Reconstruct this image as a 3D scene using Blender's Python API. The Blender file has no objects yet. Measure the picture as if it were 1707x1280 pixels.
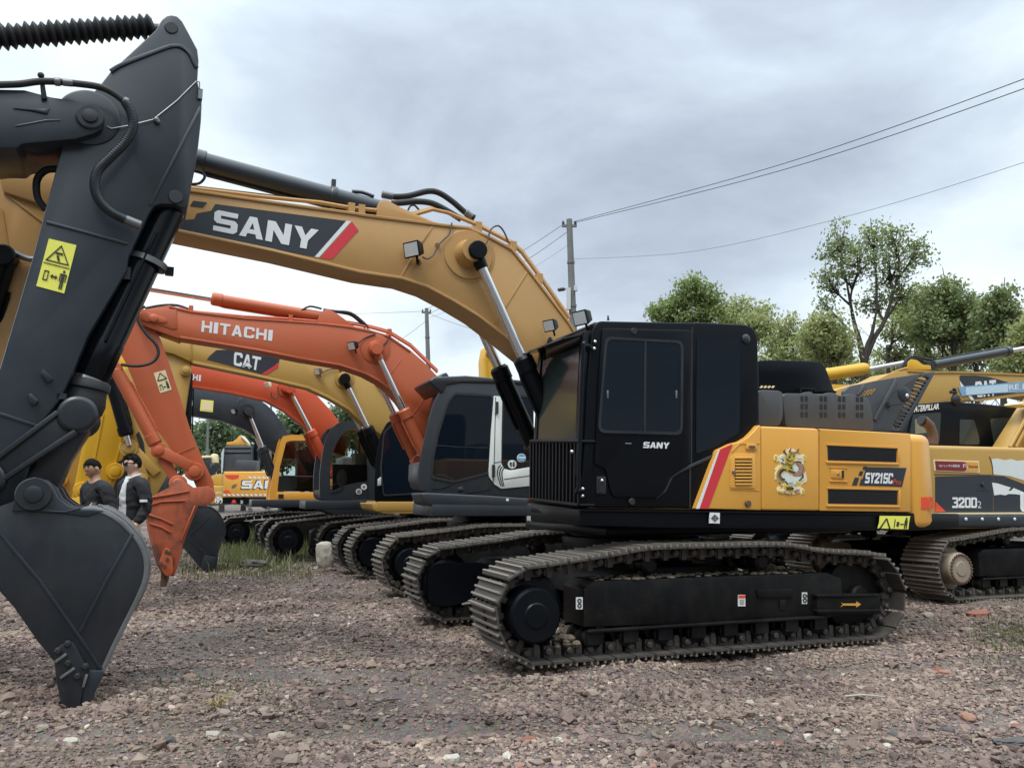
import bpy, bmesh, math, random
import numpy as np
from mathutils import Vector, Matrix

random.seed(7)
SC = bpy.context.scene
COL = SC.collection
# ------------------------------------------------------------------ camera
F_PX, PITCH, ROLL, CAM_H = 1330.03, 0.14038, 0.005017, 1.3383
TH = 0.369405
cam_d = bpy.data.cameras.new('camera')
cam = bpy.data.objects.new('camera', cam_d)
COL.objects.link(cam)
cam_d.sensor_width = 36.0
cam_d.lens = 36.0 * F_PX / 1707.0
cam_d.clip_end = 3000
cam.matrix_world = (Matrix.Translation((0, 0, CAM_H)) @ Matrix.Rotation(math.pi / 2 + PITCH, 4, 'X')
                    @ Matrix.Rotation(ROLL, 4, 'Z'))
SC.camera = cam


def ray(px, py):
    a, b = px - 853.5, py - 640.0
    cr, sr = math.cos(ROLL), math.sin(ROLL)
    x, y = a * cr + b * sr, -a * sr + b * cr
    c, s = math.cos(PITCH), math.sin(PITCH)
    return Vector((x, F_PX * c + y * s, F_PX * s - y * c))


CAMP = Vector((0, 0, CAM_H))


def ground_pt(px, py, z=0.0):
    d = ray(px, py)
    t = (z - CAM_H) / d.z
    return CAMP + d * t


def depth_pt(px, py, dist):
    d = ray(px, py)
    return CAMP + d * (dist / d.y)


class Frame:
    """a machine's own axes: u along it, v across it (away from the street side), w up"""

    def __init__(s, x, y, th=TH):
        s.o = Vector((x, y, 0)); s.th = th
        s.e = Vector((math.cos(th), math.sin(th), 0)); s.n = Vector((-math.sin(th), math.cos(th), 0))

    def off(s, dv, du=0.0):
        p = s.o + s.n * dv + s.e * du
        return Frame(p.x, p.y, s.th)

    def uw(s, px, py, v):
        d = ray(px, py)
        t = (v - s.n.dot(CAMP - s.o)) / s.n.dot(d)
        p = CAMP + d * t
        return ((p - s.o).dot(s.e), p.z)

    def uws(s, pts, v):
        return [s.uw(x, y, v) for x, y in pts]

    def p3(s, px, py, v):
        u, w = s.uw(px, py, v)
        return (u, v, w)


# ------------------------------------------------------------------ objects
def tag(o, label=None, cat=None, group=None, kind=None):
    if label: o['label'] = label
    if cat: o['category'] = cat
    if group: o['group'] = group
    if kind: o['kind'] = kind
    return o


def empty(name, fr, label, cat, group=None):
    o = bpy.data.objects.new(name, None)
    COL.objects.link(o)
    if isinstance(fr, Frame):
        o.location = fr.o; o.rotation_euler = (0, 0, fr.th)
    else:
        o.location = fr
    return tag(o, label, cat, group)


SEP = {'weld_bead', 'bolt', 'arm_pin', 'front_pillar', 'hydraulic_hose', 'hydraulic_pipe', 'hose_fitting', 'wear_strip', 'lamp_cable', 'bucket_rib', 'hose_clip', 'window_latch', 'vent_lip', 'hood_rib', 'stop_block', 'door_hinge', 'cutter_rib', 'boom_flange', 'seam_strip', 'guide_rail', 'frame_bracket', 'door_stop', 'door_trim', 'dragon_line', 'hood_grille_bar', 'eyes', 'eyebrows', 'cover_slot', 'shoes'}


class MB:
    def __init__(s):
        s.V = []; s.F = []; s.G = []

    def add(s, vs, fs):
        n = len(s.V)
        s.G.append((n, len(s.F)))
        s.V += [tuple(v) for v in vs]
        s.F += [tuple(i + n for i in f) for f in fs]
        return s

    def box(s, u0, u1, v0, v1, w0, w1):
        vs = [(u0, v0, w0), (u1, v0, w0), (u1, v1, w0), (u0, v1, w0), (u0, v0, w1), (u1, v0, w1), (u1, v1, w1), (u0, v1, w1)]
        return s.add(vs, [(0, 3, 2, 1), (4, 5, 6, 7), (0, 1, 5, 4), (1, 2, 6, 5), (2, 3, 7, 6), (3, 0, 4, 7)])

    def prism(s, poly, v0, v1):
        a = sum(poly[i][0] * poly[(i + 1) % len(poly)][1] - poly[(i + 1) % len(poly)][0] * poly[i][1] for i in range(len(poly)))
        if a < 0: poly = poly[::-1]
        n = len(poly)
        vs = [(u, v0, w) for u, w in poly] + [(u, v1, w) for u, w in poly]
        fs = [tuple(range(n)), tuple(range(2 * n - 1, n - 1, -1))]
        fs += [(i, i + n, (i + 1) % n + n, (i + 1) % n) for i in range(n)]
        return s.add(vs, fs)

    def loft(s, A, v0, B, v1):
        n = len(A)
        vs = [(u, v0, w) for u, w in A] + [(u, v1, w) for u, w in B]
        return s.add(vs, [tuple(range(n)), tuple(range(2 * n - 1, n - 1, -1))] + [(i, i + n, (i + 1) % n + n, (i + 1) % n) for i in range(n)])

    def hull8(s, a, b):
        """two quads (lists of four points, same order) joined to a block"""
        return s.add(list(a) + list(b), [(0, 1, 2, 3), (7, 6, 5, 4), (0, 4, 5, 1), (1, 5, 6, 2), (2, 6, 7, 3), (3, 7, 4, 0)])

    def ring(s, c, ax, r, n):
        ax = Vector(ax).normalized()
        t = Vector((0, 0, 1)) if abs(ax.z) < .9 else Vector((1, 0, 0))
        a = ax.cross(t).normalized(); b = ax.cross(a)
        c = Vector(c)
        return [c + a * (r * math.cos(2 * math.pi * i / n)) + b * (r * math.sin(2 * math.pi * i / n)) for i in range(n)]

    def lathe(s, p, q, prof, n=20):
        """prof: (t along p->q in metres, radius)"""
        p, q = Vector(p), Vector(q); ax = (q - p).normalized()
        vs = []; fs = []
        for t, r in prof:
            vs += s.ring(p + ax * t, ax, max(r, .0005), n)
        for k in range(len(prof) - 1):
            for i in range(n):
                j = (i + 1) % n
                fs.append((k * n + i, k * n + j, (k + 1) * n + j, (k + 1) * n + i))
        fs.append(tuple(range(n))[::-1]); fs.append(tuple(range((len(prof) - 1) * n, len(prof) * n)))
        return s.add(vs, fs)

    def cyl(s, p, q, r, r2=None, n=20):
        L = (Vector(q) - Vector(p)).length
        r2 = r if r2 is None else r2
        b = min(.012, r * .15, L * .2)
        return s.lathe(p, q, [(0, r - b), (b, r), (L - b, r2), (L, r2 - b)], n)

    def tube(s, pts, r, n=8, sub=0):
        pts = [Vector(p) for p in pts]
        n0 = len(pts)
        if sub: pts = spline3(pts, sub)
        vs = []; fs = []; m = len(pts)
        if isinstance(r, (list, tuple)) and len(r) != m:
            r = [r[min(int(k * (n0 - 1) / (m - 1)), n0 - 2)] * (1 - (k * (n0 - 1) / (m - 1) - min(int(k * (n0 - 1) / (m - 1)), n0 - 2))) + r[min(int(k * (n0 - 1) / (m - 1)), n0 - 2) + 1] * (k * (n0 - 1) / (m - 1) - min(int(k * (n0 - 1) / (m - 1)), n0 - 2)) for k in range(m)]
        ref = None
        for k, p in enumerate(pts):
            ax = (pts[min(k + 1, m - 1)] - pts[max(k - 1, 0)]).normalized()
            if ref is None:
                ref = ax.cross(Vector((0, 0, 1)) if abs(ax.z) < .9 else Vector((1, 0, 0))).normalized()
            ref = (ref - ax * ref.dot(ax)).normalized(); b = ax.cross(ref)
            rr = r[k] if isinstance(r, (list, tuple)) else r
            vs += [p + ref * (rr * math.cos(2 * math.pi * i / n)) + b * (rr * math.sin(2 * math.pi * i / n)) for i in range(n)]
        for k in range(m - 1):
            for i in range(n):
                j = (i + 1) % n
                fs.append((k * n + i, k * n + j, (k + 1) * n + j, (k + 1) * n + i))
        fs.append(tuple(range(n))[::-1]); fs.append(tuple(range((m - 1) * n, m * n)))
        return s.add(vs, fs)

    def ball(s, c, r, sx=1, sy=1, sz=1, n=14, m=9):
        vs = []; fs = []
        for k in range(m + 1):
            a = math.pi * k / m
            for i in range(n):
                b = 2 * math.pi * i / n
                rr = max(math.sin(a), .002)
                vs.append((c[0] + r * sx * rr * math.cos(b), c[1] + r * sy * rr * math.sin(b), c[2] + r * sz * math.cos(a)))
        for k in range(m):
            for i in range(n):
                j = (i + 1) % n
                fs.append((k * n + i, (k + 1) * n + i, (k + 1) * n + j, k * n + j))
        return s.add(vs, fs)

    def mesh(s, name, bevel=0.0, seg=2, angle=38, recalc=True):
        me = bpy.data.meshes.new(name)
        me.from_pydata(s.V, [], s.F)
        bm = bmesh.new(); bm.from_mesh(me)
        if recalc: bmesh.ops.recalc_face_normals(bm, faces=bm.faces)
        if bevel:
            ed = [e for e in bm.edges if len(e.link_faces) == 2 and e.calc_face_angle(0) > math.radians(30)]
            bmesh.ops.bevel(bm, geom=ed, offset=bevel, segments=seg, profile=.5, affect='EDGES', clamp_overlap=True)
        bm.to_mesh(me); bm.free()
        me.polygons.foreach_set('use_smooth', [True] * len(me.polygons))
        me.set_sharp_from_angle(angle=math.radians(angle))
        return me

    def build(s, name, mat, parent=None, bevel=0.0, seg=2, angle=38, label=None):
        if name in SEP and len(s.G) > 1:
            o = None
            for i, (v0, f0) in enumerate(s.G):
                v1, f1 = s.G[i + 1] if i + 1 < len(s.G) else (len(s.V), len(s.F))
                q = MB(); q.add(s.V[v0:v1], [tuple(k - v0 for k in f) for f in s.F[f0:f1]])
                o = q.build(name, mat, parent, bevel, seg, angle, label)
            return o
        me = s.mesh(name, bevel, seg, angle)
        me.materials.append(mat)
        o = bpy.data.objects.new(name, me)
        COL.objects.link(o)
        if parent: o.parent = parent
        if label: o['label'] = label
        return o


def spline3(pts, sub):
    out = []; n = len(pts)
    for i in range(n - 1):
        p0, p1, p2, p3 = pts[max(i - 1, 0)], pts[i], pts[i + 1], pts[min(i + 2, n - 1)]
        for k in range(sub):
            t = k / sub
            out.append(.5 * ((2 * p1) + (p2 - p0) * t + (2 * p0 - 5 * p1 + 4 * p2 - p3) * t * t + (3 * p1 - p0 - 3 * p2 + p3) * t ** 3))
    out.append(pts[-1])
    return out


def spl2(pts, sub=4, closed=False):
    q = [Vector((a, b)) for a, b in pts]
    return [(p.x, p.y) for p in spline3(q, sub)]


def roundpoly(poly, r, seg=4):
    """round every corner of a 2D polygon by about r"""
    out = []; n = len(poly)
    for i in range(n):
        p = Vector(poly[i]); a = Vector(poly[i - 1]) - p; b = Vector(poly[(i + 1) % n]) - p
        la, lb = a.length, b.length
        d = min(r, la * .45, lb * .45)
        p0 = p + a * (d / la); p1 = p + b * (d / lb)
        for k in range(seg + 1):
            t = k / seg
            q = p0 * (1 - t) ** 2 + p * (2 * t * (1 - t)) + p1 * t * t
            out.append((q.x, q.y))
    return out


def circ(cx, cy, r, n=24, ry=None):
    ry = r if ry is None else ry
    return [(cx + r * math.cos(2 * math.pi * i / n), cy + ry * math.sin(2 * math.pi * i / n)) for i in range(n)]


def line2(p, q, w):
    p, q = Vector(p), Vector(q)
    d = (q - p).normalized(); n = Vector((-d.y, d.x)) * w * .5
    return [tuple(p + n), tuple(q + n), tuple(q - n), tuple(p - n)]


# ------------------------------------------------------------------ materials
def nd(nt, t, x=0, y=0, **kw):
    n = nt.nodes.new(t); n.location = (x, y)
    for k, v in kw.items(): setattr(n, k, v)
    return n


def base_mat(name):
    m = bpy.data.materials.new(name); m.use_nodes = True
    nt = m.node_tree
    return m, nt, nt.nodes['Principled BSDF']


def paint(name, col, rough=.42, dirt=.25, dirt_col=(.16, .13, .10), metal=0.0, coat=0.0, scale=2.2, bump=.0, var=.08, spec=.5, fleck=0.0, lo=.42, hi=.78):
    m, nt, b = base_mat(name)
    L = nt.links
    tc = nd(nt, 'ShaderNodeTexCoord')
    n1 = nd(nt, 'ShaderNodeTexNoise'); n1.inputs['Scale'].default_value = scale; n1.inputs['Detail'].default_value = 6; n1.inputs['Roughness'].default_value = .65
    n2 = nd(nt, 'ShaderNodeTexNoise'); n2.inputs['Scale'].default_value = scale * 9; n2.inputs['Detail'].default_value = 5; n2.inputs['Roughness'].default_value = .7
    L.new(tc.outputs['Object'], n1.inputs['Vector']); L.new(tc.outputs['Object'], n2.inputs['Vector'])
    sm = nd(nt, 'ShaderNodeMapping'); sm.inputs['Scale'].default_value = (9, 9, .55); L.new(tc.outputs['Object'], sm.inputs['Vector'])
    n3 = nd(nt, 'ShaderNodeTexNoise'); n3.inputs['Scale'].default_value = 1.6; n3.inputs['Detail'].default_value = 4; L.new(sm.outputs[0], n3.inputs['Vector'])
    r3 = nd(nt, 'ShaderNodeMapRange'); r3.inputs[1].default_value = .5; r3.inputs[2].default_value = .75; r3.inputs[3].default_value = 0; r3.inputs[4].default_value = dirt * .55; L.new(n3.outputs['Fac'], r3.inputs[0])
    r1 = nd(nt, 'ShaderNodeValToRGB'); r1.color_ramp.elements[0].position = lo; r1.color_ramp.elements[1].position = hi
    mul = nd(nt, 'ShaderNodeMath', operation='MULTIPLY')
    L.new(n1.outputs['Fac'], r1.inputs['Fac'])
    L.new(r1.outputs['Color'], mul.inputs[0]); mul.inputs[1].default_value = dirt
    mix = nd(nt, 'ShaderNodeMix', data_type='RGBA')
    mix.inputs[6].default_value = (*col, 1); mix.inputs[7].default_value = (*dirt_col, 1)
    mxx = nd(nt, 'ShaderNodeMath', operation='MAXIMUM'); L.new(mul.outputs[0], mxx.inputs[0]); L.new(r3.outputs[0], mxx.inputs[1])
    L.new(mxx.outputs[0], mix.inputs[0])
    # slight value variation, and small flecks of dirt
    hsv = nd(nt, 'ShaderNodeHueSaturation')
    mr = nd(nt, 'ShaderNodeMapRange'); mr.inputs[3].default_value = 1 - var; mr.inputs[4].default_value = 1 + var
    L.new(n2.outputs['Fac'], mr.inputs[0]); L.new(mr.outputs[0], hsv.inputs['Value'])
    L.new(mix.outputs[2], hsv.inputs['Color'])
    last = hsv.outputs['Color']
    if fleck:
        r2 = nd(nt, 'ShaderNodeValToRGB'); r2.color_ramp.elements[0].position = .56; r2.color_ramp.elements[1].position = .66
        L.new(n2.outputs['Fac'], r2.inputs['Fac'])
        m3 = nd(nt, 'ShaderNodeMath', operation='MULTIPLY'); m3.inputs[1].default_value = fleck
        L.new(r2.outputs['Color'], m3.inputs[0])
        m4 = nd(nt, 'ShaderNodeMath', operation='MULTIPLY'); L.new(m3.outputs[0], m4.inputs[0]); L.new(r1.outputs['Color'], m4.inputs[1])
        mx = nd(nt, 'ShaderNodeMix', data_type='RGBA'); mx.inputs[7].default_value = (*dirt_col, 1)
        L.new(m4.outputs[0], mx.inputs[0]); L.new(last, mx.inputs[6]); last = mx.outputs[2]
    L.new(last, b.inputs['Base Color'])
    mr2 = nd(nt, 'ShaderNodeMapRange'); mr2.inputs[3].default_value = max(.03, rough - .1); mr2.inputs[4].default_value = min(1, rough + .18)
    L.new(n1.outputs['Fac'], mr2.inputs[0]); L.new(mr2.outputs[0], b.inputs['Roughness'])
    b.inputs['Metallic'].default_value = metal
    b.inputs['Specular IOR Level'].default_value = spec
    if coat:
        b.inputs['Coat Weight'].default_value = coat; b.inputs['Coat Roughness'].default_value = .12
    if bump:
        bp = nd(nt, 'ShaderNodeBump'); bp.inputs['Strength'].default_value = bump; bp.inputs['Distance'].default_value = .01
        L.new(n2.outputs['Fac'], bp.inputs['Height']); L.new(bp.outputs[0], b.inputs['Normal'])
    return m


def glass_dark(name, col=(.005, .009, .016), rough=.03, spec=.5):
    m, nt, b = base_mat(name)
    tc = nd(nt, 'ShaderNodeTexCoord'); n = nd(nt, 'ShaderNodeTexNoise')
    n.inputs['Scale'].default_value = 1.3; n.inputs['Detail'].default_value = 3
    nt.links.new(tc.outputs['Object'], n.inputs['Vector'])
    mr = nd(nt, 'ShaderNodeMapRange'); mr.inputs[3].default_value = rough * .6; mr.inputs[4].default_value = rough * 2.2
    nt.links.new(n.outputs['Fac'], mr.inputs[0]); nt.links.new(mr.outputs[0], b.inputs['Roughness'])
    b.inputs['Base Color'].default_value = (*col, 1)
    b.inputs['Specular IOR Level'].default_value = spec
    return m


def glass_clear(name, tint=(.55, .6, .6), mixf=.6):
    m, nt, b = base_mat(name)
    out = nt.nodes['Material Output']
    tr = nd(nt, 'ShaderNodeBsdfTransparent'); tr.inputs[0].default_value = (*tint, 1)
    gl = nd(nt, 'ShaderNodeBsdfGlossy'); gl.inputs['Roughness'].default_value = .04
    fr = nd(nt, 'ShaderNodeFresnel'); fr.inputs[0].default_value = 1.5
    mx = nd(nt, 'ShaderNodeMixShader')
    nt.links.new(fr.outputs[0], mx.inputs[0]); nt.links.new(tr.outputs[0], mx.inputs[1]); nt.links.new(gl.outputs[0], mx.inputs[2])
    nt.links.new(mx.outputs[0], out.inputs['Surface'])
    return m


M = {}
M['gold'] = paint('golden_brown_paint', (.45, .255, .088), .40, .16, (.30, .20, .10), var=.05)
M['yellow'] = paint('warm_yellow_paint', (.68, .335, .052), .34, .10, (.42, .24, .08), coat=.25, var=.03)
M['charcoal'] = paint('charcoal_paint', (.013, .020, .029), .36, .35, (.04, .042, .045), var=.08, coat=.22)
M['charcoal_worn'] = paint('worn_charcoal_paint', (.0095, .0135, .019), .38, .5, (.034, .033, .033), var=.15, bump=.05, coat=.15, fleck=.9, scale=2.8)
M['steel_worn'] = paint('bare_worn_steel', (.20, .205, .21), .36, .5, (.09, .085, .08), metal=.55, var=.2, scale=4)
M['black'] = paint('satin_black_paint', (.0035, .005, .0075), .3, .25, (.012, .012, .012), var=.1, spec=.16)
M['black_gloss'] = paint('gloss_black_paint', (.003, .0045, .007), .16, .15, (.008, .008, .009), var=.06, spec=.2)
M['rubber'] = paint('black_rubber', (.011, .012, .014), .6, .3, (.05, .045, .04), var=.1)
M['trackdark'] = paint('oily_black_frame', (.0045, .005, .006), .42, .5, (.034, .029, .023), bump=.1, var=.2, scale=3, fleck=.6, spec=.18)
M['shoe'] = paint('dusty_track_steel', (.066, .060, .055), .5, .8, (.125, .105, .09), metal=.35, var=.25, scale=5, bump=.15)
M['grouser'] = paint('rubbed_grouser_steel', (.26, .235, .205), .45, .7, (.20, .16, .13), metal=.4, var=.3, scale=6)
M['grouser_dark'] = paint('dull_grouser_steel', (.16, .145, .13), .5, .7, (.10, .085, .07), metal=.4, var=.3, scale=6)
M['shoe_dark'] = paint('dark_track_steel', (.055, .05, .048), .55, .7, (.17, .14, .115), metal=.3, var=.25, scale=5, bump=.15)
M['shoe_mud'] = paint('muddy_track_steel', (.085, .077, .065), .7, .8, (.15, .128, .102), metal=.1, var=.3, scale=5, bump=.25)
M['chrome'] = paint('chromed_rod', (.72, .73, .74), .14, .1, (.4, .38, .35), metal=1.0, var=.03)
M['orange'] = paint('orange_paint', (.46, .100, .036), .42, .25, (.36, .13, .07), var=.06)
M['orange_red'] = paint('orange_red_paint', (.52, .070, .020), .42, .2, (.4, .1, .05), var=.06)
M['orange_rust'] = paint('scraped_orange_paint', (.42, .095, .04), .6, .85, (.085, .045, .032), var=.2, scale=2.6, bump=.25, fleck=1.0, lo=.45, hi=.62)
M['catgold'] = paint('mustard_paint', (.42, .25, .055), .45, .2, (.35, .24, .1), var=.06)
M['brightyellow'] = paint('bright_yellow_paint', (.62, .35, .014), .42, .15, (.5, .3, .05), var=.05)
M['yellow_dull'] = paint('dull_yellow_paint', (.50, .29, .045), .5, .3, (.36, .25, .12), var=.08)
M['white'] = paint('white_vinyl', (.72, .74, .75), .4, .12, (.5, .48, .45), var=.03)
M['white_paint'] = paint('white_panel_paint', (.66, .70, .68), .35, .2, (.45, .45, .42), var=.04)
M['red'] = paint('red_vinyl', (.60, .032, .045), .4, .08, (.4, .05, .05), var=.03)
M['redorange'] = paint('red_orange_vinyl', (.72, .07, .025), .4, .05, (.5, .08, .05), var=.03)
M['decalblack'] = paint('black_vinyl', (.020, .027, .037), .40, .15, (.06, .06, .06), var=.05)
M['sign_yellow'] = paint('sticker_yellow', (.80, .78, .12), .45, .08, (.6, .58, .2), var=.03)
M['sign_black'] = paint('sticker_black', (.03, .03, .02), .5, .0, var=.03)
M['grey_cover'] = paint('grey_moulded_cover', (.050, .056, .066), .5, .3, (.13, .12, .11), var=.08, bump=.05)
M['cabgrey'] = paint('dark_grey_cab_paint', (.024, .031, .040), .36, .3, (.055, .055, .055), var=.08)
M['glass'] = glass_dark('tinted_glass')
M['glass_green'] = glass_dark('smoky_glass', (.03, .04, .04), .08)
M['glass_clear'] = glass_clear('cab_glass', (.86, .90, .88))
M['lens'] = paint('lamp_lens', (.62, .66, .68), .12, .1, (.4, .4, .4), metal=.2)
M['brass'] = paint('brass_fitting', (.45, .30, .12), .4, .2, metal=.7)
M['burgundy'] = paint('burgundy_vinyl', (.20, .012, .02), .4, .1)
M['dragon_gold'] = paint('dragon_gold_print', (.62, .47, .07), .4, .7, (.30, .20, .02), var=.25, scale=26)
M['dragon_white'] = paint('dragon_pale_print', (.66, .70, .66), .4, .5, (.42, .50, .50), var=.12, scale=22)
M['cream'] = paint('cream_vinyl', (.82, .70, .42), .4, .1)
M['mauve'] = paint('mauve_print', (.30, .17, .13), .4, .4, (.5, .35, .25), scale=20)
M['blue_tape'] = paint('blue_plastic_film', (.16, .33, .52), .2, .55, (.42, .56, .68), coat=.6, scale=9, var=.15)
M['blue_white'] = paint('pale_blue_print', (.52, .66, .76), .25, .5, (.34, .5, .64), scale=16, var=.12)
M['blue_dot'] = paint('blue_sticker_print', (.08, .33, .55), .4, .05)
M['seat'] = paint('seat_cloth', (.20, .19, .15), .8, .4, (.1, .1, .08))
M['concrete'] = paint('weathered_concrete', (.17, .18, .175), .85, .7, (.11, .11, .108), var=.15, scale=3, bump=.2)
M['wire'] = paint('black_cable', (.05, .05, .055), .5, .0)
M['slotdark'] = paint('shadowy_black_mesh', (.010, .011, .013), .5, .2, (.03, .03, .03))
M['rustbrown'] = paint('brown_rusty_steel', (.10, .055, .04), .65, .6, (.18, .10, .06), var=.2, scale=6, bump=.2)
M['mudbrown'] = paint('dried_mud', (.16, .125, .09), .9, .7, (.10, .08, .06), var=.25, scale=8, bump=.5)


# ------------------------------------------------------------------ letters
def mir(p):
    return [(1 - x, y) for x, y in p]


_A = [(0, 0), (.35, 1), (.5, 1), (.5, .72), (.40, .40), (.5, .40), (.5, .19), (.33, .19), (.28, 0)]
_O = [(.5, 0), (.14, 0), (0, .14), (0, .86), (.14, 1), (.5, 1), (.5, .8), (.28, .8), (.28, .2), (.5, .2)]
_D = [(0, 0), (.5, 0), (.5, .2), (.28, .2), (.28, .8), (.5, .8), (.5, 1), (0, 1)]
GLY = {
    'S': [[(0, 0), (.85, 0), (1, .13), (1, .49), (.87, .62), (.28, .62), (.28, .77), (.97, .77), (.97, 1), (.14, 1), (0, .87), (0, .51), (.13, .38), (.72, .38), (.72, .23), (0, .23)]],
    'A': [_A, mir(_A)],
    'N': [[(0, 0), (0, 1), (.32, 1), (.72, .42), (.72, 1), (1, 1), (1, 0), (.68, 0), (.28, .58), (.28, 0)]],
    'Y': [[(.36, 0), (.36, .4), (0, 1), (.31, 1), (.5, .62), (.69, 1), (1, 1), (.64, .4), (.64, 0)]],
    'H': [[(0, 0), (0, 1), (.25, 1), (.25, .61), (.75, .61), (.75, 1), (1, 1), (1, 0), (.75, 0), (.75, .39), (.25, .39), (.25, 0)]],
    'I': [[(0, 0), (0, 1), (1, 1), (1, 0)]],
    'T': [[(.37, 0), (.37, .8), (0, .8), (0, 1), (1, 1), (1, .8), (.63, .8), (.63, 0)]],
    'C': [[(1, .32), (1, .13), (.86, 0), (.14, 0), (0, .14), (0, .86), (.14, 1), (.86, 1), (1, .87), (1, .66), (.73, .66), (.73, .8), (.28, .8), (.28, .2), (.73, .2), (.73, .32)]],
    '0': [_O, mir(_O)],
    'D': [_D, mir(_O)],
    '1': [[(.35, 0), (.35, .72), (.08, .66), (.08, .82), (.42, 1), (.68, 1), (.68, 0)]],
    '2': [[(0, 0), (1, 0), (1, .22), (.36, .22), (1, .56), (1, .87), (.86, 1), (.14, 1), (0, .87), (0, .66), (.28, .66), (.28, .8), (.72, .8), (.72, .64), (0, .24)]],
    '3': [[(0, 0), (.86, 0), (1, .12), (1, .42), (.9, .5), (1, .58), (1, .88), (.86, 1), (.03, 1), (.03, .8), (.71, .8), (.71, .6), (.3, .6), (.3, .4), (.71, .4), (.71, .2), (0, .2)]],
    '5': [[(0, 0), (.86, 0), (1, .12), (1, .5), (.88, .62), (.28, .62), (.28, .79), (.95, .79), (.95, 1), (0, 1), (0, .42), (.72, .42), (.72, .2), (.28, .2), (.28, .3), (0, .3)]],
}


def quadmap(q, s, t):
    """q = TL, TR, BR, BL in pixels; s right, t up, both 0..1"""
    tl, tr, br, bl = q
    x = (tl[0] * (1 - s) + tr[0] * s) * t + (bl[0] * (1 - s) + br[0] * s) * (1 - t)
    y = (tl[1] * (1 - s) + tr[1] * s) * t + (bl[1] * (1 - s) + br[1] * s) * (1 - t)
    return (x, y)


LAY = .0045


def decal(parent, name, mat, fr, v, polys, layer=1, label=None, bevel=0, back=False):
    """flat vinyl on the plane v of frame fr; polys in photo pixels"""
    mb = MB()
    sg = 1 if back else -1
    for p in polys:
        a, b = v + sg * LAY * layer, v - sg * .002
        mb.prism(fr.uws(p, v), min(a, b), max(a, b))
    return mb.build(name, mat, parent, bevel, label=label)


def word(text, q, widths=None, gap=.14, slant=0.0):
    """polygons (pixels) for a word of the block alphabet filling quad q"""
    ws = [(.4 if c in 'I' else .75 if c == '1' else 1.0) * ((widths or {}).get(c, 1)) for c in text]
    tot = sum(ws) + gap * (len(text) - 1)
    out = []; x = 0
    for c, w in zip(text, ws):
        for g in GLY[c]:
            out.append([quadmap(q, (x + px * w) / tot + slant * py, py) for px, py in g])
        x += w + gap
    return out


def typed(parent, name, mat, fr, v, body, q, bold=.0, layer=2, label=None):
    """a line of type mapped on a pixel quad"""
    cu = bpy.data.curves.new('type', 'FONT'); cu.body = body; cu.offset = bold; cu.resolution_u = 3
    o = bpy.data.objects.new('type', cu); COL.objects.link(o)
    bpy.context.view_layer.update()
    me = bpy.data.meshes.new_from_object(o.evaluated_get(bpy.context.evaluated_depsgraph_get()))
    bpy.data.objects.remove(o); bpy.data.curves.remove(cu)
    if not len(me.vertices): return None
    xs = [p.co.x for p in me.vertices]; ys = [p.co.y for p in me.vertices]
    x0, x1, y0, y1 = min(xs), max(xs), min(ys), max(ys)
    for p in me.vertices:
        px, py = quadmap(q, (p.co.x - x0) / (x1 - x0), (p.co.y - y0) / max(y1 - y0, 1e-6))
        u, w = fr.uw(px, py, v)
        p.co = (u, v - LAY * layer, w)
    me.materials.clear(); me.materials.append(mat); me.name = name
    ob = bpy.data.objects.new(name, me); COL.objects.link(ob); ob.parent = parent
    if label: ob['label'] = label
    return ob
# ------------------------------------------------------------------ excavator pieces
def resample(path, n):
    P = [Vector(p) for p in path] + [Vector(path[0])]
    d = [0]
    for i in range(len(P) - 1): d.append(d[-1] + (P[i + 1] - P[i]).length)
    tot = d[-1]; out = []
    k = 0
    for i in range(n):
        t = tot * i / n
        while d[k + 1] < t: k += 1
        f = (t - d[k]) / max(d[k + 1] - d[k], 1e-9)
        out.append((P[k].lerp(P[k + 1], f), (P[k + 1] - P[k]).normalized()))
    return out, tot


def belt_path(us=-1.68, ui=1.70, r=.395, top=.915, b0=.03):
    p = [(us + (ui - us) * i / 12, b0) for i in range(13)]
    p += [(ui + r * math.sin(a), b0 + r - r * math.cos(a)) for a in [math.pi * k / 10 for k in range(1, 10)]]
    p += spl2([(ui - .02, .82), (ui - .55, .855), (.75, top), (.1, top + .005), (-.6, top), (us + .6, .865), (us + .03, .80)], 5)
    p += [(us - r * math.sin(a) * .98, b0 + r + r * .97 * math.cos(a)) for a in [math.pi * k / 10 for k in range(1, 10)]]
    return p


def track_mesh(v0, v1, path, n=49, links=True, detail=True, bars=None):
    mb = MB()
    pts, tot = resample(path, n)
    L = tot / n
    for c, t in pts:
        nrm = Vector((t.y, -t.x))  # outwards
        def blk(a0, a1, h0, h1, va, vb, mb=mb):
            q = [c + t * a0 + nrm * h0, c + t * a1 + nrm * h0, c + t * a1 + nrm * h1, c + t * a0 + nrm * h1]
            mb.hull8([(p.x, va, p.y) for p in q], [(p.x, vb, p.y) for p in q])
        blk(-L * .47, L * .43, -.008, .008, v0, v1)
        for g in ((-.42, .036), (-.06, .03), (.28, .03)) if detail else ((-.4, .034), (.1, .028)):
            blk(L * g[0], L * g[0] + .017, .0085, g[1], v0 + .004, v1 - .004, bars or mb)
        if links:
            vm = (v0 + v1) / 2
            for s in (-.13, .09):
                blk(-L * .52, L * .30, -.095, -.0085, vm + s, vm + s + .04)
                if detail:
                    blk(-L * .02, L * .22, -.115, -.03, vm + s - .012, vm + s + .052)
            if detail:
                q = c - t * (L * .36) - nrm * .058
                mb.lathe((q.x, vm - .175, q.y), (q.x, vm + .175, q.y), [(0, .018), (.01, .03), (.06, .03), (.061, .022), (.289, .022), (.29, .03), (.34, .03), (.35, .018)], 8)
    return mb


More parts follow.
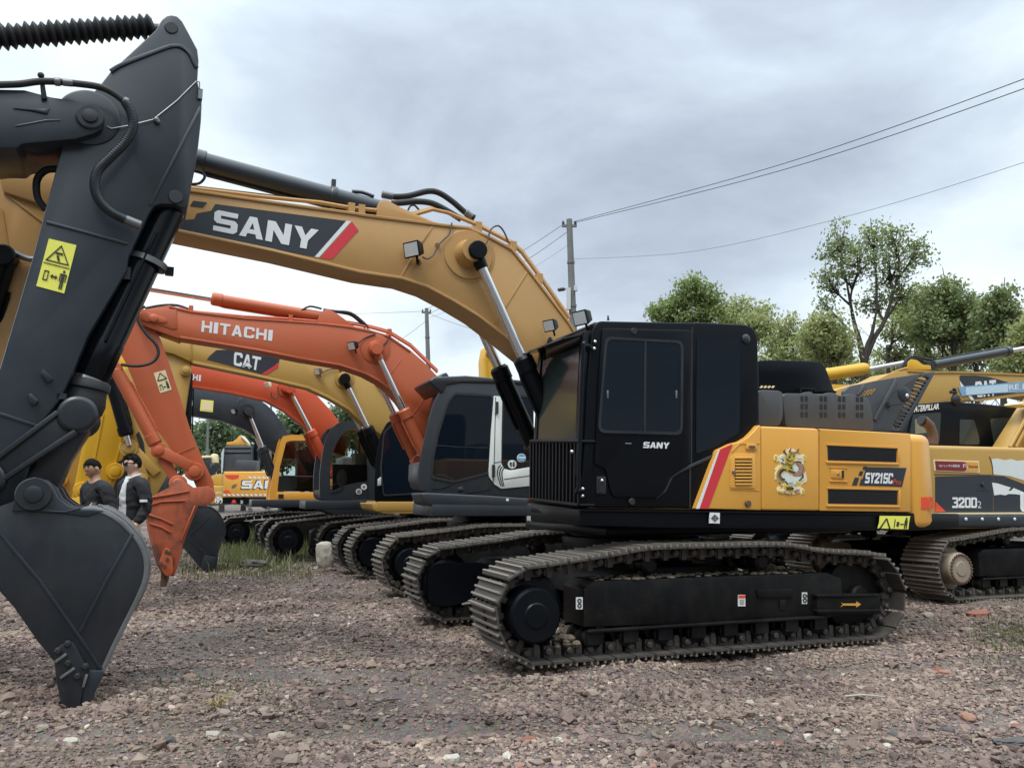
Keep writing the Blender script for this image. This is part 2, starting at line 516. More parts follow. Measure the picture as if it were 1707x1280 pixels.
def undercarriage(root, mats, detail=True, hub='black', frame='trackdark', hubmat=None, path=None, gauge=2.38, sw=.60):
    path = path or belt_path()
    for side in (0, 1):
        v0 = gauge * side; v1 = v0 + sw; vm = v0 + sw / 2
        gb = MB(); tk = track_mesh(v0, v1, path, detail=detail, bars=gb).build('crawler_track', mats[0], root, angle=30)
        gb.build('grouser_bars', M['grouser'] if detail else M['grouser_dark'], tk, angle=30)
        f = MB()
        poly = [(-1.22, .30), (-1.22, .60), (-1.12, .66), (1.28, .66), (1.45, .60), (1.45, .28), (1.2, .24)]
        f.prism(poly, v0 + .10, v1 - .10)
        f.box(-1.2, 1.2, v0 + .06, v0 + .10, .255, .285)
        f.box(-1.2, 1.2, v1 - .10, v1 - .06, .255, .285)
        f.build('track_frame', M[frame], root, .012)
        # motor cover at the sprocket, idler at the other end
        h = MB()
        if side == 0:
            h.lathe((-1.68, v0 + .55, .425), (-1.68, v0, .425), [(0, .18), (.3, .18), (.31, .212), (.53, .212), (.555, .195), (.556, .10), (.566, .09), (.567, 0.0)], 28)
            h.lathe((-1.68, v0 + .34, .425), (-1.68, v0 + .24, .425), [(0, .30), (.02, .335), (.08, .335), (.1, .30)], 30)
        else:
            h.lathe((-1.68, v0 + .05, .425), (-1.68, v0 + .5, .425), [(0, .2), (.03, .25), (.4, .25), (.45, .2)], 28)
            h.lathe((-1.68, v0 + .26, .425), (-1.68, v0 + .34, .425), [(0, .335), (.02, .34), (.06, .34), (.08, .335)], 30)
            h.prism(roundpoly([(-1.9, .21), (-1.9, .64), (-1.2, .64), (-1.2, .33), (-1.55, .2)], .17, 5), v0 + .015, v0 + .1)
        h.build('sprocket_drive', hubmat or M[hub], root, angle=30)
        i = MB()
        i.lathe((1.70, vm - .09, .425), (1.70, vm + .09, .425), [(0, .24), (.01, .33), (.05, .345), (.13, .345), (.17, .33), (.18, .24)], 30)
        i.lathe((1.70, v0 + .13, .425), (1.70, v1 - .13, .425), [(0, .08), (.02, .1), (sw - .28, .1), (sw - .26, .08)], 16)
        i.build('idler_wheel', M[frame], root, angle=30)
        n = 8 if detail else 5
        for k in range(n):
            u = -1.12 + 2.3 * k / (n - 1)
            r = MB()
            r.lathe((u, v0 + .12, .195), (u, v1 - .12, .195), [(0, .05), (.02, .085), (.1, .085), (.11, .11), (.14, .075), (sw - .38, .075), (sw - .35, .11), (sw - .34, .085), (sw - .26, .085), (sw - .24, .05)], 14)
            r.box(u - .07, u + .07, v0 + .09, v0 + .14, .16, .27)
            r.build('track_roller', M[frame], root, angle=30)
        for u in (-.55, .62):
            r = MB(); r.lathe((u, vm - .13, .765), (u, vm + .13, .765), [(0, .05), (.02, .075), (.08, .075), (.09, .06), (.17, .06), (.18, .075), (.24, .075), (.26, .05)], 14)
            r.box(u - .03, u + .03, vm - .05, vm + .05, .6, .72)
            r.build('carrier_roller', M[frame], root, angle=30)
    x = MB()
    c = gauge / 2 + sw / 2
    x.prism([(-.75, .42), (-.6, .62), (-.45, .72), (.45, .72), (.6, .62), (.75, .42), (.5, .36), (-.5, .36)], sw - .12, gauge + .12)
    x.lathe((0, c, .7), (0, c, 1.06), [(0, .62), (.1, .62), (.1, .70), (.25, .70), (.25, .60), (.36, .60)], 32)
    x.build('centre_frame', M[frame], root, .01)


def cylinder(root, p, q, mats, r=.085, rr=.048, split=.5, name='boom_cylinder', eye=.10, boss=True, eyemat=None):
    """barrel from p for split of the way, rod on to q; eyes across v at both ends"""
    p, q = Vector(p), Vector(q); d = q - p; L = d.length; m = p + d * split
    a = d.normalized()
    b = MB()
    b.lathe(p, q, [(0, r * .75), (.02, r), (L * split - .16, r), (L * split - .155, r * 1.16), (L * split - .03, r * 1.16), (L * split, r * .9)], 22)
    b.lathe(p - Vector((0, eye, 0)), p + Vector((0, eye, 0)), [(0, r * .9), (.015, r * 1.05), (2 * eye - .015, r * 1.05), (2 * eye, r * .9)], 18)
    side = Vector((-a.z, 0, a.x)) * (r * 1.12)
    b.tube([p + a * .25 + side, p + a * .3 + side * 1.05, p + a * (L * split - .2) + side * 1.05, p + a * (L * split - .12) + side * .9], .016, 6)
    o = b.build(name, mats[0], root, angle=35)
    rd = MB(); rd.lathe(m - a * .02, q, [(0, rr), (L * (1 - split), rr)], 16)
    rd.build('piston_rod', mats[1], o)
    if boss:
        e = MB(); e.lathe(q - Vector((0, eye * 1.15, 0)), q + Vector((0, eye * 1.15, 0)), [(0, r * .7), (.001, r * .98), (.012, r * 1.05), (2.3 * eye - .012, r * 1.05), (2.3 * eye - .001, r * .98), (2.3 * eye, r * .7)], 20)
        e.lathe(q - a * (r * 2.0), q, [(0, rr * 1.25), (r * 2, rr * 1.5)], 16)
        e.build('rod_eye', eyemat or mats[0], o)
    return o


def pin(mb, c, r, v0, v1, head=.6):
    """pin boss with a smaller bolted head standing towards the viewer"""
    mb.lathe((c[0], v1, c[1]), (c[0], v0, c[1]), [(0, r * .9), (.02, r), (v1 - v0 - .02, r), (v1 - v0, r * .94), (v1 - v0 + .001, r * head), (v1 - v0 + .022, r * head), (v1 - v0 + .028, r * head * .8)], 22)


def bucket(root, side, back, v0, v1, mat, edgemat, strips=(), lip=None, teeth=5, toothmat=None, th=.032, tooth_dir=None, tip=None, shellmat=None):
    """side: side plate outline; back: curve of the outer shell from hinge to lip"""
    n = len(back)
    inner = []
    for i in range(n):
        t = (Vector(back[min(i + 1, n - 1)]) - Vector(back[max(i - 1, 0)])).normalized()
        nr = Vector((-t.y, t.x))
        inner.append((nr, Vector(back[i])))
    c = sum((Vector(p) for p in side), Vector((0, 0))) / len(side)
    sg = 1 if inner[n // 2][0].dot(c - inner[n // 2][1]) > 0 else -1
    A = [tuple(p) for _, p in inner]; B = [tuple(p + nr * sg * .03) for nr, p in inner]
    b = MB(); b.prism(A + B[::-1], v0 - .006, v1 + .006)
    o = b.build('bucket', shellmat or mat, root, .005)
    for x in (v0, v1 - th):
        b = MB(); b.prism(side, x, x + th); b.build('side_plate', mat, o, .006)
    if strips:
        s = MB()
        for (a0, a1, i0, i1) in strips:
            A = [tuple(p - nr * sg * .016) for nr, p in inner[i0:i1]]; B = [tuple(p + nr * sg * .004) for nr, p in inner[i0:i1]]
            s.prism(A + B[::-1], a0, a1)
        s.build('wear_strip', edgemat, o, .004)
    if tip:
        d = Vector(tooth_dir).normalized(); nn = Vector((-d.y, d.x))
        for k in range(teeth):
            v = v0 + .10 + (v1 - v0 - .2) * k / (teeth - 1)
            t = MB(); p = Vector(tip)
            a = [p - d * .16 + nn * .05, p - d * .16 - nn * .05]; q = [p + d * .10 + nn * .008, p + d * .10 - nn * .008]
            m = [p - d * .02 + nn * .045, p - d * .02 - nn * .045]
            for x, y, w0, w1 in ((a, m, .05, .048), (m, q, .045, .03)):
                t.add([(x[0].x, v - w0, x[0].y), (x[1].x, v - w0, x[1].y), (x[1].x, v + w0, x[1].y), (x[0].x, v + w0, x[0].y),
                       (y[0].x, v - w1, y[0].y), (y[1].x, v - w1, y[1].y), (y[1].x, v + w1, y[1].y), (y[0].x, v + w1, y[0].y)],
                      [(0, 1, 2, 3), (7, 6, 5, 4), (0, 4, 5, 1), (1, 5, 6, 2), (2, 6, 7, 3), (3, 7, 4, 0)])
            t.build('tooth', toothmat or edgemat, o, .004)
    return o


def ribbon(q, w):
    q = [Vector(p) for p in q]; A = []; B = []; n = len(q)
    for i in range(n):
        d0 = (q[i] - q[i - 1]).normalized() if i else (q[1] - q[0]).normalized()
        d1 = (q[i + 1] - q[i]).normalized() if i < n - 1 else d0
        t = (d0 + d1).normalized(); nr = Vector((-t.y, t.x)) * (w * .5 / max(.5, t.dot(d0)))
        A.append(tuple(q[i] + nr)); B.append(tuple(q[i] - nr))
    return A + B[::-1]


def strips(mb, fr, v, segs, w=.018, h=.008):
    """raised weld beads / ribs, given as pixel polylines on plane v"""
    for s in segs:
        mb.prism(ribbon(fr.uws(s, v), w), v - h, v + .004)


def work_lamp(root, fr, px, py, v, mat, size=.085, dirn=(-.75, -.45, -.35)):
    c = Vector(fr.p3(px, py, v)); d = Vector(dirn).normalized()
    b = MB(); s = size
    R = d.to_track_quat('Y', 'Z').to_matrix()
    def T(x, y, z): return c + R @ Vector((x, y, z))
    b.hull8([T(-s, s * .5, -s * .8), T(s, s * .5, -s * .8), T(s, s * .5, s * .8), T(-s, s * .5, s * .8)],
            [T(-s * .6, -s * .7, -s * .5), T(s * .6, -s * .7, -s * .5), T(s * .6, -s * .7, s * .5), T(-s * .6, -s * .7, s * .5)])
    b.tube([T(0, -s * .2, -s * .6), T(0, -s * .2, -s * 1.5)], s * .15, 6)
    o = b.build('work_lamp', mat, root, .006)
    l = MB(); q = s * .84
    l.hull8([T(-q, s * .53, -q * .76), T(q, s * .53, -q * .76), T(q, s * .53, q * .76), T(-q, s * .53, q * .76)],
            [T(-q, s * .47, -q * .76), T(q, s * .47, -q * .76), T(q, s * .47, q * .76), T(-q, s * .47, q * .76)])
    l.build('lamp_lens', M['lens'], o)
    return o


def plain_house(root, body, frame, u0=-.3, rear=2.75, hood=None, cw=None, top=2.12):
    """engine housing, counterweight and deck of a machine whose rear is mostly hidden"""
    f = MB(); f.box(-1.35, 2.2, .16, 1.25, 1.06, 1.24); f.box(-.3, 2.2, 1.252, 2.82, 1.07, 1.235)
    f.build('deck_frame', frame, root, .02)
    s = MB(); s.box(u0 + .9, 2.02, .135, .95, 1.245, top); s.box(u0 + .9, 2.02, 2.0, 2.85, 1.245, top); s.box(u0 + 1.1, 2.02, .95, 2.0, 1.245, top - .1)
    s.build('side_panel', body, root, .05, 3)
    c = MB()
    pl = roundpoly([(2.03, .14), (2.3, .14), (2.62, .5), (rear, 1.0), (rear, 2.0), (2.62, 2.5), (2.3, 2.85), (2.03, 2.85)], .2)
    vs0 = [(u, v, 1.05) for u, v in pl]; vs1 = [(u, v, top) for u, v in pl]; n = len(pl)
    c.add(vs0 + vs1, [tuple(range(n))[::-1], tuple(range(n, 2 * n))] + [(i, (i + 1) % n, (i + 1) % n + n, i + n) for i in range(n)])
    c.build('counterweight', cw or body, root, .07, 3)
    h = MB(); h.box(1.0, 1.95, .95, 2.3, top - .09, top + .28)
    h.build('engine_hood', hood or M['grey_cover'], root, .06, 3)
    return s


def body_boom(fr, root, near, v, th, mat, name='boom', bevel=.012, plate=True):
    """boom or arm: traced near side plate given real thickness th; side plates overhang the box a little"""
    poly = fr.uws(near, v)
    mb = MB(); mb.prism(poly, v, v + th)
    return mb.build(name, mat, root, bevel)
# ------------------------------------------------------------------ the machine in the middle (near)
GE = 'crawler excavators parked in the yard'
FB = Frame(1.76336, 6.99428)


def zm(pts, ox, oy, s):
    return [(ox + x / s, oy + y / s) for x, y in pts]


def warning_sticker(root, fr, v, q, layer=1, frame=True):
    """yellow two-part warning sign on a pixel quad TL, TR, BR, BL"""
    Q = lambda pts: [quadmap(q, x, y) for x, y in pts]
    s = decal(root, 'warning_sticker', M['sign_yellow'], fr, v, [Q([(0, 0), (1, 0), (1, 1), (0, 1)])], layer)
    P = []
    tri = [(.5, .93), (.93, .56), (.07, .56)]; c = Vector((.5, .68))
    ti = [tuple(c + (Vector(p) - c) * .84) for p in tri]
    for i in range(3):
        j = (i + 1) % 3
        P.append(Q([tri[i], tri[j], ti[j], ti[i]]))
    P.append(Q([(.36, .77), (.62, .77), (.62, .73), (.36, .73)]))
    P.append(Q([(.42, .71), (.5, .71), (.58, .60), (.5, .60), (.44, .66)]))
    # a frame, a double arrow and a standing figure
    for a in ([(.14, .16), (.17, .16), (.17, .36), (.14, .36)], [(.28, .16), (.31, .16), (.31, .36), (.28, .36)], [(.17, .34), (.28, .34), (.28, .36), (.17, .36)], [(.17, .16), (.28, .16), (.28, .18), (.17, .18)],
              [(.38, .27), (.46, .32), (.46, .22)], [(.46, .285), (.56, .285), (.56, .255), (.46, .255)], [(.64, .27), (.56, .32), (.56, .22)],
              [(.70, .37), (.94, .37), (.94, .35), (.70, .35)], [(.76, .35), (.88, .35), (.88, .2), (.76, .2)], [(.70, .35), (.735, .35), (.735, .22), (.70, .22)], [(.905, .35), (.94, .35), (.94, .22), (.905, .22)],
              [(.76, .2), (.81, .2), (.81, .06), (.76, .06)], [(.83, .2), (.88, .2), (.88, .06), (.83, .06)]):
        P.append(Q(a))
    P.append(Q(circ(.82, .415, .045, 10, .03)))
    P.append(Q([(.03, .51), (.97, .51), (.97, .50), (.03, .50)]))
    decal(s, 'pictogram', M['sign_black'], fr, v, P, layer + 1)
    return s


def build_main():
    fr = FB
    R = empty('excavator', fr, 'large excavator with glossy black cab, gold dragon sticker and yellow engine side, nearest whole machine', 'excavator', GE)
    undercarriage(R, [M['shoe']], True, path=belt_path(-1.63, 1.73, r=.378, b0=.062))
    # marks and plates on the near track frame (plane .10)
    v = .10
    def Z5(p): return zm(p, 1050, 860, 3.347)
    ring = []
    for (cx, cy) in ((972, 457),):
        pass
    for q in ([(960, 995), (971, 995), (971, 1015), (960, 1015)], [(1336.5, 987), (1345, 987), (1345, 1006), (1336.5, 1006)]):
        s = decal(R, 'hook_sticker', M['white'], fr, v, [q], 1)
        cx = (q[0][0] + q[1][0]) / 2; y0, y1 = q[0][1], q[2][1]; h = y1 - y0
        P = []
        for cy in (y0 + h * .3, y0 + h * .7):
            a = circ(cx, cy, 3.6, 12, h * .2); b = circ(cx, cy, 1.9, 12, h * .1)
            for i in range(12): P.append([a[i], a[(i + 1) % 12], b[(i + 1) % 12], b[i]])
        decal(s, 'pictogram', M['sign_black'], fr, v, P, 2)
    s = decal(R, 'note_sticker', M['white'], fr, v, [[(1230, 991), (1242, 991), (1242, 1010), (1230, 1010)]], 1)
    decal(s, 'sticker_head', M['redorange'], fr, v, [[(1230.5, 991.5), (1241.5, 991.5), (1241.5, 996), (1230.5, 996)]], 2)
    decal(s, 'small_print', M['mauve'], fr, v, [[(1232, y), (1240, y), (1240, y + .8), (1232, y + .8)] for y in (999, 1002, 1005)], 2)
    # idler yoke guide with the yellow arrow
    g = MB(); g.prism(fr.uws(Z5([(1040, 440), (1390, 436), (1392, 545), (1040, 545)]), .07), .055, .12)
    yo = g.build('idler_guide', M['trackdark'], R, .008)
    g = MB(); g.prism(fr.uws(Z5([(1040, 436), (1392, 432), (1392, 446), (1040, 450)]), .05), .03, .10); g.prism(fr.uws(Z5([(1040, 522), (1392, 518), (1392, 531), (1040, 536)]), .05), .03, .10)
    g.build('guide_rail', M['trackdark'], yo, .004)
    decal(yo, 'direction_arrow', M['yellow'], fr, .055, [Z5(p) for p in ([(1176, 480), (1186, 487), (1262, 486), (1262, 474), (1288, 491), (1262, 508), (1262, 498), (1186, 498), (1176, 506), (1186, 493)],)], 1)
    t = MB(); t.prism(fr.uws(Z5([(710, 410), (910, 405), (910, 455), (720, 460)]), .08), .085, .2); t.prism(fr.uws(Z5([(840, 470), (870, 468), (868, 525), (842, 525)]), .08), .085, .2)
    t.build('frame_bracket', M['trackdark'], R, .006)
    # dirt lying on the ledge of the track frame
    rnd = random.Random(3); t = MB()
    for i in range(150):
        u = rnd.uniform(-1.1, 1.3); v_ = rnd.uniform(.11, .45); s_ = rnd.uniform(.008, .03)
        t.ball((u, v_, .662 + s_ * .1), s_, 1.5, 1.2, .5, 6, 4)
    for i in range(26):
        u = -1.33 + rnd.uniform(-.14, .1); s_ = rnd.uniform(.015, .045)
        t.ball((u, rnd.uniform(.1, .4), .15 + rnd.uniform(0, .07)), s_, 1.2, 1.2, .8, 6, 4)
    tag(t.build('dried_mud', M['mudbrown'], R, angle=20), kind='stuff')

    # deck frame
    d = MB()
    d.prism(fr.uws([(966, 848), (1600, 856), (1600, 880), (1520, 884), (1100, 880), (968, 876)], .16), .16, 1.25)
    d.box(-.55, 2.0, 1.25, 2.82, 1.06, 1.2)
    d.box(-.8, 2.0, .5, 2.4, 1.0, 1.075)
    d.build('deck_frame', M['black'], R, .015)
    e = MB(); e.prism(fr.uws([(966, 848), (1522, 855.5), (1522, 858.5), (966, 851.5)], .135), .13, .17)
    e.build('deck_edge', M['black_gloss'], R)
    # yellow side: three panels with rounded tops
    def Z3(p): return zm(p, 1140, 580, 3.764)
    vy = .135
    top = [(0, 0)]
    def panel(px, name='side_panel', bev=.05, mat='yellow', vv=vy, v1=1.05):
        m = MB(); m.prism(fr.uws(px, vv), vv, v1)
        return m.build(name, M[mat], R, bev, 3)
    p1 = panel(Z3([(77, 1008), (215, 640), (300, 600), (355, 586), (400, 560), (440, 520), (470, 484), (483, 484), (487, 1018)]), bev=.012)
    p2 = panel(Z3([(489, 490), (834, 504), (851, 520), (852, 1022), (491, 1018)]), bev=.045)
    p3 = panel(Z3([(844, 506), (1420, 537), (1426, 560), (1426, 1030), (856, 1022), (855, 520)]), bev=.045)
    # counterweight: plan outline with a rounded tail, extruded
    u0 = fr.uw(1519.5, 800, vy)[0] + .006
    wt = fr.uw(1519.5, 722, vy)[1]; wb = fr.uw(1520, 884, vy)[1]
    c = MB()
    pl = [(u0, .135), (u0 + .16, .137), (u0 + .30, .17), (u0 + .40, .26), (u0 + .52, .5), (u0 + .62, .9), (u0 + .66, 1.35), (u0 + .66, 1.65), (u0 + .62, 2.1), (u0 + .52, 2.5), (u0 + .38, 2.78), (u0 + .2, 2.85), (u0, 2.85)]
    n = len(pl)
    c.add([(a, b, wb) for a, b in pl] + [(a, b, wt) for a, b in pl], [tuple(range(n))[::-1], tuple(range(n, 2 * n))] + [(i, (i + 1) % n, (i + 1) % n + n, i + n) for i in range(n)])
    cw = c.build('counterweight', M['yellow'], R, .09, 4)
    chev = Z3([(1488, 935), (1520, 935), (1552, 970), (1520, 1010), (1488, 1010)])
    decal(cw, 'chevron_sticker', M['redorange'], fr, vy, [Z3([(1488, 935), (1524, 934), (1546, 970), (1524, 1010), (1488, 1010)])], 1)
    decal(cw, 'chevron_sticker', M['redorange'], fr, vy, [Z3([(1534, 934), (1562, 934), (1562, 1010), (1534, 1010), (1556, 970)])], 1)
    # far side body and engine bay between
    m = MB(); m.box(-.2, u0 - .02, 1.95, 2.85, 1.2, wt); m.box(.55, u0 - .02, 1.06, 1.95, 1.2, wt - .12)
    m.build('far_side_body', M['yellow'], R, .04, 3)
    # vents, label, catches
    for q in ([(900, 612), (1335, 632), (1332, 716), (903, 704)], [(903, 884), (1340, 894), (1338, 982), (905, 976)]):
        m = MB(); m.prism(fr.uws(Z3(q), vy), vy - .003, vy + .01)
        ve = m.build('vent_grille', M['slotdark'], p3)
        x0, y0 = q[0]; x1, y1 = q[1]; x2, y2 = q[2]; x3, y3 = q[3]
        b = MB()
        strips(b, fr, vy, [Z3([(x0 - 6, y0 - 6), (x1 + 10, y1 - 6)])], .012, .012); b.build('vent_lip', M['yellow'], p3)
        b = MB(); strips(b, fr, vy, [Z3([(x3 - 12, y3 + 12), (x2 + 16, y2 + 12)]), Z3([(x1 + 8, y1 - 4), (x2 + 12, y2 + 10)])], .022, .014); b.build('vent_lip', M['yellow'], p3, .004)
        sl = MB()
        for k in range(1, 9):
            t_ = k / 9
            a = Vector((x0 + (x3 - x0) * t_, y0 + (y3 - y0) * t_)); bb = Vector((x1 + (x2 - x1) * t_, y1 + (y2 - y1) * t_))
            sl.prism(line2(*fr.uws(Z3([tuple(a + Vector((8, 0))), tuple(bb - Vector((8, 0)))]), vy), .004), vy - .006, vy)
        sl.build('vent_mesh', M['black'], ve)
    la = decal(p3, 'model_badge', M['decalblack'], fr, vy, [Z3([(1145, 747), (1395, 752), (1367, 870), (1100, 862), (1112, 822), (1122, 818)]), Z3([(1128, 742), (1148, 742), (1142, 764), (1120, 763)]), Z3([(1105, 772), (1124, 773), (1116, 800), (1094, 799)]), Z3([(1072, 812), (1098, 814), (1084, 862), (1054, 861)])], 1)
    decal(la, 'model_number', M['white'], fr, vy, word('SY215C', Z3([(1140, 781), (1310, 786), (1304, 851), (1132, 848)]), gap=.13), 2)
    typed(la, 'model_suffix', M['redorange'], fr, vy, 'Pro', Z3([(1312, 822), (1360, 824), (1356, 858), (1308, 856)]), 0, 2)
    k = MB(); k.prism(roundpoly(fr.uws(Z3([(922, 760), (1002, 764), (1002, 820), (922, 815)]), vy), .01), vy - .012, vy + .002)
    k.prism(fr.uws(Z3([(912, 745), (1024, 750), (1022, 756), (912, 752)]), vy), vy - .008, vy); k.prism(fr.uws(Z3([(912, 832), (1024, 835), (1022, 842), (912, 838)]), vy), vy - .014, vy)
    kk = k.build('door_catch', M['yellow'], p3, .003)
    k = MB(); k.prism(fr.uws(Z3([(985, 768), (998, 768), (998, 815), (985, 815)]), vy), vy - .016, vy); c_ = fr.uw(*Z3([(962, 790)])[0], vy)
    k.build('latch_slot', M['slotdark'], kk); k = MB(); k.cyl((c_[0], vy, c_[1]), (c_[0], vy - .022, c_[1]), .014); k.build('lock_barrel', M['brass'], kk)
    # front panel: louvre door, recess light, filler knob
    k = MB(); k.prism(roundpoly(fr.uws(Z3([(288, 690), (325, 662), (446, 662), (446, 884), (288, 880)]), vy), .02), vy - .010, vy + .002)
    ld = k.build('louvre_door', M['yellow'], p1, .004)
    for j in range(9):
        y = 690 + j * 20.5
        k = MB(); k.prism(roundpoly(fr.uws(Z3([(316, y - 6), (422, y - 6), (422, y + 7), (316, y + 7)]), vy), .008), vy - .024, vy - .008); k.build('louvre', M['yellow'], ld, .005)
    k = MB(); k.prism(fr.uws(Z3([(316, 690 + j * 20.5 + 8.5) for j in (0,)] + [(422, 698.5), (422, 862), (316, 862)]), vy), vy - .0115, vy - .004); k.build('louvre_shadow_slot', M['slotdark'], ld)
    c_ = fr.uw(*Z3([(305, 776)])[0], vy); k = MB(); k.cyl((c_[0], vy, c_[1]), (c_[0], vy - .03, c_[1]), .015); k.build('lock_barrel', M['steel_worn'], ld)
    k = MB(); k.prism(roundpoly(fr.uws(Z3([(388, 600), (456, 602), (456, 640), (386, 640)]), vy), .02), vy - .015, vy + .002)
    hd = k.build('handle_recess', M['yellow'], p1, .005)
    k = MB(); k.prism(roundpoly(fr.uws(Z3([(402, 613), (440, 614), (440, 632), (402, 632)]), vy), .01), vy - .018, vy); k.build('recess_lens', M['rustbrown'], hd)
    c_ = fr.uw(*Z3([(398, 975)])[0], vy); k = MB(); k.cyl((c_[0], vy + .01, c_[1]), (c_[0], vy - .025, c_[1]), .03); k.build('drain_knob', M['rustbrown'], p1)
    k = MB(); strips(k, fr, vy, [Z3([(290, 886), (470, 892)]), Z3([(300, 650), (350, 600), (475, 598)])], .006, .006); k.build('panel_crease', M['yellow'], p1)
    decal(p1, 'white_stripe', M['white'], fr, vy, [Z3([(77, 1007), (214, 642), (224, 638), (96, 1007)])], 1)
    decal(p1, 'red_stripe', M['red'], fr, vy, [Z3([(97, 1007), (226, 637), (302, 602), (300, 618), (284, 655), (152, 1008)])], 1)
    # dragon sticker: pale outline, gold coils, pale belly
    def ZD(p): return zm(p, 1280, 730, 11.637)
    rn = random.Random(5)
    out = [(330, 260), (365, 215), (385, 240), (420, 190), (450, 220), (490, 208), (545, 250), (555, 300), (620, 345), (655, 315), (700, 320), (740, 370), (735, 430), (690, 470), (695, 520), (665, 520), (690, 600), (680, 650), (735, 655), (740, 740), (755, 810), (735, 860), (690, 865), (625, 950), (690, 980), (710, 1030), (690, 1090), (640, 1105), (620, 1050), (540, 1085), (430, 1100), (380, 1065), (290, 1085), (190, 1060), (165, 990), (190, 940), (235, 935), (245, 1000), (285, 985), (290, 935), (255, 905), (235, 860), (190, 860), (160, 800), (125, 805), (135, 750), (125, 690), (150, 650), (130, 600), (170, 560), (205, 520), (240, 530), (215, 440), (160, 465), (115, 430), (110, 360), (150, 315), (210, 345), (310, 305)]
    dr = decal(p2, 'dragon_sticker', M['cream'], fr, vy, [ZD(out)], 1, label='golden coiled dragon sticker with a pale outline')
    def coil(pts, ws):
        P = spl2(pts, 5); A = []; B = []
        for i, p in enumerate(P):
            t = (Vector(P[min(i + 1, len(P) - 1)]) - Vector(P[max(i - 1, 0)])).normalized(); n_ = Vector((-t.y, t.x))
            f = i / (len(P) - 1) * (len(ws) - 1); k0 = min(int(f), len(ws) - 2); w = ws[k0] + (ws[k0 + 1] - ws[k0]) * (f - k0)
            A.append(tuple(Vector(p) + n_ * w)); B.append(tuple(Vector(p) - n_ * w))
        return ZD(A + B[::-1])
    def coil0(p, w): return ribbon(spl2(p, 3) if len(p) > 2 else p, w * 2)
    gold = [coil([(470, 640), (380, 590), (290, 580), (215, 650), (195, 740), (240, 830), (310, 840)], [50, 55, 45, 40, 40, 38, 22]),
            ZD([(325, 330), (370, 300), (450, 310), (520, 290), (530, 370), (500, 470), (440, 560), (480, 600), (420, 610), (370, 540), (330, 450)]),
            coil([(330, 900), (360, 960), (430, 1000), (470, 1060)], [40, 50, 48, 15]), coil([(520, 930), (560, 890), (640, 880)], [22, 34, 14]),
            coil([(190, 1030), (260, 1050), (330, 1040)], [12, 18, 22]), coil([(145, 345), (150, 390), (140, 440)], [16, 24, 14]), coil([(690, 350), (710, 390), (690, 440)], [12, 20, 12]), coil([(670, 1000), (675, 1040), (655, 1080)], [14, 20, 10])]
    for g_ in gold: decal(dr, 'dragon_body', M['dragon_gold'], fr, vy, [g_], 2)
    sp = []
    for (cx, cy, r0, a0, a1, n_) in ((300, 710, 112, 100, 265, 9), (560, 600, 120, -70, 60, 7), (400, 1000, 75, 200, 300, 4)):
        for i in range(n_):
            a = math.radians(a0 + (a1 - a0) * i / (n_ - 1)); da = .16
            sp.append(ZD([(cx + r0 * math.cos(a - da), cy - r0 * math.sin(a - da)), (cx + (r0 + 34) * math.cos(a + .1), cy - (r0 + 34) * math.sin(a + .1)), (cx + r0 * math.cos(a + da), cy - r0 * math.sin(a + da))]))
    decal(dr, 'dragon_spine', M['mauve'], fr, vy, sp, 3)
    hl = []
    for i in range(16):
        t = i / 15; a = math.radians(60 + 210 * t); hl.append(ZD(coil0([(300 + 62 * math.cos(a), 705 - 78 * math.sin(a)), (300 + 104 * math.cos(a + .12), 705 - 112 * math.sin(a + .12))], 3.2)))
    for i in range(9):
        hl.append(ZD(coil0([(380 + 14 * i, 610 + 6 * i), (400 + 14 * i, 660 + 2 * i)], 3))); hl.append(ZD(coil0([(345 + 16 * i, 940 + 8 * (i % 3)), (352 + 16 * i, 1000 + 6 * (i % 2))], 3)))
    for p in ([(345, 320), (300, 255), (330, 230)], [(500, 290), (560, 250), (585, 215)], [(400, 270), (420, 215), (440, 205)], [(370, 480), (300, 500), (250, 470)], [(480, 470), (560, 450), (640, 470)], [(350, 400), (400, 440), (470, 420)], [(380, 500), (430, 520), (480, 500)], [(395, 340), (430, 335)], [(470, 345), (500, 350)]):
        hl.append(ZD(coil0(p, 5)))
    decal(dr, 'dragon_line', M['rustbrown'], fr, vy, hl, 4)
    decal(dr, 'dragon_belly', M['dragon_white'], fr, vy, [coil([(270, 720), (360, 770), (450, 840), (540, 800), (620, 760)], [55, 70, 75, 45, 20]), coil([(430, 860), (440, 920)], [60, 20]), coil([(240, 390), (280, 350), (330, 350)], [14, 26, 20]), coil([(250, 440), (290, 500), (330, 530)], [12, 18, 10]), coil([(560, 370), (620, 385), (660, 385)], [22, 22, 10]), coil([(540, 960), (590, 985)], [22, 20]), circ(1280 + 525 / 11.637, 730 + 590 / 11.637, 5.2, 14), coil([(680, 700), (700, 780), (640, 830)], [14, 16, 8])], 2)
    decal(dr, 'dragon_tail', M['mauve'], fr, vy, [coil([(560, 480), (620, 540), (620, 640), (550, 700), (480, 690)], [30, 38, 38, 34, 18]), coil([(420, 270), (460, 290), (500, 280)], [18, 26, 16]), coil([(510, 1040), (560, 1020), (600, 1000)], [26, 22, 10])], 3)
    decal(dr, 'dragon_face', M['sign_black'], fr, vy, [coil([(385, 372), (420, 376)], [9, 9]), coil([(425, 570), (455, 575)], [12, 12]), coil([(270, 420), (300, 428)], [12, 8]), coil([(330, 835), (370, 890)], [7, 7]), coil([(235, 690), (250, 650), (290, 640)], [6, 6, 5]), coil([(600, 820), (660, 760), (670, 700)], [6, 9, 5])], 3)
    # stickers on the deck frame
    vd = .135
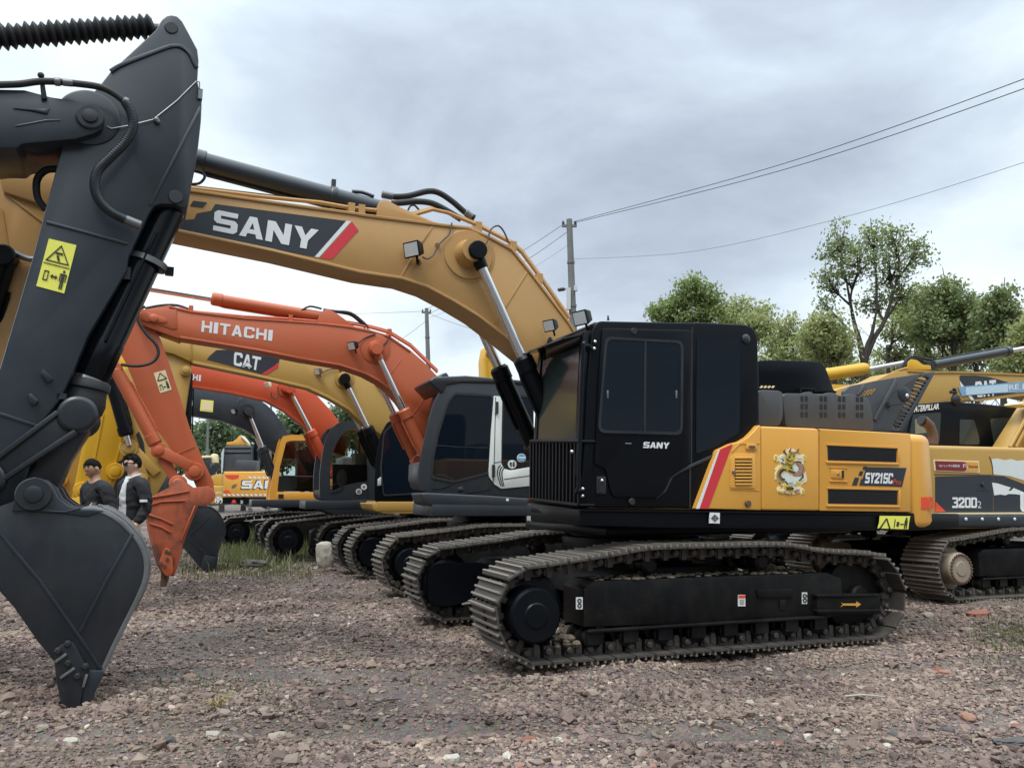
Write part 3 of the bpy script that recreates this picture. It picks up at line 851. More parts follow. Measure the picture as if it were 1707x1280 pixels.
    s = decal(R, 'lifting_point_sticker', M['white'], fr, vd, [Z3([(160, 1031), (222, 1033), (221, 1100), (157, 1098)])], 2)
    cx, cy = Z3([(190, 1066)])[0]; a = circ(cx, cy, 4.6, 14); b = circ(cx, cy, 3.5, 14)
    decal(s, 'pictogram', M['sign_black'], fr, vd, [[a[i], a[(i + 1) % 14], b[(i + 1) % 14], b[i]] for i in range(14)] + [line2((cx - 6.5, cy), (cx + 6.5, cy), 1.1), line2((cx, cy - 6.5), (cx, cy - .7), 1.1), line2((cx, cy + .7), (cx, cy + 6.5), 1.1)], 3)
    q = Z3([(1228, 1052), (1416, 1054), (1404, 1136), (1216, 1130)])
    s = decal(R, 'warning_sticker', M['sign_yellow'], fr, vd, [[q[0], q[1], quadmap(q, .99, .5), q[2], q[3], quadmap(q, .02, .5)]], 2)
    Q = lambda pts: [quadmap(q, x, y) for x, y in pts]
    decal(s, 'pictogram', M['sign_black'], fr, vd, [Q(p) for p in ([(.02, 0), (.2, .8), (.24, .8), (.07, 0)], [(.2, .8), (.24, .8), (.4, 0), (.35, 0)], [(.5, .1), (.52, .1), (.52, .75), (.5, .75)], [(.58, .2), (.66, .2), (.66, .55), (.58, .55)], [(.70, .42), (.82, .42), (.82, .34), (.70, .34)], [(.84, .7), (.93, .7), (.93, .3), (.84, .3)], [(.84, .3), (.87, .3), (.87, .05), (.84, .05)], [(.90, .3), (.93, .3), (.93, .05), (.90, .05)], circ(.885, .8, .03, 8, .09))], 3)

    # ---------------- cab
    def Z2(p): return zm(p, 870, 510, 3.122)
    vc = .2; vf = 1.22
    out = Z2([(303, 1047), (312, 900), (328, 700), (340, 420), (358, 200), (372, 110), (400, 78), (850, 87), (935, 86), (1165, 97), (1208, 115), (1228, 170), (1236, 600), (1165, 690), (1090, 728), (1015, 762), (908, 1052)])
    c = MB(); c.prism(roundpoly(fr.uws(out, vc), .05, 3), vc, vf)
    cab = c.build('cab', M['black'], R, .045, 3)
    r = MB(); r.prism(fr.uws(Z2([(380, 92), (400, 74), (850, 84), (900, 92), (850, 94), (400, 88)]), vc), vc + .08, vf - .08); r.build('roof_panel', M['charcoal_worn'], cab, .015)
    # door, frame, windows
    d = MB(); d.prism(roundpoly(fr.uws(Z2([(412, 116), (870, 126), (880, 140), (868, 828), (810, 862), (770, 890), (735, 965), (700, 998), (470, 994), (455, 960), (430, 850), (372, 824), (392, 400)]), vc), .03, 3), vc - .022, vc + .01)
    door = d.build('door', M['black_gloss'], cab, .010, 2)
    vdr = vc - .022
    w = MB(); w.prism(roundpoly(fr.uws(Z2([(437, 168), (828, 188), (826, 662), (400, 652)]), vdr), .06, 4), vdr - .006, vdr + .004)
    wi = w.build('door_window', M['glass'], door)
    fpoly = roundpoly(fr.uws(Z2([(430, 160), (838, 182), (834, 672), (392, 660)]), vdr), .07, 4); ipoly = roundpoly(fr.uws(Z2([(443, 174), (824, 194), (821, 656), (405, 646)]), vdr), .06, 4)
    f = MB()
    for i in range(len(fpoly)):
        j = (i + 1) % len(fpoly); f.prism([fpoly[i], fpoly[j], ipoly[j], ipoly[i]], vdr - .012, vdr + .003)
    f.prism(line2(*fr.uws(Z2([(640, 182), (636, 654)]), vdr), .022), vdr - .011, vdr)
    f.build('window_frame', M['charcoal_worn'], wi)
    k = MB()
    for x in (443, 800): k.prism(fr.uws(Z2([(x - 4, 440), (x + 4, 440), (x + 4, 482), (x - 4, 482)]), vdr), vdr - .016, vdr - .005)
    k.build('window_latch', M['steel_worn'], wi, .002)
    decal(door, 'maker_badge', M['white'], fr, vdr, word('SANY', Z2([(634, 707), (768, 711), (764, 742), (630, 738)]), gap=.12), 1)
    k = MB(); k.prism(fr.uws(Z2([(536, 712), (568, 713), (568, 718), (536, 717)]), vdr), vdr - .008, vdr); k.build('keyhole_trim', M['chrome'], door)
    k = MB()
    for x, y in ((577, 135), (566, 1018)):
        q = fr.uw(*Z2([(x, y)])[0], vc); k.cyl((q[0], vc, q[1]), (q[0], vc - .03, q[1]), .03)
    k.build('door_stop', M['rubber'], cab)
    k = MB(); k.prism(roundpoly(fr.uws(Z2([(386, 887), (436, 887), (434, 978), (386, 976)]), vc), .01), vc - .012, vc); hp = k.build('handle_plate', M['charcoal_worn'], cab, .003)
    k = MB(); k.prism(fr.uws(Z2([(396, 898), (427, 898), (425, 968), (396, 966)]), vc), vc - .016, vc - .006); k.build('handle_slot', M['slotdark'], hp)
    b_ = MB()
    for x, y in ((411, 908), (375, 188), (371, 224), (255, 758), (311, 951), (310, 988)):
        q = fr.uw(*Z2([(x, y)])[0], vc); b_.ball((q[0], vc - .018, q[1]), .016, 1, 1, 1, 8, 6)
    b_.build('bolt', M['chrome'], cab)
    # rear quarter window, seam and lower trim band
    w = MB(); w.prism(roundpoly(fr.uws(Z2([(908, 160), (1132, 172), (1134, 480), (1130, 660), (1010, 730), (905, 770)]), vc), .03), vc - .006, vc + .004)
    w.build('quarter_window', M['glass'], cab)
    k = MB(); strips(k, fr, vc, [Z2([(884, 110), (880, 830)]), Z2([(874, 840), (874, 1050)])], .016, .006); k.build('seam_strip', M['rubber'], cab)
    k = MB(); k.prism(fr.uws(Z2([(690, 992), (735, 955), (770, 880), (812, 852), (1012, 762), (1016, 778), (820, 868), (782, 893), (748, 965), (700, 1003)]), vc), vc - .012, vc); k.build('trim_band', M['charcoal'], cab, .004)
    k = MB(); k.lathe((fr.uw(*Z2([(1165, 172)])[0], vc)[0], vc + .01, fr.uw(*Z2([(1165, 172)])[0], vc)[1]), (fr.uw(*Z2([(1165, 172)])[0], vc)[0], vc - .02, fr.uw(*Z2([(1165, 172)])[0], vc)[1]), [(0, .05), (.02, .045), (.03, .03)], 14); k.build('latch_cup', M['charcoal'], cab)
    # front: windscreen glass and pillars on the slanted front face (runs from near corner to far corner)
    def uwp(x, y): return fr.uw(*Z2([(x, y)])[0], vc)
    fa, fb_ = uwp(350, 200), uwp(322, 800)
    def front(v, t): # point on front face at depth v, t 0 top ..1 bottom, offset o forward
        return Vector((fa[0] + (fb_[0] - fa[0]) * t, v, fa[1] + (fb_[1] - fa[1]) * t))
    dn = Vector((fb_[1] - fa[1], 0, -(fb_[0] - fa[0]))).normalized()
    if dn.x > 0: dn = -dn
    g = MB()
    a = [front(vc + .1, .0), front(vf - .06, .0), front(vf - .06, .83), front(vc + .1, .83)]
    g.hull8([p + dn * .035 for p in a], [p + dn * .004 for p in a]); g.build('windscreen', M['glass_green'], cab)
    pl = MB()
    for v0, v1 in ((vc + .02, vc + .10), (vf - .07, vf)):
        a = [front(v0, -.12), front(v1, -.12), front(v1, 1.15), front(v0, 1.15)]
        pl.hull8([p + dn * .05 for p in a], [p - dn * .01 for p in a])
    pl.build('front_pillar', M['black_gloss'], cab, .012)
    # rain visor and lamps
    vi = MB(); a = [front(vc + .05, -.12), front(vf - .02, -.12)]
    vi.hull8([a[0], a[1], a[1] + dn * .24 - Vector((0, 0, .07)), a[0] + dn * .22 - Vector((0, -.06, .07))], [p - Vector((0, 0, .015)) for p in (a[0], a[1], a[1] + dn * .24 - Vector((0, 0, .07)), a[0] + dn * .22 - Vector((0, -.06, .07)))])
    vi.build('rain_visor', M['glass_green'], cab)
    work_lamp(cab, fr, 972, 529, vc + .12, M['black'], .085, (-.85, -.3, -.3))
    work_lamp(cab, fr, 919, 542, vf - .1, M['black'], .075, (-.85, -.35, -.3))
    k = MB(); k.tube([fr.p3(1014, 534, vc + .1), fr.p3(1013.5, 526, vc + .1)], [.012, .006]); k.build('aerial', M['rubber'], cab)
    # mirror on the far pillar, grab rail on the near one
    k = MB(); k.tube([fr.p3(925, 582, vf), fr.p3(917, 578, vf), fr.p3(917, 566, vf)], .018, 8, 3); k.ball(fr.p3(917, 574, vf), .05, .6, .9, 1.5); k.build('mirror', M['rubber'], cab)
    k = MB(); k.tube([fr.p3(988, 578, vc), fr.p3(975, 577, vc - .1), fr.p3(972, 590, vc - .12), fr.p3(964, 800, vc - .12), fr.p3(962, 816, vc - .1), fr.p3(969, 818, vc)], .017, 8, 4); k.build('grab_rail', M['black'], cab)
    # stone guard in front of the lower windscreen
    G = MB(); top = [fr.p3(885.5, 735.5, vf), fr.p3(966, 735.5, vc)]; bot = [fr.p3(885, 832, vf), fr.p3(965, 842, vc)]
    off = Vector((-.14, 0, 0))
    T = [Vector(p) + off * .0 for p in top]; B = [Vector(p) + off * .0 for p in bot]
    G.tube([T[0], T[1]], .02); G.tube([B[0], B[1]], .02)
    for i in range(15):
        f_ = i / 14
        a = T[0].lerp(T[1], f_); b = B[0].lerp(B[1], f_)
        G.hull8([a + Vector((-.012, -.012, 0)), a + Vector((.012, -.012, 0)), a + Vector((.012, .012, 0)), a + Vector((-.012, .012, 0))], [b + Vector((-.012, -.012, 0)), b + Vector((.012, -.012, 0)), b + Vector((.012, .012, 0)), b + Vector((-.012, .012, 0))])
    G.tube([T[1], T[1] + Vector((.14, .0, 0))], .016); G.tube([B[1], B[1] + Vector((.14, 0, 0))], .016)
    G.build('front_guard', M['black'], cab)
    k = MB(); k.hull8([T[0] + Vector((.12, 0, -.05)), T[1] + Vector((.12, 0, -.05)), T[1] + Vector((.13, 0, -.05)), T[0] + Vector((.13, 0, -.05))], [B[0] + Vector((.12, 0, 0)), B[1] + Vector((.12, 0, 0)), B[1] + Vector((.13, 0, 0)), B[0] + Vector((.13, 0, 0))])
    k.build('lower_windscreen', M['glass'], cab)
    k = MB()
    q0, q1 = Vector(fr.p3(884, 838, vf)), Vector(fr.p3(966, 848, vc))
    k.hull8([q0, q1, q1 + Vector((.2, 0, 0)), q0 + Vector((.2, 0, 0))], [p - Vector((0, 0, .09)) for p in (q0, q1, q1 + Vector((.2, 0, 0)), q0 + Vector((.2, 0, 0)))])
    k.build('front_step', M['black'], R, .012)

    # ---------------- on the deck behind the cab
    k = MB(); k.prism(roundpoly(fr.uws(Z3([(470, 268), (500, 262), (600, 268), (622, 280), (622, 436), (600, 490), (470, 490)]), .5), .03), .5, 1.1); pre = k.build('air_cleaner_box', M['grey_cover'], R, .03)
    k = MB()
    hc = roundpoly(fr.uws(Z3([(622, 300), (640, 284), (740, 286), (770, 276), (800, 274), (820, 290), (880, 290), (910, 279), (945, 281), (970, 297), (1010, 296), (1040, 288), (1075, 292), (1095, 302), (1140, 306), (1168, 330), (1180, 400), (1192, 520), (640, 492)]), .6), .03, 3)
    k.prism(hc, .6, .64)
    cov = k.build('engine_cover', M['grey_cover'], R, .012)
    k = MB(); k.box(hc[0][0] + .05, fr.uw(*Z3([(1180, 400)])[0], .6)[0], .64, 1.7, 2.0, fr.uw(*Z3([(900, 305)])[0], .6)[1]); k.build('cover_body', M['grey_cover'], cov, .04)
    sl = MB()
    for cx in (756, 876, 992, 1104):
        for j in range(3):
            for dx in (-15, 12):
                x = cx + dx; y = 318 + 50 * j + (cx - 756) * .01
                sl.prism(roundpoly(fr.uws(Z3([(x - 9, y - 17), (x + 8, y - 16), (x + 8, y + 17), (x - 8, y + 16)]), .6), .01), .6 - .004, .6 + .004)
    sl.build('cover_slot', M['slotdark'], cov)
    # black raised hood flap with hazard flashes, further across the deck
    k = MB(); vb = 2.3
    k.prism(roundpoly(fr.uws(zm([(40, 92), (300, 88), (880, 108), (930, 120), (990, 190), (1020, 260), (1110, 520), (1165, 528), (1130, 570), (40, 560)], 1260, 590, 8.535), vb), .03), vb, vb + .35)
    hf = k.build('raised_rear_flap', M['black_gloss'], R, .02)
    decal(hf, 'hazard_flash', M['cream'], fr, vb, [zm([(50 + 55 * i, 480), (75 + 55 * i, 452), (105 + 55 * i, 456), (80 + 55 * i, 486)], 1260, 590, 8.535) for i in range(4)], 1)
    k = MB(); k.tube([fr.p3(*zm([(630, 540)], 1260, 590, 8.535)[0], vb - .05), fr.p3(*zm([(640, 492)], 1260, 590, 8.535)[0], vb - .05), fr.p3(*zm([(830, 500)], 1260, 590, 8.535)[0], vb - .05), fr.p3(*zm([(845, 540)], 1260, 590, 8.535)[0], vb - .05)], .012); k.build('flap_handle', M['black'], hf)
    # grey engine hood standing open, its slots see-through
    vg = 1.75; HM = M['grey_cover']
    k = MB(); k.prism(roundpoly(fr.uws(Z3([(1010, 270), (1050, 237), (1300, 190), (1500, 160), (1470, 186), (1440, 250), (1310, 490), (1300, 520), (1190, 516), (1120, 500), (1000, 480)]), vg), .02), vg, vg + .06)
    hood = k.build('open_engine_hood', HM, R, .012)
    k = MB(); k.prism(fr.uws(Z3([(1500, 160), (1570, 146), (1574, 165), (1380, 520), (1345, 518), (1540, 190), (1510, 178)]), vg), vg, vg + .06); k.prism(fr.uws(Z3([(1470, 186), (1500, 160), (1515, 178)]), vg), vg, vg + .06); k.prism(fr.uws(Z3([(1300, 520), (1312, 486), (1345, 518)]), vg), vg, vg + .06)
    k.build('hood_rim', HM, hood, .01)
    k = MB()
    for i in range(14):
        t = i / 13
        a = Vector((1478 + (1322 - 1478) * t, 200 + (475 - 200) * t)); b = Vector((1540 + (1372 - 1540) * t, 214 + (494 - 214) * t))
        k.prism(line2(*fr.uws(Z3([tuple(a), tuple(b)]), vg), .016 if i % 3 else .032), vg + .004, vg + .05)
    k.build('hood_grille_bar', HM, hood)
    k = MB(); strips(k, fr, vg, [Z3([(1330, 200), (1195, 455)]), Z3([(1130, 235), (1090, 300)])], .05, .02); k.build('hood_rib', HM, hood, .008)
    k = MB(); q = fr.uw(*Z3([(1382, 290)])[0], vg); k.lathe((q[0], vg + .02, q[1]), (q[0], vg - .02, q[1]), [(0, .11), (.03, .10), (.04, .075), (.041, .0)], 22); hr = k.build('hood_port', M['charcoal'], hood)
    k = MB(); k.ball((q[0] + .03, vg + .0, q[1] - .02), .035); k.build('port_lens', M['lens'], hr)
    decal(hood, 'grille_mesh', M['catgold'], fr, vg, [Z3([(1115 + 20 * i + 8 * j, 270 - 4 * i - 10 * j + 22), (1127 + 20 * i + 8 * j, 255 - 4 * i - 10 * j + 22), (1135 + 20 * i + 8 * j, 257 - 4 * i - 10 * j + 22), (1123 + 20 * i + 8 * j, 272 - 4 * i - 10 * j + 22)]) for i in range(4) for j in range(-1, 2)], 1)
    k = MB(); k.tube([fr.p3(*Z3([(1275, 358)])[0], vg - .04), fr.p3(*Z3([(1370, 350)])[0], vg - .04)], .008); k.lathe(fr.p3(*Z3([(1275, 358)])[0], vg), fr.p3(*Z3([(1275, 358)])[0], vg - .05), [(0, .04), (.02, .04)], 12); k.build('hood_stay', M['rubber'], hood)

    # ---------------- boom
    vb0 = 1.27; th = .44
    def Z4(p): return zm(p, 300, 200, 3.556)
    def Z5b(p): return zm(p, 600, 300, 3.556)
    near = [(20, 255), (70, 268), (180, 291)] + Z4([(65, 420), (640, 503), (1060, 560)]) + Z5b([(0, 208), (430, 262), (640, 285), (760, 335), (900, 412), (1000, 535), (1100, 665), (1240, 850)]) \
        + [(985, 600), (1012, 655), (1020, 700), (1005, 728), (980, 730)] + Z5b([(1160, 1200), (1000, 1040), (850, 918), (700, 802), (550, 712), (400, 632), (250, 582), (0, 545)]) + Z4([(540, 772), (0, 660)]) + [(180, 361), (60, 338), (5, 320), (-5, 275)]
    boom = body_boom(fr, R, near, vb0, th, M['gold'], 'boom', .012)
    vbn = vb0
    k = MB()
    edge_t = [(180, 291)] + Z4([(65, 420), (640, 503), (1060, 560)]) + Z5b([(0, 208), (430, 262), (640, 285), (760, 335), (900, 412), (1000, 535), (1100, 665), (1240, 850)]) + [(985, 600)]
    edge_b = Z5b([(1000, 1040), (850, 918), (700, 802), (550, 712), (400, 632), (250, 582), (0, 545)]) + Z4([(540, 772), (0, 660)]) + [(180, 361)]
    strips(k, fr, vbn, [edge_t, edge_b], .028, .014)
    strips(k, fr, vbn, [Z5b([(430, 275), (370, 370)]), Z5b([(305, 465), (240, 580)]), Z5b([(990, 545), (805, 850)])], .02, .006)
    k.build('boom_flange', M['gold'], boom, .004)
    k = MB(); q = fr.uw(*Z5b([(640, 445)])[0], vbn)
    k.lathe((q[0], vbn + .02, q[1]), (q[0], vbn - .02, q[1]), [(0, .29), (.02, .285), (.026, .25), (.04, .24)], 36); k.lathe((q[0], vbn, q[1]), (q[0], vbn - .18, q[1]), [(0, .15), (.15, .11), (.18, .11)], 24)
    k.build('pin_boss', M['gold'], boom)
    dc = decal(boom, 'maker_panel', M['decalblack'], fr, vbn, [Z4([(210, 500), (985, 600), (800, 812), (-60, 655), (-60, 600), (85, 590), (100, 555), (185, 540)]), Z4([(80, 480), (160, 490), (135, 520), (60, 510)])], 1)
    decal(dc, 'maker_name', M['white'], fr, vbn, word('SANY', Z4([(207, 533), (822, 655), (800, 776), (195, 655)]), gap=.10), 2)
    decal(boom, 'white_stripe', M['white'], fr, vbn, [Z4([(985, 600), (1015, 602), (825, 815), (797, 812)])], 1)
    decal(boom, 'red_stripe', M['red'], fr, vbn, [Z4([(1020, 605), (1058, 655), (900, 828), (832, 818)])], 1)
    # pipes and hoses along the top
    k = MB(); vp = vb0 + .08
    k.tube([fr.p3(x, y, vp) for x, y in [(180, 286)] + Z4([(65, 405), (500, 457), (830, 490), (1000, 520), (1280, 548)]) + Z5b([(100, 185), (310, 210), (430, 175), (520, 195), (700, 270), (900, 375), (960, 430), (1070, 580), (1240, 820)])], .020, 8)
    k.tube([fr.p3(x, y, vp + .2) for x, y in Z4([(65, 398), (500, 450), (1000, 512)]) + Z5b([(100, 178), (310, 200), (430, 168), (520, 188), (700, 262), (900, 368), (960, 420), (1070, 570), (1240, 812)])], .020, 8)
    k.build('hydraulic_pipe', M['gold'], boom)
    k = MB()
    for x, y in Z4([(1015, 520), (1075, 530)]) + Z5b([(700, 275), (905, 390), (1060, 580)]):
        c_ = fr.p3(x, y, vp); k.box(c_[0] - .03, c_[0] + .03, c_[1] - .04, c_[1] + .24, c_[2] - .06, c_[2] + .035)
    k.build('pipe_clamp', M['gold'], boom)
    k = MB(); vh = vb0 + .28
    k.tube([fr.p3(x, y, vh) for x, y in Z5b([(130, 85), (200, 100), (290, 95), (400, 68), (470, 78), (550, 130), (620, 190), (680, 225)])], .030, 10, 4)
    k.tube([fr.p3(x, y, vh - .15) for x, y in Z5b([(190, 140), (260, 135), (340, 128), (430, 140), (520, 185), (600, 235)])], .030, 10, 4)
    k.tube([fr.p3(x, y, vh) for x, y in Z5b([(285, 180), (300, 155), (325, 152), (355, 185)])], .010, 6, 4)
    k.build('hydraulic_hose', M['rubber'], boom)
    k = MB()
    for a, b in (((130, 85), (195, 98)), ((625, 190), (665, 222))):
        a, b = Z5b([a])[0], Z5b([b])[0]; k.cyl(fr.p3(*a, vh), fr.p3(*b, vh), .038)
    k.build('hose_fitting', M['steel_worn'], boom)
    k = MB(); k.prism(roundpoly(fr.uws(Z5b([(100, 160), (120, 122), (160, 118), (240, 160), (420, 240), (640, 300), (640, 330), (100, 250)]), vb0 + .06), .03), vb0 + .06, vb0 + .12); k.prism(roundpoly(fr.uws(Z5b([(100, 160), (120, 122), (160, 118), (240, 160), (420, 240), (640, 300), (640, 330), (100, 250)]), vb0 + .18), .03), vb0 + .32, vb0 + .38)
    k.build('cylinder_bracket', M['gold'], boom, .01)
    k = MB()
    k.tube([fr.p3(x, y, vbn - .03) for x, y in Z5b([(370, 455), (400, 468), (440, 440), (462, 390), (500, 350), (530, 320), (545, 255)])], .008, 6, 3)
    k.tube([fr.p3(x, y, vbn - .05) for x, y in Z5b([(715, 408), (755, 365), (775, 295), (820, 272), (855, 310), (880, 370)])], .009, 6, 3)
    k.build('lamp_cable', M['wire'], boom)
    work_lamp(boom, fr, 691, 416, vbn - .12, M['black'], .095, (-.8, -.55, -.25))
    k = MB(); k.tube([fr.p3(697, 436, vbn - .06), fr.p3(699, 438, vbn + .02)], .025); k.tube([fr.p3(729, 408, vbn - .02), fr.p3(729, 408, vbn + .02)], .02); k.build('lamp_bracket', M['brass'], boom)
    # cylinders
    for vv, a, b, nm in ((vb0 - .12, (792, 421), (935, 740), 0), (vb0 + th + .10, (792, 421), (935, 740), 1)):
        q1 = fr.uw(*a, vb0 - .12); p1 = fr.uw(*b, vb0 - .12)
        cylinder(R, (p1[0], vv, p1[1]), (q1[0], vv, q1[1]), [M['black'], M['chrome']], .085, .048, .46)
    p = fr.p3(640, 352, vb0 + .22); q = fr.p3(80, 202, vb0 + .22)
    cylinder(R, p, q, [M['charcoal'], M['chrome']], .092, .052, .62, 'arm_cylinder', .07)
    k = MB()
    a, b = Vector(p), Vector(q); d = (b - a)
    for f_ in (.17,):
        c_ = a + d * f_; k.lathe(c_ - d.normalized() * .03, c_ + d.normalized() * .03, [(0, .1), (.01, .105), (.05, .105), (.06, .1)], 18); k.box(c_.x - .02, c_.x + .02, c_.y - .03, c_.y + .03, c_.z + .09, c_.z + .17); k.box(c_.x - .02, c_.x + .02, c_.y - .03, c_.y + .03, c_.z - .16, c_.z - .09)
    k.tube([fr.p3(x, y, vb0 + .2) for x, y in Z4([(1020, 425), (1080, 430), (1150, 455)])], .018, 6, 3)
    k.build('cylinder_clamp', M['charcoal'], R)
    # arm and bucket, mostly behind the foreground arm
    va = vb0 + .03
    arm = body_boom(fr, R, [(60, 178), (95, 175), (110, 200), (112, 260), (92, 400), (70, 510), (40, 640), (5, 760), (-30, 850), (-60, 872), (-90, 850), (-80, 770), (-50, 600), (-5, 480), (0, 420), (-30, 330), (-25, 280), (20, 215)], va, .42, M['gold'], 'arm')
    k = MB(); strips(k, fr, va, [[(8, 322), (75, 372)], [(-20, 335), (2, 350), (14, 420)], [(95, 270), (78, 372), (58, 480)]], .02, .008); k.build('weld_bead', M['gold'], arm)
    cylinder(R, fr.p3(8, 430, va - .06), fr.p3(-105, 800, va + .2), [M['black'], M['chrome']], .085, .05, .7, 'bucket_cylinder')
    k = MB(); k.tube([fr.p3(x, y, va - .05) for x, y in [(-10, 415), (20, 420), (50, 432), (90, 430)]], .025, 8, 3); k.build('arm_hose', M['steel_worn'], R)
    side = fr.uws([(-130, 840), (-100, 850), (-70, 900), (-75, 980), (-130, 1090), (-170, 1130), (-260, 900), (-220, 850)], .9)
    back = fr.uws([(-100, 850), (-78, 870), (-70, 900), (-67, 940), (-75, 980), (-100, 1040), (-130, 1090), (-170, 1130)], .9)
    bucket(R, side, back, .9, 2.1, M['charcoal_worn'], M['steel_worn'], tip=side[5], tooth_dir=(0, -1))
    return R


build_main()
# ------------------------------------------------------------------ the dark machine in front: boom end, arm, linkage, bucket
def build_front():
    g = ground_pt(120, 1186)
    fr = Frame(g.x, g.y, TH + .075)
    R = empty('excavator', fr, 'charcoal excavator arm with bellows and big bucket, the machine closest to the camera', 'excavator', GE)
    def Z1(p): return zm(p, 0, 0, 2.977)
    def Zb(p): return zm(p, 0, 400, 2.977)
    def Zc(p): return zm(p, 0, 780, 2.977)
    BW = 1.2; vs = .40; ts = .42
    # arm
    near = Z1([(850, 74), (880, 80), (905, 105), (935, 160), (980, 245), (986, 300), (980, 400), (1002, 500), (998, 600), (985, 720), (965, 850), (945, 950), (936, 1012), (925, 1032), (905, 1032), (870, 1015), (800, 1012), (765, 1022), (740, 1060)]) \
        + [(215, 427)] + Zb([(630, 150), (440, 470), (370, 640), (300, 790), (190, 930)]) + [(57, 755), (46, 792), (32, 828), (0, 880), (-55, 905), (-100, 890), (-110, 850), (-60, 740), (0, 612)] + [(54, 430), (104, 242), (140, 168)] + Z1([(490, 430), (550, 352), (640, 270), (770, 150), (800, 100), (825, 78)])
    arm = body_boom(fr, R, near, vs, ts, M['charcoal'], 'arm', .014)
    k = MB()
    strips(k, fr, vs, [Z1([(995, 535), (745, 1020)]), Zb([(0, 862), (190, 925)]), Z1([(230, 1103), (430, 1155), (632, 1212)])], .022, .010)
    k.build('weld_bead', M['charcoal'], arm, .004)
    k = MB(); strips(k, fr, vs, [spl2(Z1([(548, 356), (600, 325), (740, 270), (850, 232), (900, 235), (940, 265), (962, 310), (978, 340)]), 4)], .028, .012); k.build('cover_plate_edge', M['charcoal'], arm, .004)
    k = MB()
    for q in ([(200, 665), (215, 640), (268, 692), (240, 712)], [(140, 770), (160, 762), (196, 800), (172, 826), (145, 806)]):
        k.prism(roundpoly(fr.uws(Zb(q), vs), .01), vs - .035, vs + .005)
    k.build('stop_block', M['charcoal_worn'], arm, .008)
    k = MB()
    for x, y, r in ((850, 140, .048), (872, 978, .052)):
        c = fr.uw(*Z1([(x, y)])[0], vs); k.lathe((c[0], vs + .02, c[1]), (c[0], vs - .01, c[1]), [(0, r * 1.05), (.02, r * 1.05), (.024, r), (.03, r * .9)], 24)
    c = fr.uw(*Zb([(305, 775)])[0], vs); k.box(c[0] - .03, c[0] + .03, vs, vs + .2, c[1] - .02, c[1] + .02)
    k.box(*[t for t in (lambda c: (c[0] - .03, c[0] + .05, vs + .05, vs + .25, c[1] - .05, c[1] + .04))(fr.uw(*Zb([(610, 150)])[0], vs))])
    k.build('arm_pin', M['charcoal_worn'], arm)
    # round joint plate behind the boom fork
    c = fr.uw(*Z1([(440, 585)])[0], vs)
    k = MB(); k.lathe((c[0], vs + .02, c[1]), (c[0], vs - .016, c[1]), [(0, .21), (.03, .205), (.036, .19)], 36); k.build('joint_plate', M['charcoal'], arm)
    warning_sticker(arm, fr, vs, [(81.5, 398), (127.5, 409), (107, 489.5), (60.5, 477)])
    # boom fork with its pin
    vb = .31; tb = .60
    pb = Z1([(-1600, 560), (-1000, 480), (-500, 450), (-100, 440), (120, 445), (250, 480), (420, 505), (465, 520), (500, 550), (518, 590), (505, 640), (470, 662), (380, 690), (110, 715), (85, 738), (0, 735), (-300, 760), (-800, 850), (-1500, 1000)])
    boom = body_boom(fr, R, pb, vb, tb, M['charcoal'], 'boom', .014)
    k = MB(); c = fr.uw(*Z1([(448, 585)])[0], vb)
    k.lathe((c[0], vb + .02, c[1]), (c[0], vb - .05, c[1]), [(0, .092), (.03, .09), (.035, .083), (.045, .083), (.046, .05), (.065, .048), (.07, .02)], 28); k.build('boom_pin', M['charcoal_worn'], boom)
    k = MB()
    k.prism(fr.uws(Z1([(60, 540), (215, 545), (250, 538), (235, 570), (150, 552)]), vb), vb - .012, vb + .003)
    strips(k, fr, vb, [Z1([(75, 628), (150, 615), (225, 600), (300, 598)])], .014, .006)
    k.build('boom_rib', M['charcoal'], boom, .005)
    k = MB(); k.prism(fr.uws(Z1([(195, 375), (215, 378), (235, 495), (206, 498)]), vb), vb - .02, vb + .01); k.ball(fr.p3(*Z1([(203, 375)])[0], vb - .02), .022); k.build('hose_strap', M['rubber'], boom, .004)
    # hoses
    k = MB(); vh = vb - .04
    k.tube([fr.p3(x, y, vh + .02) for x, y in Z1([(-300, 430), (0, 422), (100, 418), (190, 406), (270, 406)])] + [fr.p3(x, y, vh - .02) for x, y in Z1([(370, 415), (490, 432), (560, 462), (622, 508)])], .024, 10, 4)
    k.tube([fr.p3(x, y, vh - .03) for x, y in Z1([(622, 508), (650, 560), (660, 630), (620, 710), (540, 790), (485, 850), (470, 920), (490, 990), (545, 1050), (620, 1090)])] , .030, 10, 6)
    k.tube([fr.p3(x, y, vs + .25) for x, y in Z1([(285, 840), (230, 845), (190, 880), (180, 930), (190, 990), (225, 1040)])], .026, 10, 5)
    k.tube([fr.p3(x, y, vs + .25) for x, y in Z1([(960, 845), (1000, 855), (1016, 880), (990, 910), (945, 915)])], .011, 8, 5)
    k.build('hydraulic_hose', M['rubber'], R)
    rg = MB()
    P = spline3([Vector(fr.p3(x, y, vh - .03)) for x, y in Z1([(622, 508), (650, 560), (660, 630), (620, 710), (540, 790), (485, 850), (470, 920), (490, 990), (545, 1050), (620, 1090)])], 9)
    for a, b in zip(P[:-1], P[1:]):
        m = (a + b) / 2; d = (b - a).normalized(); rg.lathe(m - d * .005, m + d * .005, [(0, .028), (.002, .034), (.008, .034), (.010, .028)], 12)
    rg.build('hose_guard', M['charcoal'], R)
    k = MB()
    for a, b, r in (((270, 406), (300, 408), .03), ((310, 409), (362, 414), .026), ((612, 500), (636, 512), .032), ((620, 1088), (700, 1120), .032)):
        k.cyl(fr.p3(*Z1([a])[0], vh - .02), fr.p3(*Z1([b])[0], vh - .02), r)
    k.build('hose_fitting', M['steel_worn'], R)
    k = MB(); vt = vs - .02
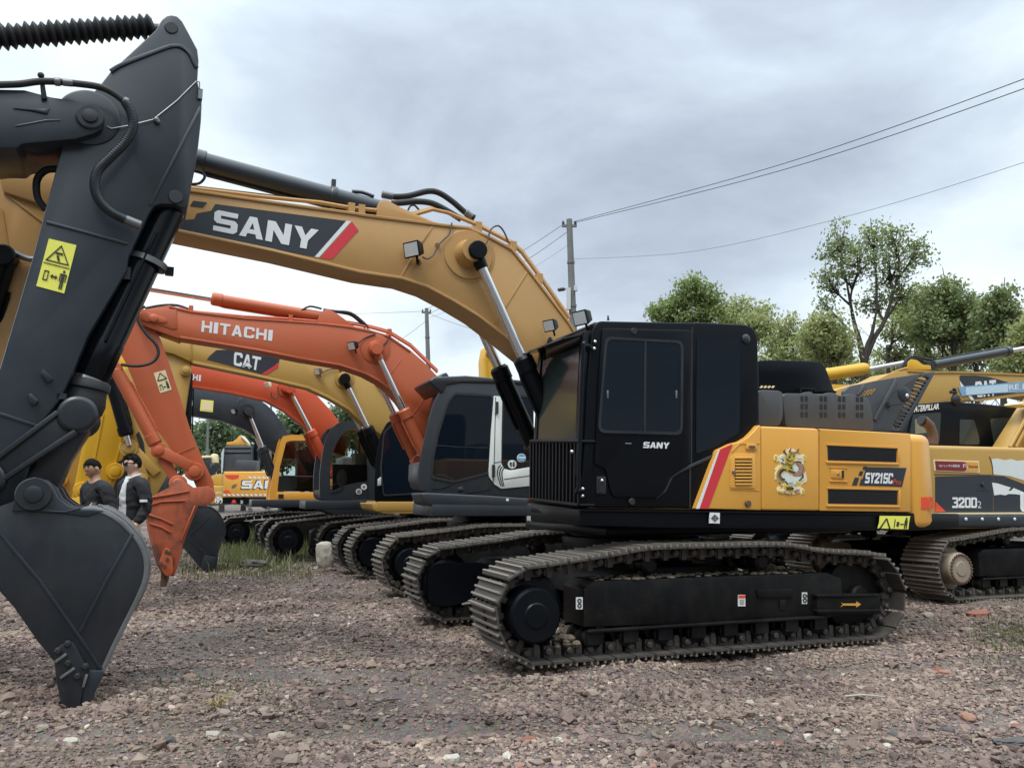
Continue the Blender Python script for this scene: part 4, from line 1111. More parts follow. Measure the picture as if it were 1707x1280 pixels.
    k.tube([fr.p3(x, y, vt) for x, y in Z1([(530, 628), (552, 640), (640, 625), (760, 595), (780, 580), (880, 500), (975, 405), (990, 408), (990, 440)])], .0055, 6)
    c = fr.p3(*Z1([(776, 595)])[0], vt); k.ball(c, .022); k.ball(fr.p3(*Z1([(784, 604)])[0], vt), .018)
    c = fr.p3(*Z1([(992, 465)])[0], vt); k.box(c[0] - .012, c[0] + .02, c[1], c[1] + .08, c[2] - .04, c[2] + .04)
    k.build('grease_line', M['steel_worn'], arm)
    # arm cylinder in its rubber bellows
    a, b = Vector(fr.p3(*Z1([(760, 132)])[0], vs + .2)), Vector(fr.p3(-420, 92, vs + .2))
    L = (b - a).length; pr = []; n = int(L / .052)
    for i in range(n):
        j = math.sin(i * 2.1) * .006
        pr += [(L * i / n, .060 + j * .3), (L * (i + .42) / n, .092 + j), (L * (i + .55) / n, .092 + j)]
    pr = [(0, .03), (.01, .05)] + pr + [(L, .06)]
    k = MB(); k.lathe(a, b, pr, 26); k.build('cylinder_bellows', M['rubber'], R, angle=25)
    k = MB(); c = Vector(fr.p3(*Z1([(850, 140)])[0], vs + .2)); k.lathe(c, a, [(0, .05), ((a - c).length + .02, .05)], 14); k.build('piston_rod', M['chrome'], R)
    # bucket cylinder on the arm's right edge
    vq = vs + .19
    p = Vector(fr.p3(*Z1([(840, 1040)])[0], vq)); q = Vector(fr.p3(*Zb([(445, 690)])[0], vq)); d = (q - p).normalized(); L = (q - p).length
    k = MB(); k.lathe(p, q, [(-.12, .07), (-.1, .10), (.0, .115), (.05, .118), (L - .3, .118), (L - .29, .123), (L, .123), (L + .02, .11)], 26)
    w = Vector((d.z, 0, -d.x))
    k.tube([p + d * .25 - w * .0 + Vector((0, -.128, 0)), p + d * .5 + Vector((0, -.13, 0)), q - d * .28 + Vector((0, -.135, 0))], .013, 8)
    cy = k.build('bucket_cylinder', M['black_gloss'], R)
    k = MB(); c = Vector(fr.p3(*Zb([(735, 112)])[0], vq)); k.lathe(c - d * .03, c + d * .03, [(0, .12), (.005, .14), (.055, .14), (.06, .12)], 26)
    for s in (-1, 1): k.box(*(lambda e: (e.x - .03, e.x + .03, e.y - .03, e.y + .03, e.z - .03, e.z + .03))(c + w * .16 * s))
    k.build('cylinder_clamp', M['black'], cy)
    k = MB(); k.lathe(c - d * .022, c + d * .022, [(0, .141), (.001, .1425), (.043, .1425), (.044, .141)], 26); kk = k.build('clamp_band', M['steel_worn'], cy)
    a = Vector(fr.p3(*Zb([(440, 705)])[0], vq)); b = Vector(fr.p3(*Zb([(415, 800)])[0], vq))
    k = MB(); k.lathe(a, b, [(-.02, .118), (.0, .15), (.05, .152), (.06, .135), (.10, .14), (.16, .15), (.22, .14), (.28, .10)], 26); k.build('rod_boot', M['rubber'], cy, angle=60)
    k = MB(); k.lathe(a - d * .03, a + d * .0, [(0, .122), (.002, .128), (.026, .128), (.028, .122)], 26); k.build('boot_clip', M['chrome'], cy)
    # idler link (pair) and bucket link
    J = fr.uw(*Zb([(385, 865)])[0], vs - .1); Kp = fr.uw(57, 824, .36); S = fr.uw(-25, 800, vs - .1)
    k = MB()
    for v0 in (vs - .13, vs + ts + .03):
        k.lathe((J[0], v0 - .005, J[1]), (J[0], v0 + .105, J[1]), [(0, .10), (.015, .125), (.095, .125), (.11, .10)], 28)
        k.lathe((S[0], v0 - .005, S[1]), (S[0], v0 + .105, S[1]), [(0, .10), (.015, .12), (.095, .12), (.11, .10)], 24)
        dd = (Vector(S) - Vector(J)).normalized(); nn = Vector((-dd.y, dd.x)); A = Vector(J) + dd * .08; B = Vector(S) - dd * .08
        k.prism([tuple(A + nn * .105), tuple(B + nn * .08), tuple(B - nn * .08), tuple(A - nn * .105)], v0 + .03, v0 + .09)
        for sg in (1, -1): k.prism(line2(tuple(A + nn * .085 * sg), tuple(B + nn * .065 * sg), .034), v0 + .0, v0 + .031)
        k.build('idler_link', M['charcoal_worn'], R, .006); k = MB()
    k = MB()
    dd = (Vector(Kp) - Vector(J)).normalized(); nn = Vector((-dd.y, dd.x)); A = Vector(J); B = Vector(Kp)
    k.prism([tuple(A + nn * .10 + dd * .05), tuple(A + nn * .085 + dd * .3), tuple(B + nn * .11), tuple(B - nn * .11), tuple(A - nn * .085 + dd * .3), tuple(A - nn * .10 + dd * .05)], .42, .82)
    k.lathe((Kp[0], .40, Kp[1]), (Kp[0], .84, Kp[1]), [(0, .10), (.02, .115), (.42, .115), (.44, .10)], 24)
    k.build('bucket_link', M['charcoal_worn'], R, .02)
    # bucket
    side = Zc([(-180, 220), (0, 190), (70, 165), (88, 100), (120, 60), (170, 44), (220, 58), (260, 95), (290, 150), (340, 186), (405, 200), (520, 208)])
    backc = Zc([(405, 196), (470, 196), (540, 215), (620, 268), (690, 345), (725, 410), (738, 470), (736, 530), (720, 590), (690, 660), (650, 740), (580, 880), (520, 1010), (470, 1105), (430, 1170)])
    rest = Zc([(372, 1214), (345, 1214), (300, 1160), (276, 1020), (270, 960), (180, 850), (70, 690), (0, 612), (-120, 440), (-240, 300)])
    full = fr.uws(side, 0) + fr.uws(spl2(backc[1:], 3), 0) + fr.uws(rest, 0)
    bk = bucket(R, full, fr.uws(spl2(backc, 4), 0), 0, BW, M['charcoal_worn'], M['steel_worn'],
                strips=[(.10, .30, 6, 40), (.48, .72, 4, 44), (.90, 1.1, 6, 44)], toothmat=M['rustbrown'], th=.035, shellmat=M['steel_worn'])
    # hinge ears on top of the bucket
    k = MB()
    ear = fr.uws(Zc([(60, 215), (88, 100), (120, 60), (170, 44), (220, 58), (260, 95), (290, 150), (345, 190), (405, 204), (520, 212), (430, 240), (320, 225), (150, 215)]), .0)
    k.prism(ear, .34, .40); k.prism(ear, .84, .90); k.prism(ear, -.012, .04)
    k.build('hinge_ear', M['charcoal'], bk, .006)
    k = MB(); c = fr.uw(*Zc([(170, 130)])[0], 0); k.lathe((c[0], .02, c[1]), (c[0], -.06, c[1]), [(0, .105), (.05, .105), (.06, .098), (.062, .055), (.075, .05), (.08, .03)], 30); k.build('bucket_pin', M['charcoal_worn'], bk)
    k = MB(); strips(k, fr, 0, [Zc([(-100, 185), (0, 322), (200, 560), (390, 830), (505, 998)]), Zc([(658, 325), (520, 570), (395, 815)])], .020, .010)
    strips(k, fr, 0, [Zc([(150, 208), (320, 218), (400, 200)])], .014, .016)
    k.build('weld_bead', M['charcoal'], bk, .004)
    k = MB(); k.prism(roundpoly(fr.uws(Zc([(272, 905), (290, 880), (345, 850), (378, 872), (440, 1000), (415, 1085), (398, 1180), (350, 1205), (308, 1165), (278, 1040)]), 0), .02), -.035, .002)
    sc = k.build('side_cutter', M['charcoal_worn'], bk, .010)
    k = MB()
    for x, y in ((290, 900), (337, 866), (340, 962), (425, 978), (386, 1026)):
        c = fr.uw(*Zc([(x, y)])[0], 0); k.lathe((c[0], -.03, c[1]), (c[0], -.06, c[1]), [(0, .024), (.022, .022), (.03, .014)], 6)
    k.build('bolt', M['rubber'], sc)
    k = MB(); strips(k, fr, -.035, [Zc([(275, 960), (330, 920)]), Zc([(300, 1040), (370, 990)]), Zc([(412, 1085), (432, 1020)])], .016, .016); k.build('cutter_rib', M['steel_worn'], sc, .003)
    # corner shroud beside the cutter, teeth in the stones
    k = MB(); k.prism(fr.uws(Zc([(440, 1000), (505, 1000), (520, 1012), (440, 1178), (400, 1190), (412, 1090)]), 0), -.02, .012); k.build('corner_plate', M['charcoal'], bk, .006)
    for i in range(5):
        v = .12 + i * (BW - .24) / 4
        a = Vector(fr.p3(*Zc([(425, 1165)])[0], 0)); a.y = v
        dr = Vector((-.28, 0, -1)).normalized()
        t = MB(); e = Vector((1, 0, -.28)).normalized()
        t.hull8([a + e * .06 + Vector((0, -.05, 0)), a + e * .06 + Vector((0, .05, 0)), a - e * .04 + Vector((0, .05, 0)), a - e * .04 + Vector((0, -.05, 0))],
                [a + dr * .24 + e * .012 + Vector((0, -.03, 0)), a + dr * .24 + e * .012 + Vector((0, .03, 0)), a + dr * .24 - e * .012 + Vector((0, .03, 0)), a + dr * .24 - e * .012 + Vector((0, -.03, 0))])
        t.build('tooth', M['rustbrown'], bk, .005)
    return fr


FA = build_front()


def simple_cab(root, fr, out, vc, width, mat, win, glass='glass', bev=.04, name='cab', extra=None, inset=.02, taper=0.0):
    A = fr.uws(out, vc); um = sum(p[0] for p in A) / len(A); u0 = min(p[0] for p in A)
    B = [(u + max(0, (um - u) / (um - u0)) * taper, w) for u, w in A]
    c = MB(); c.loft(roundpoly(A, .05, 3), vc, roundpoly(B, .05, 3), vc + width)
    cab = c.build(name, mat, root, bev, 3)
    for i, w in enumerate(win):
        m = MB(); m.prism(roundpoly(fr.uws(w, vc), .05, 4), vc - .006, vc + .004)
        m.build('side_window' if i == 0 else 'rear_window', M[glass], cab)
        f = MB(); o = roundpoly(fr.uws(w, vc), .05, 4); c_ = Vector((sum(p[0] for p in o) / len(o), sum(p[1] for p in o) / len(o)))
        q = [tuple(Vector(p) + (Vector(p) - c_).normalized() * .035) for p in o]
        for a in range(len(o)):
            b = (a + 1) % len(o); f.prism([o[a], o[b], q[b], q[a]], vc - .014, vc + .003)
        f.build('window_seal', M['rubber'], cab)
    return cab


def open_cab(root, fr, out, vc, width, mat, hole, sill, glass=True, name='cab'):
    """cab you can look through: pillars and roof round an opening, on both sides"""
    o = fr.uws(out, vc); h = fr.uws(hole, vc)
    m = MB(); n = len(o)
    for v0, v1 in ((vc, vc + .07), (vc + width - .07, vc + width)):
        vs = [(p[0], v, p[1]) for v in (v0, v1) for q in (o, h) for p in q]
        fs = []
        for i in range(n):
            j = (i + 1) % n
            fs += [(i, j, n + j, n + i), (2 * n + i, 3 * n + i, 3 * n + j, 2 * n + j), (i, 2 * n + i, 2 * n + j, j), (n + i, n + j, 3 * n + j, 3 * n + i)]
        m.add(vs, fs)
    # one band across: roof, rear and floor
    i0, i1 = sill[0], sill[-1] + 1
    idx = [i % n for i in range(i0, i1 + 1)]; k = len(idx)
    ci = [(o[i][0] * .97 + h[i][0] * .03, o[i][1] * .97 + h[i][1] * .03) for i in idx]; hi = [(o[i][0] * .12 + h[i][0] * .88, o[i][1] * .12 + h[i][1] * .88) for i in idx]
    va, vb_ = vc + .06, vc + width - .06
    vs = [(p[0], v, p[1]) for v in (va, vb_) for q in (ci, hi) for p in q]
    fs = []
    for i in range(k - 1):
        j = i + 1
        fs += [(i, 2 * k + i, 2 * k + j, j), (k + i, k + j, 3 * k + j, 3 * k + i)]
    for i in (0, k - 1): fs.append((i, k + i, 3 * k + i, 2 * k + i))
    m.add(vs, fs)
    cab = m.build(name, mat, root, 0, angle=50)
    if glass:
        for v in (vc + .03, vc + width - .04):
            g = MB(); g.prism(h, v, v + .006); g.build('side_window', M['glass_clear'], cab)
    return cab


# ------------------------------------------------------------------ orange machine with the grey and white cab
def build_c():
    fr = FB.off(5.0, .25)
    R = empty('excavator', fr, 'orange excavator with lettered orange boom and dark grey cab with white rear pillar', 'excavator', GE)
    undercarriage(R, [M['shoe_mud']], True, frame='trackdark')
    plain_house(R, M['orange'], M['cabgrey'])
    def Zk(p): return zm(p, 640, 560, 4)
    def Z6(p): return zm(p, 300, 540, 3.556)
    def Zb(p): return zm(p, 0, 400, 2.977)
    def Z4(p): return zm(p, 300, 200, 3.556)
    def Z5(p): return zm(p, 600, 300, 3.556)
    def Zp(p): return zm(p, 100, 700, 4.2675)
    vc = .2
    out = Zk([(290, 1042), (232, 1030), (226, 900), (250, 760), (285, 600), (330, 450), (380, 350), (430, 318), (520, 308), (800, 318), (1000, 330), (1000, 1080), (700, 1062)])
    cab = simple_cab(R, fr, out, vc, 1.05, M['cabgrey'], [Zk([(470, 392), (720, 404), (706, 700), (692, 905), (470, 962), (320, 935), (335, 800), (370, 640), (430, 450)]), Zk([(800, 405), (990, 410), (990, 880), (830, 888), (785, 850)])], taper=.34)
    m = MB(); m.prism(fr.uws(Zk([(300, 300), (335, 272), (550, 263), (790, 284), (1000, 300), (1000, 330), (800, 318), (520, 312), (420, 330), (400, 375), (380, 385)]), vc - .02), vc - .02, vc + .9)
    m.prism(fr.uws(Zk([(245, 345), (310, 290), (340, 280), (370, 330), (345, 400), (310, 410), (280, 365)]), vc + .8), vc + .15, vc + .9)
    m.build('cab_roof', M['charcoal_worn'], cab, .03, 3)
    m = MB(); m.prism(fr.uws(Zk([(170, 855), (226, 840), (236, 1030), (185, 1018), (165, 960)]), vc + .8), vc + .1, vc + .85); m.build('front_bumper_panel', M['cabgrey'], cab, .02)
    m = MB(); m.prism(fr.uws(Zk([(240, 1045), (290, 1042), (700, 1062), (960, 1080), (960, 1150), (300, 1130), (262, 1118)]), vc), vc - .04, vc + .55); m.build('deck_skirt', M['cabgrey'], R, .03, 3)
    m = MB(); m.prism(roundpoly(fr.uws(Zk([(730, 400), (788, 404), (782, 700), (780, 850), (800, 885), (840, 895), (985, 872), (975, 1000), (780, 1018), (735, 990), (700, 940), (695, 905), (710, 640)]), vc), .02), vc - .018, vc + .004)
    wp = m.build('white_pillar', M['white_paint'], cab, .006)
    m = MB()
    strips(m, fr, vc - .018, [spl2(Zk(q), 3) for q in ([(778, 862), (762, 880), (758, 930), (780, 1000)], [(790, 870), (776, 890), (772, 930), (792, 1003)], [(802, 878), (788, 900), (788, 940), (800, 1000)])], .014, .004)
    strips(m, fr, vc - .018, [Zk([(745, 405), (735, 840), (728, 900), (728, 980)]), Zk([(735, 845), (780, 838)]), Zk([(800, 955), (975, 930)])], .010, .004)
    m.build('pillar_groove', M['rubber'], wp)
    m = MB()
    for y in (480, 900): 
        c = fr.uw(*Zk([(748 if y < 600 else 725, y)])[0], vc); m.box(c[0] - .02, c[0] + .02, vc - .05, vc - .01, c[1] - .09, c[1] + .09)
    m.build('door_hinge', M['charcoal'], cab)
    decal(cab, 'round_sticker', M['white'], fr, vc, [circ(640 + 853 / 4, 560 + 855 / 4, 7.2, 20)], 3)
    decal(cab, 'round_sticker', M['white'], fr, vc, [circ(640 + 915 / 4, 560 + 813 / 4, 7.4, 20)], 3)
    decal(cab, 'sticker_print', M['blue_dot'], fr, vc, [circ(640 + 915 / 4, 560 + 813 / 4, 6.5, 20)], 4)
    decal(cab, 'sticker_print', M['white'], fr, vc, [Zk([(893, 806), (937, 806), (937, 816), (893, 816)]), Zk([(902, 824), (928, 824), (928, 828), (902, 828)])], 5)
    decal(cab, 'sticker_print', M['decalblack'], fr, vc, [Zk(circ(853 - 10, 847, 7, 8)), Zk(circ(853 + 10, 845, 7, 8)), Zk(circ(853 - 8, 866, 6, 8)), Zk(circ(853 + 10, 864, 7, 8)), Zk([(832, 854), (874, 854), (874, 857), (832, 857)])], 4)
    m = MB(); strips(m, fr, vc, [spl2(Zk([(318, 935), (370, 925), (430, 940), (462, 965), (430, 995), (370, 1015), (320, 1015)]), 3), Zk([(345, 728), (500, 740), (695, 745)]), Zk([(330, 1035), (500, 1052), (700, 1020), (720, 985)])], .014, .010); m.build('door_trim', M['charcoal'], cab)
    m = MB(); c = fr.uw(*Zk([(512, 1022)])[0], vc); m.ball((c[0], vc, c[1]), .05, 1, .4, .8); m.build('door_handle', M['rubber'], cab)
    decal(R, 'small_sticker', M['white'], fr, vc - .04, [Zk([(815, 1082), (832, 1082), (832, 1100), (815, 1100)])], 1)
    # seat back seen through the glass is left to the dark pane; boom
    vb = 1.27; th = .44
    near = [(228, 528), (233, 518), (262, 512), (282, 509), (319, 519)] + Z4([(380, 1172), (830, 1200)]) + [(581, 542), (618, 549)] + Z5([(60, 890), (170, 920), (300, 1010), (380, 1080), (460, 1165)]) + [(745, 670), (752, 720), (735, 742), (712, 735)] \
        + [(690, 700), (668, 668)] + Z6([(1250, 388), (1180, 335), (1100, 292), (950, 242), (720, 205), (480, 155), (200, 110), (0, 78)]) + Zb([(890, 490), (780, 450), (700, 418)])
    boom = body_boom(fr, R, near, vb, th, M['orange'], 'boom')
    decal(boom, 'maker_name', M['white'], fr, vb, word('HITACHI', [(337, 534.5), (455, 550.5), (453.5, 568.5), (335.5, 553)], gap=.16), 1)
    m = MB(); m.prism(roundpoly(fr.uws(Zb([(690, 365), (720, 358), (815, 385), (832, 402), (820, 415), (720, 405), (692, 392)]), vb), .03), vb - .03, vb + .01); m.prism(fr.uws(Zb([(700, 345), (875, 345), (880, 440), (860, 445), (800, 425), (700, 400)]), vb), vb - .012, vb + .01)
    c = fr.uw(*Zb([(764, 392)])[0], vb); m.lathe((c[0], vb, c[1]), (c[0], vb - .06, c[1]), [(0, .06), (.05, .06), (.06, .04)], 18)
    m.build('joint_plate', M['orange'], boom, .006)
    m = MB(); strips(m, fr, vb, [Z6([(0, 78), (200, 110), (480, 155), (720, 205), (950, 242), (1100, 292), (1180, 335), (1250, 388), (1330, 460)]), [(282, 511), (319, 520)] + Z4([(380, 1176), (830, 1206)]) + [(581, 545), (618, 552), (648, 561), (684, 586)]], .03, .012)
    strips(m, fr, vb, [[(640, 640), (668, 600)], [(690, 690), (722, 640)]], .018, .005); m.build('boom_flange', M['orange'], boom, .004)
    c = fr.uw(626, 581, vb); m = MB(); m.lathe((c[0], vb + .02, c[1]), (c[0], vb - .02, c[1]), [(0, .24), (.03, .235), (.04, .2)], 30); m.lathe((c[0], vb, c[1]), (c[0], vb - .16, c[1]), [(0, .13), (.16, .09)], 20); m.build('pin_boss', M['orange'], boom)
    m = MB(); vp = vb + .15
    m.tube([fr.p3(x, y, vp) for x, y in Z4([(0, 1115), (60, 1135), (380, 1165), (660, 1180), (830, 1195), (1000, 1205), (1130, 1230)]) + Z5([(170, 905), (300, 985), (460, 1140)])], .022, 6)
    m.tube([fr.p3(x, y, vp + .2) for x, y in Z4([(800, 1190), (1000, 1198), (1130, 1222)]) + Z5([(170, 895), (300, 975), (460, 1130)])], .022, 6)
    m.build('hydraulic_pipe', M['orange'], boom); m = MB()
    for p in Z4([(65, 1130), (655, 1182)]) + Z5([(175, 910)]):
        c = fr.p3(*p, vp); m.box(c[0] - .03, c[0] + .03, c[1] - .03, c[1] + .1, c[2] - .05, c[2] + .07)
    m.build('pipe_clamp', M['orange'], boom)
    m = MB()
    m.tube([fr.p3(x, y, vp) for x, y in Zb([(720, 340), (800, 325), (880, 325), (950, 350)])], .02, 6, 3)
    m.tube([fr.p3(x, y, vb - .08) for x, y in Zb([(720, 330), (690, 350), (685, 400), (730, 470), (775, 520), (785, 570), (750, 610), (680, 625), (600, 618)])], .022, 8, 5)
    m.tube([fr.p3(x, y, vp) for x, y in Z4([(720, 1130), (770, 1105), (840, 1120)])], .016, 6, 3)
    m.tube([fr.p3(x, y, vp) for x, y in Z4([(850, 1125), (920, 1135), (1010, 1145), (1080, 1195), (1120, 1235)])], .024, 6, 4)
    m.tube([fr.p3(x, y, vp + .15) for x, y in Z4([(870, 1130), (1000, 1150), (1060, 1190), (1100, 1232)])], .024, 6, 4)
    m.tube([fr.p3(x, y, vb - .03) for x, y in Z6([(1055, 115), (1100, 80), (1160, 60)])], .01, 6, 3)
    m.tube([fr.p3(x, y, vb - .03) for x, y in Z6([(1195, 135), (1230, 100), (1245, 65)])], .01, 6, 3)
    m.build('hydraulic_hose', M['rubber'], boom)
    work_lamp(boom, fr, 589, 576, vb - .1, M['black'], .085)
    q = fr.uw(626, 583, vb - .12); p = fr.uw(712, 765, vb - .12)
    for v in (vb - .12, vb + th + .10): cylinder(R, (p[0], v, p[1]), (q[0], v, q[1]), [M['orange'], M['chrome']], .088, .046, .46)
    cylinder(R, fr.p3(541, 529, vb + .22), fr.p3(190, 471, vb + .22), [M['orange'], M['chrome']], .085, .05, .56, 'arm_cylinder', .08)
    m = MB()
    for v in (vb + .08, vb + .3): m.prism(fr.uws([(528, 536), (533, 522), (545, 516), (560, 524), (590, 546), (530, 545)], vb + .16), v, v + .05)
    m.build('cylinder_bracket', M['orange'], boom, .008)
    # arm, links, bucket
    va = vb + .08; ta = .42
    arm = body_boom(fr, R, [(186, 486), (194, 476), (204, 480), (215, 505), (240, 535), (264, 556), (282, 605), (300, 660), (316, 712), (340, 770), (356, 803), (357, 822), (348, 838), (338, 836), (322, 800), (300, 770), (275, 735), (245, 690), (212, 610), (186, 560), (168, 548), (164, 538)], va, ta, M['orange'], 'arm')
    m = MB(); strips(m, fr, va, [Zb([(580, 600), (700, 790), (870, 1075)]), Zb([(870, 1065), (965, 1025)])], .018, .008); m.build('weld_bead', M['orange'], arm)
    m = MB()
    for x, y, r in ((324, 786, .13), (344, 826, .12), (265, 751, .11)): pin(m, fr.uw(x, y, va), r, va - .07, va + .02)
    m.build('arm_pin', M['orange'], arm)
    s = decal(arm, 'warning_sticker', M['cream'], fr, va, [Zb([(763, 660), (820, 645), (852, 742), (795, 760)])], 1)
    Q = lambda pts: [quadmap(Zb([(763, 660), (820, 645), (852, 742), (795, 760)]), x, y) for x, y in pts]
    decal(s, 'pictogram', M['sign_black'], fr, va, [Q(line2(a, b, .05)) for a, b in (((.1, .58), (.9, .58)), ((.1, .58), (.5, .92)), ((.9, .58), (.5, .92)), ((.15, .1), (.15, .35)), ((.35, .1), (.35, .35)), ((.15, .35), (.35, .35)), ((.42, .22), (.62, .22)))] + [Q(circ(.8, .42, .07, 8)), Q([(.7, .36), (.9, .36), (.9, .1), (.7, .1)])], 2)
    s = decal(arm, 'paper_sticker', M['white_paint'], fr, va, [Zb([(535, 305), (575, 330), (528, 415), (498, 398)])], 1)
    decal(s, 'sticker_print', M['decalblack'], fr, va, [Zb([(505, 400), (518, 382), (532, 392), (522, 410)]), Zb([(538, 318), (550, 325), (544, 336), (532, 330)])], 2)
    decal(s, 'sticker_print', M['blue_white'], fr, va, [Zb([(534, 338), (560, 350), (544, 384), (520, 372)])], 2)
    p = fr.uw(193, 615, va); q = fr.uw(265, 751, va)
    cylinder(R, (p[0], va + .0, p[1]), (q[0], va + .0, q[1]), [M['orange'], M['chrome']], .085, .05, .93, 'bucket_cylinder', .07)
    L = lambda a, b, v0, v1, w, mb: mb.prism(line2(fr.uw(*a, va), fr.uw(*b, va), w), v0, v1)
    m = MB(); L((265, 751), (297, 808), va - .02, va + .06, .13, m); L((265, 751), (297, 808), va + ta - .06, va + ta + .02, .13, m); pin(m, fr.uw(297, 806, va), .12, va - .08, va + .05); m.build('bucket_link', M['orange'], R, .02)
    m = MB(); L((268, 752), (318, 778), va - .08, va - .03, .15, m); m.build('idler_link', M['orange'], R, .015)
    v0 = va + ta / 2 - .58; v1 = v0 + 1.16
    side = Zp([(640, 555), (700, 520), (790, 470), (820, 430), (850, 420), (895, 440), (950, 480), (1060, 470), (1090, 530), (1090, 575), (1040, 610), (985, 610), (920, 760), (870, 900), (850, 1000), (812, 1108), (760, 1110), (700, 1050), (680, 1010), (640, 850), (615, 700), (620, 620)])
    backp = Zp([(700, 522), (650, 552), (622, 620), (612, 690), (622, 780), (645, 870), (665, 950), (685, 1020), (720, 1080), (752, 1110)])
    bk = bucket(R, fr.uws(side, v0), fr.uws(spl2(backp, 3), v0), v0, v1, M['orange_rust'], M['orange'])
    m = MB(); strips(m, fr, v0, [Zp([(632, 605), (720, 580), (890, 572)]), Zp([(620, 668), (720, 700), (805, 742)]), Zp([(640, 735), (720, 760), (790, 800)]), Zp([(920, 505), (780, 530), (640, 552)]), Zp([(960, 610), (860, 860)])], .022, .018); m.build('bucket_rib', M['orange'], bk, .005)
    m = MB(); m.prism(roundpoly(fr.uws(Zp([(735, 925), (762, 905), (800, 945), (806, 1080), (785, 1110), (750, 1105), (715, 1045), (705, 1010)]), v0), .02), v0 - .04, v0 + .005); sc = m.build('side_cutter', M['orange'], bk, .008)
    m = MB()
    for x, y in ((757, 930), (785, 940), (765, 988), (742, 1035), (715, 1018)):
        c = fr.uw(*Zp([(x, y)])[0], v0); m.lathe((c[0], v0 - .035, c[1]), (c[0], v0 - .055, c[1]), [(0, .028), (.02, .024)], 6)
    m.build('bolt', M['rustbrown'], sc)
    m = MB()
    for i in range(5):
        v = v0 + .1 + .24 * i; c = fr.uw(*Zp([(745, 1100)])[0], v0); m.box(c[0] - .05, c[0] + .03, v - .05, v + .05, c[1] - .16, c[1] + .05)
    m.build('tooth', M['rustbrown'], bk, .01)


build_c()


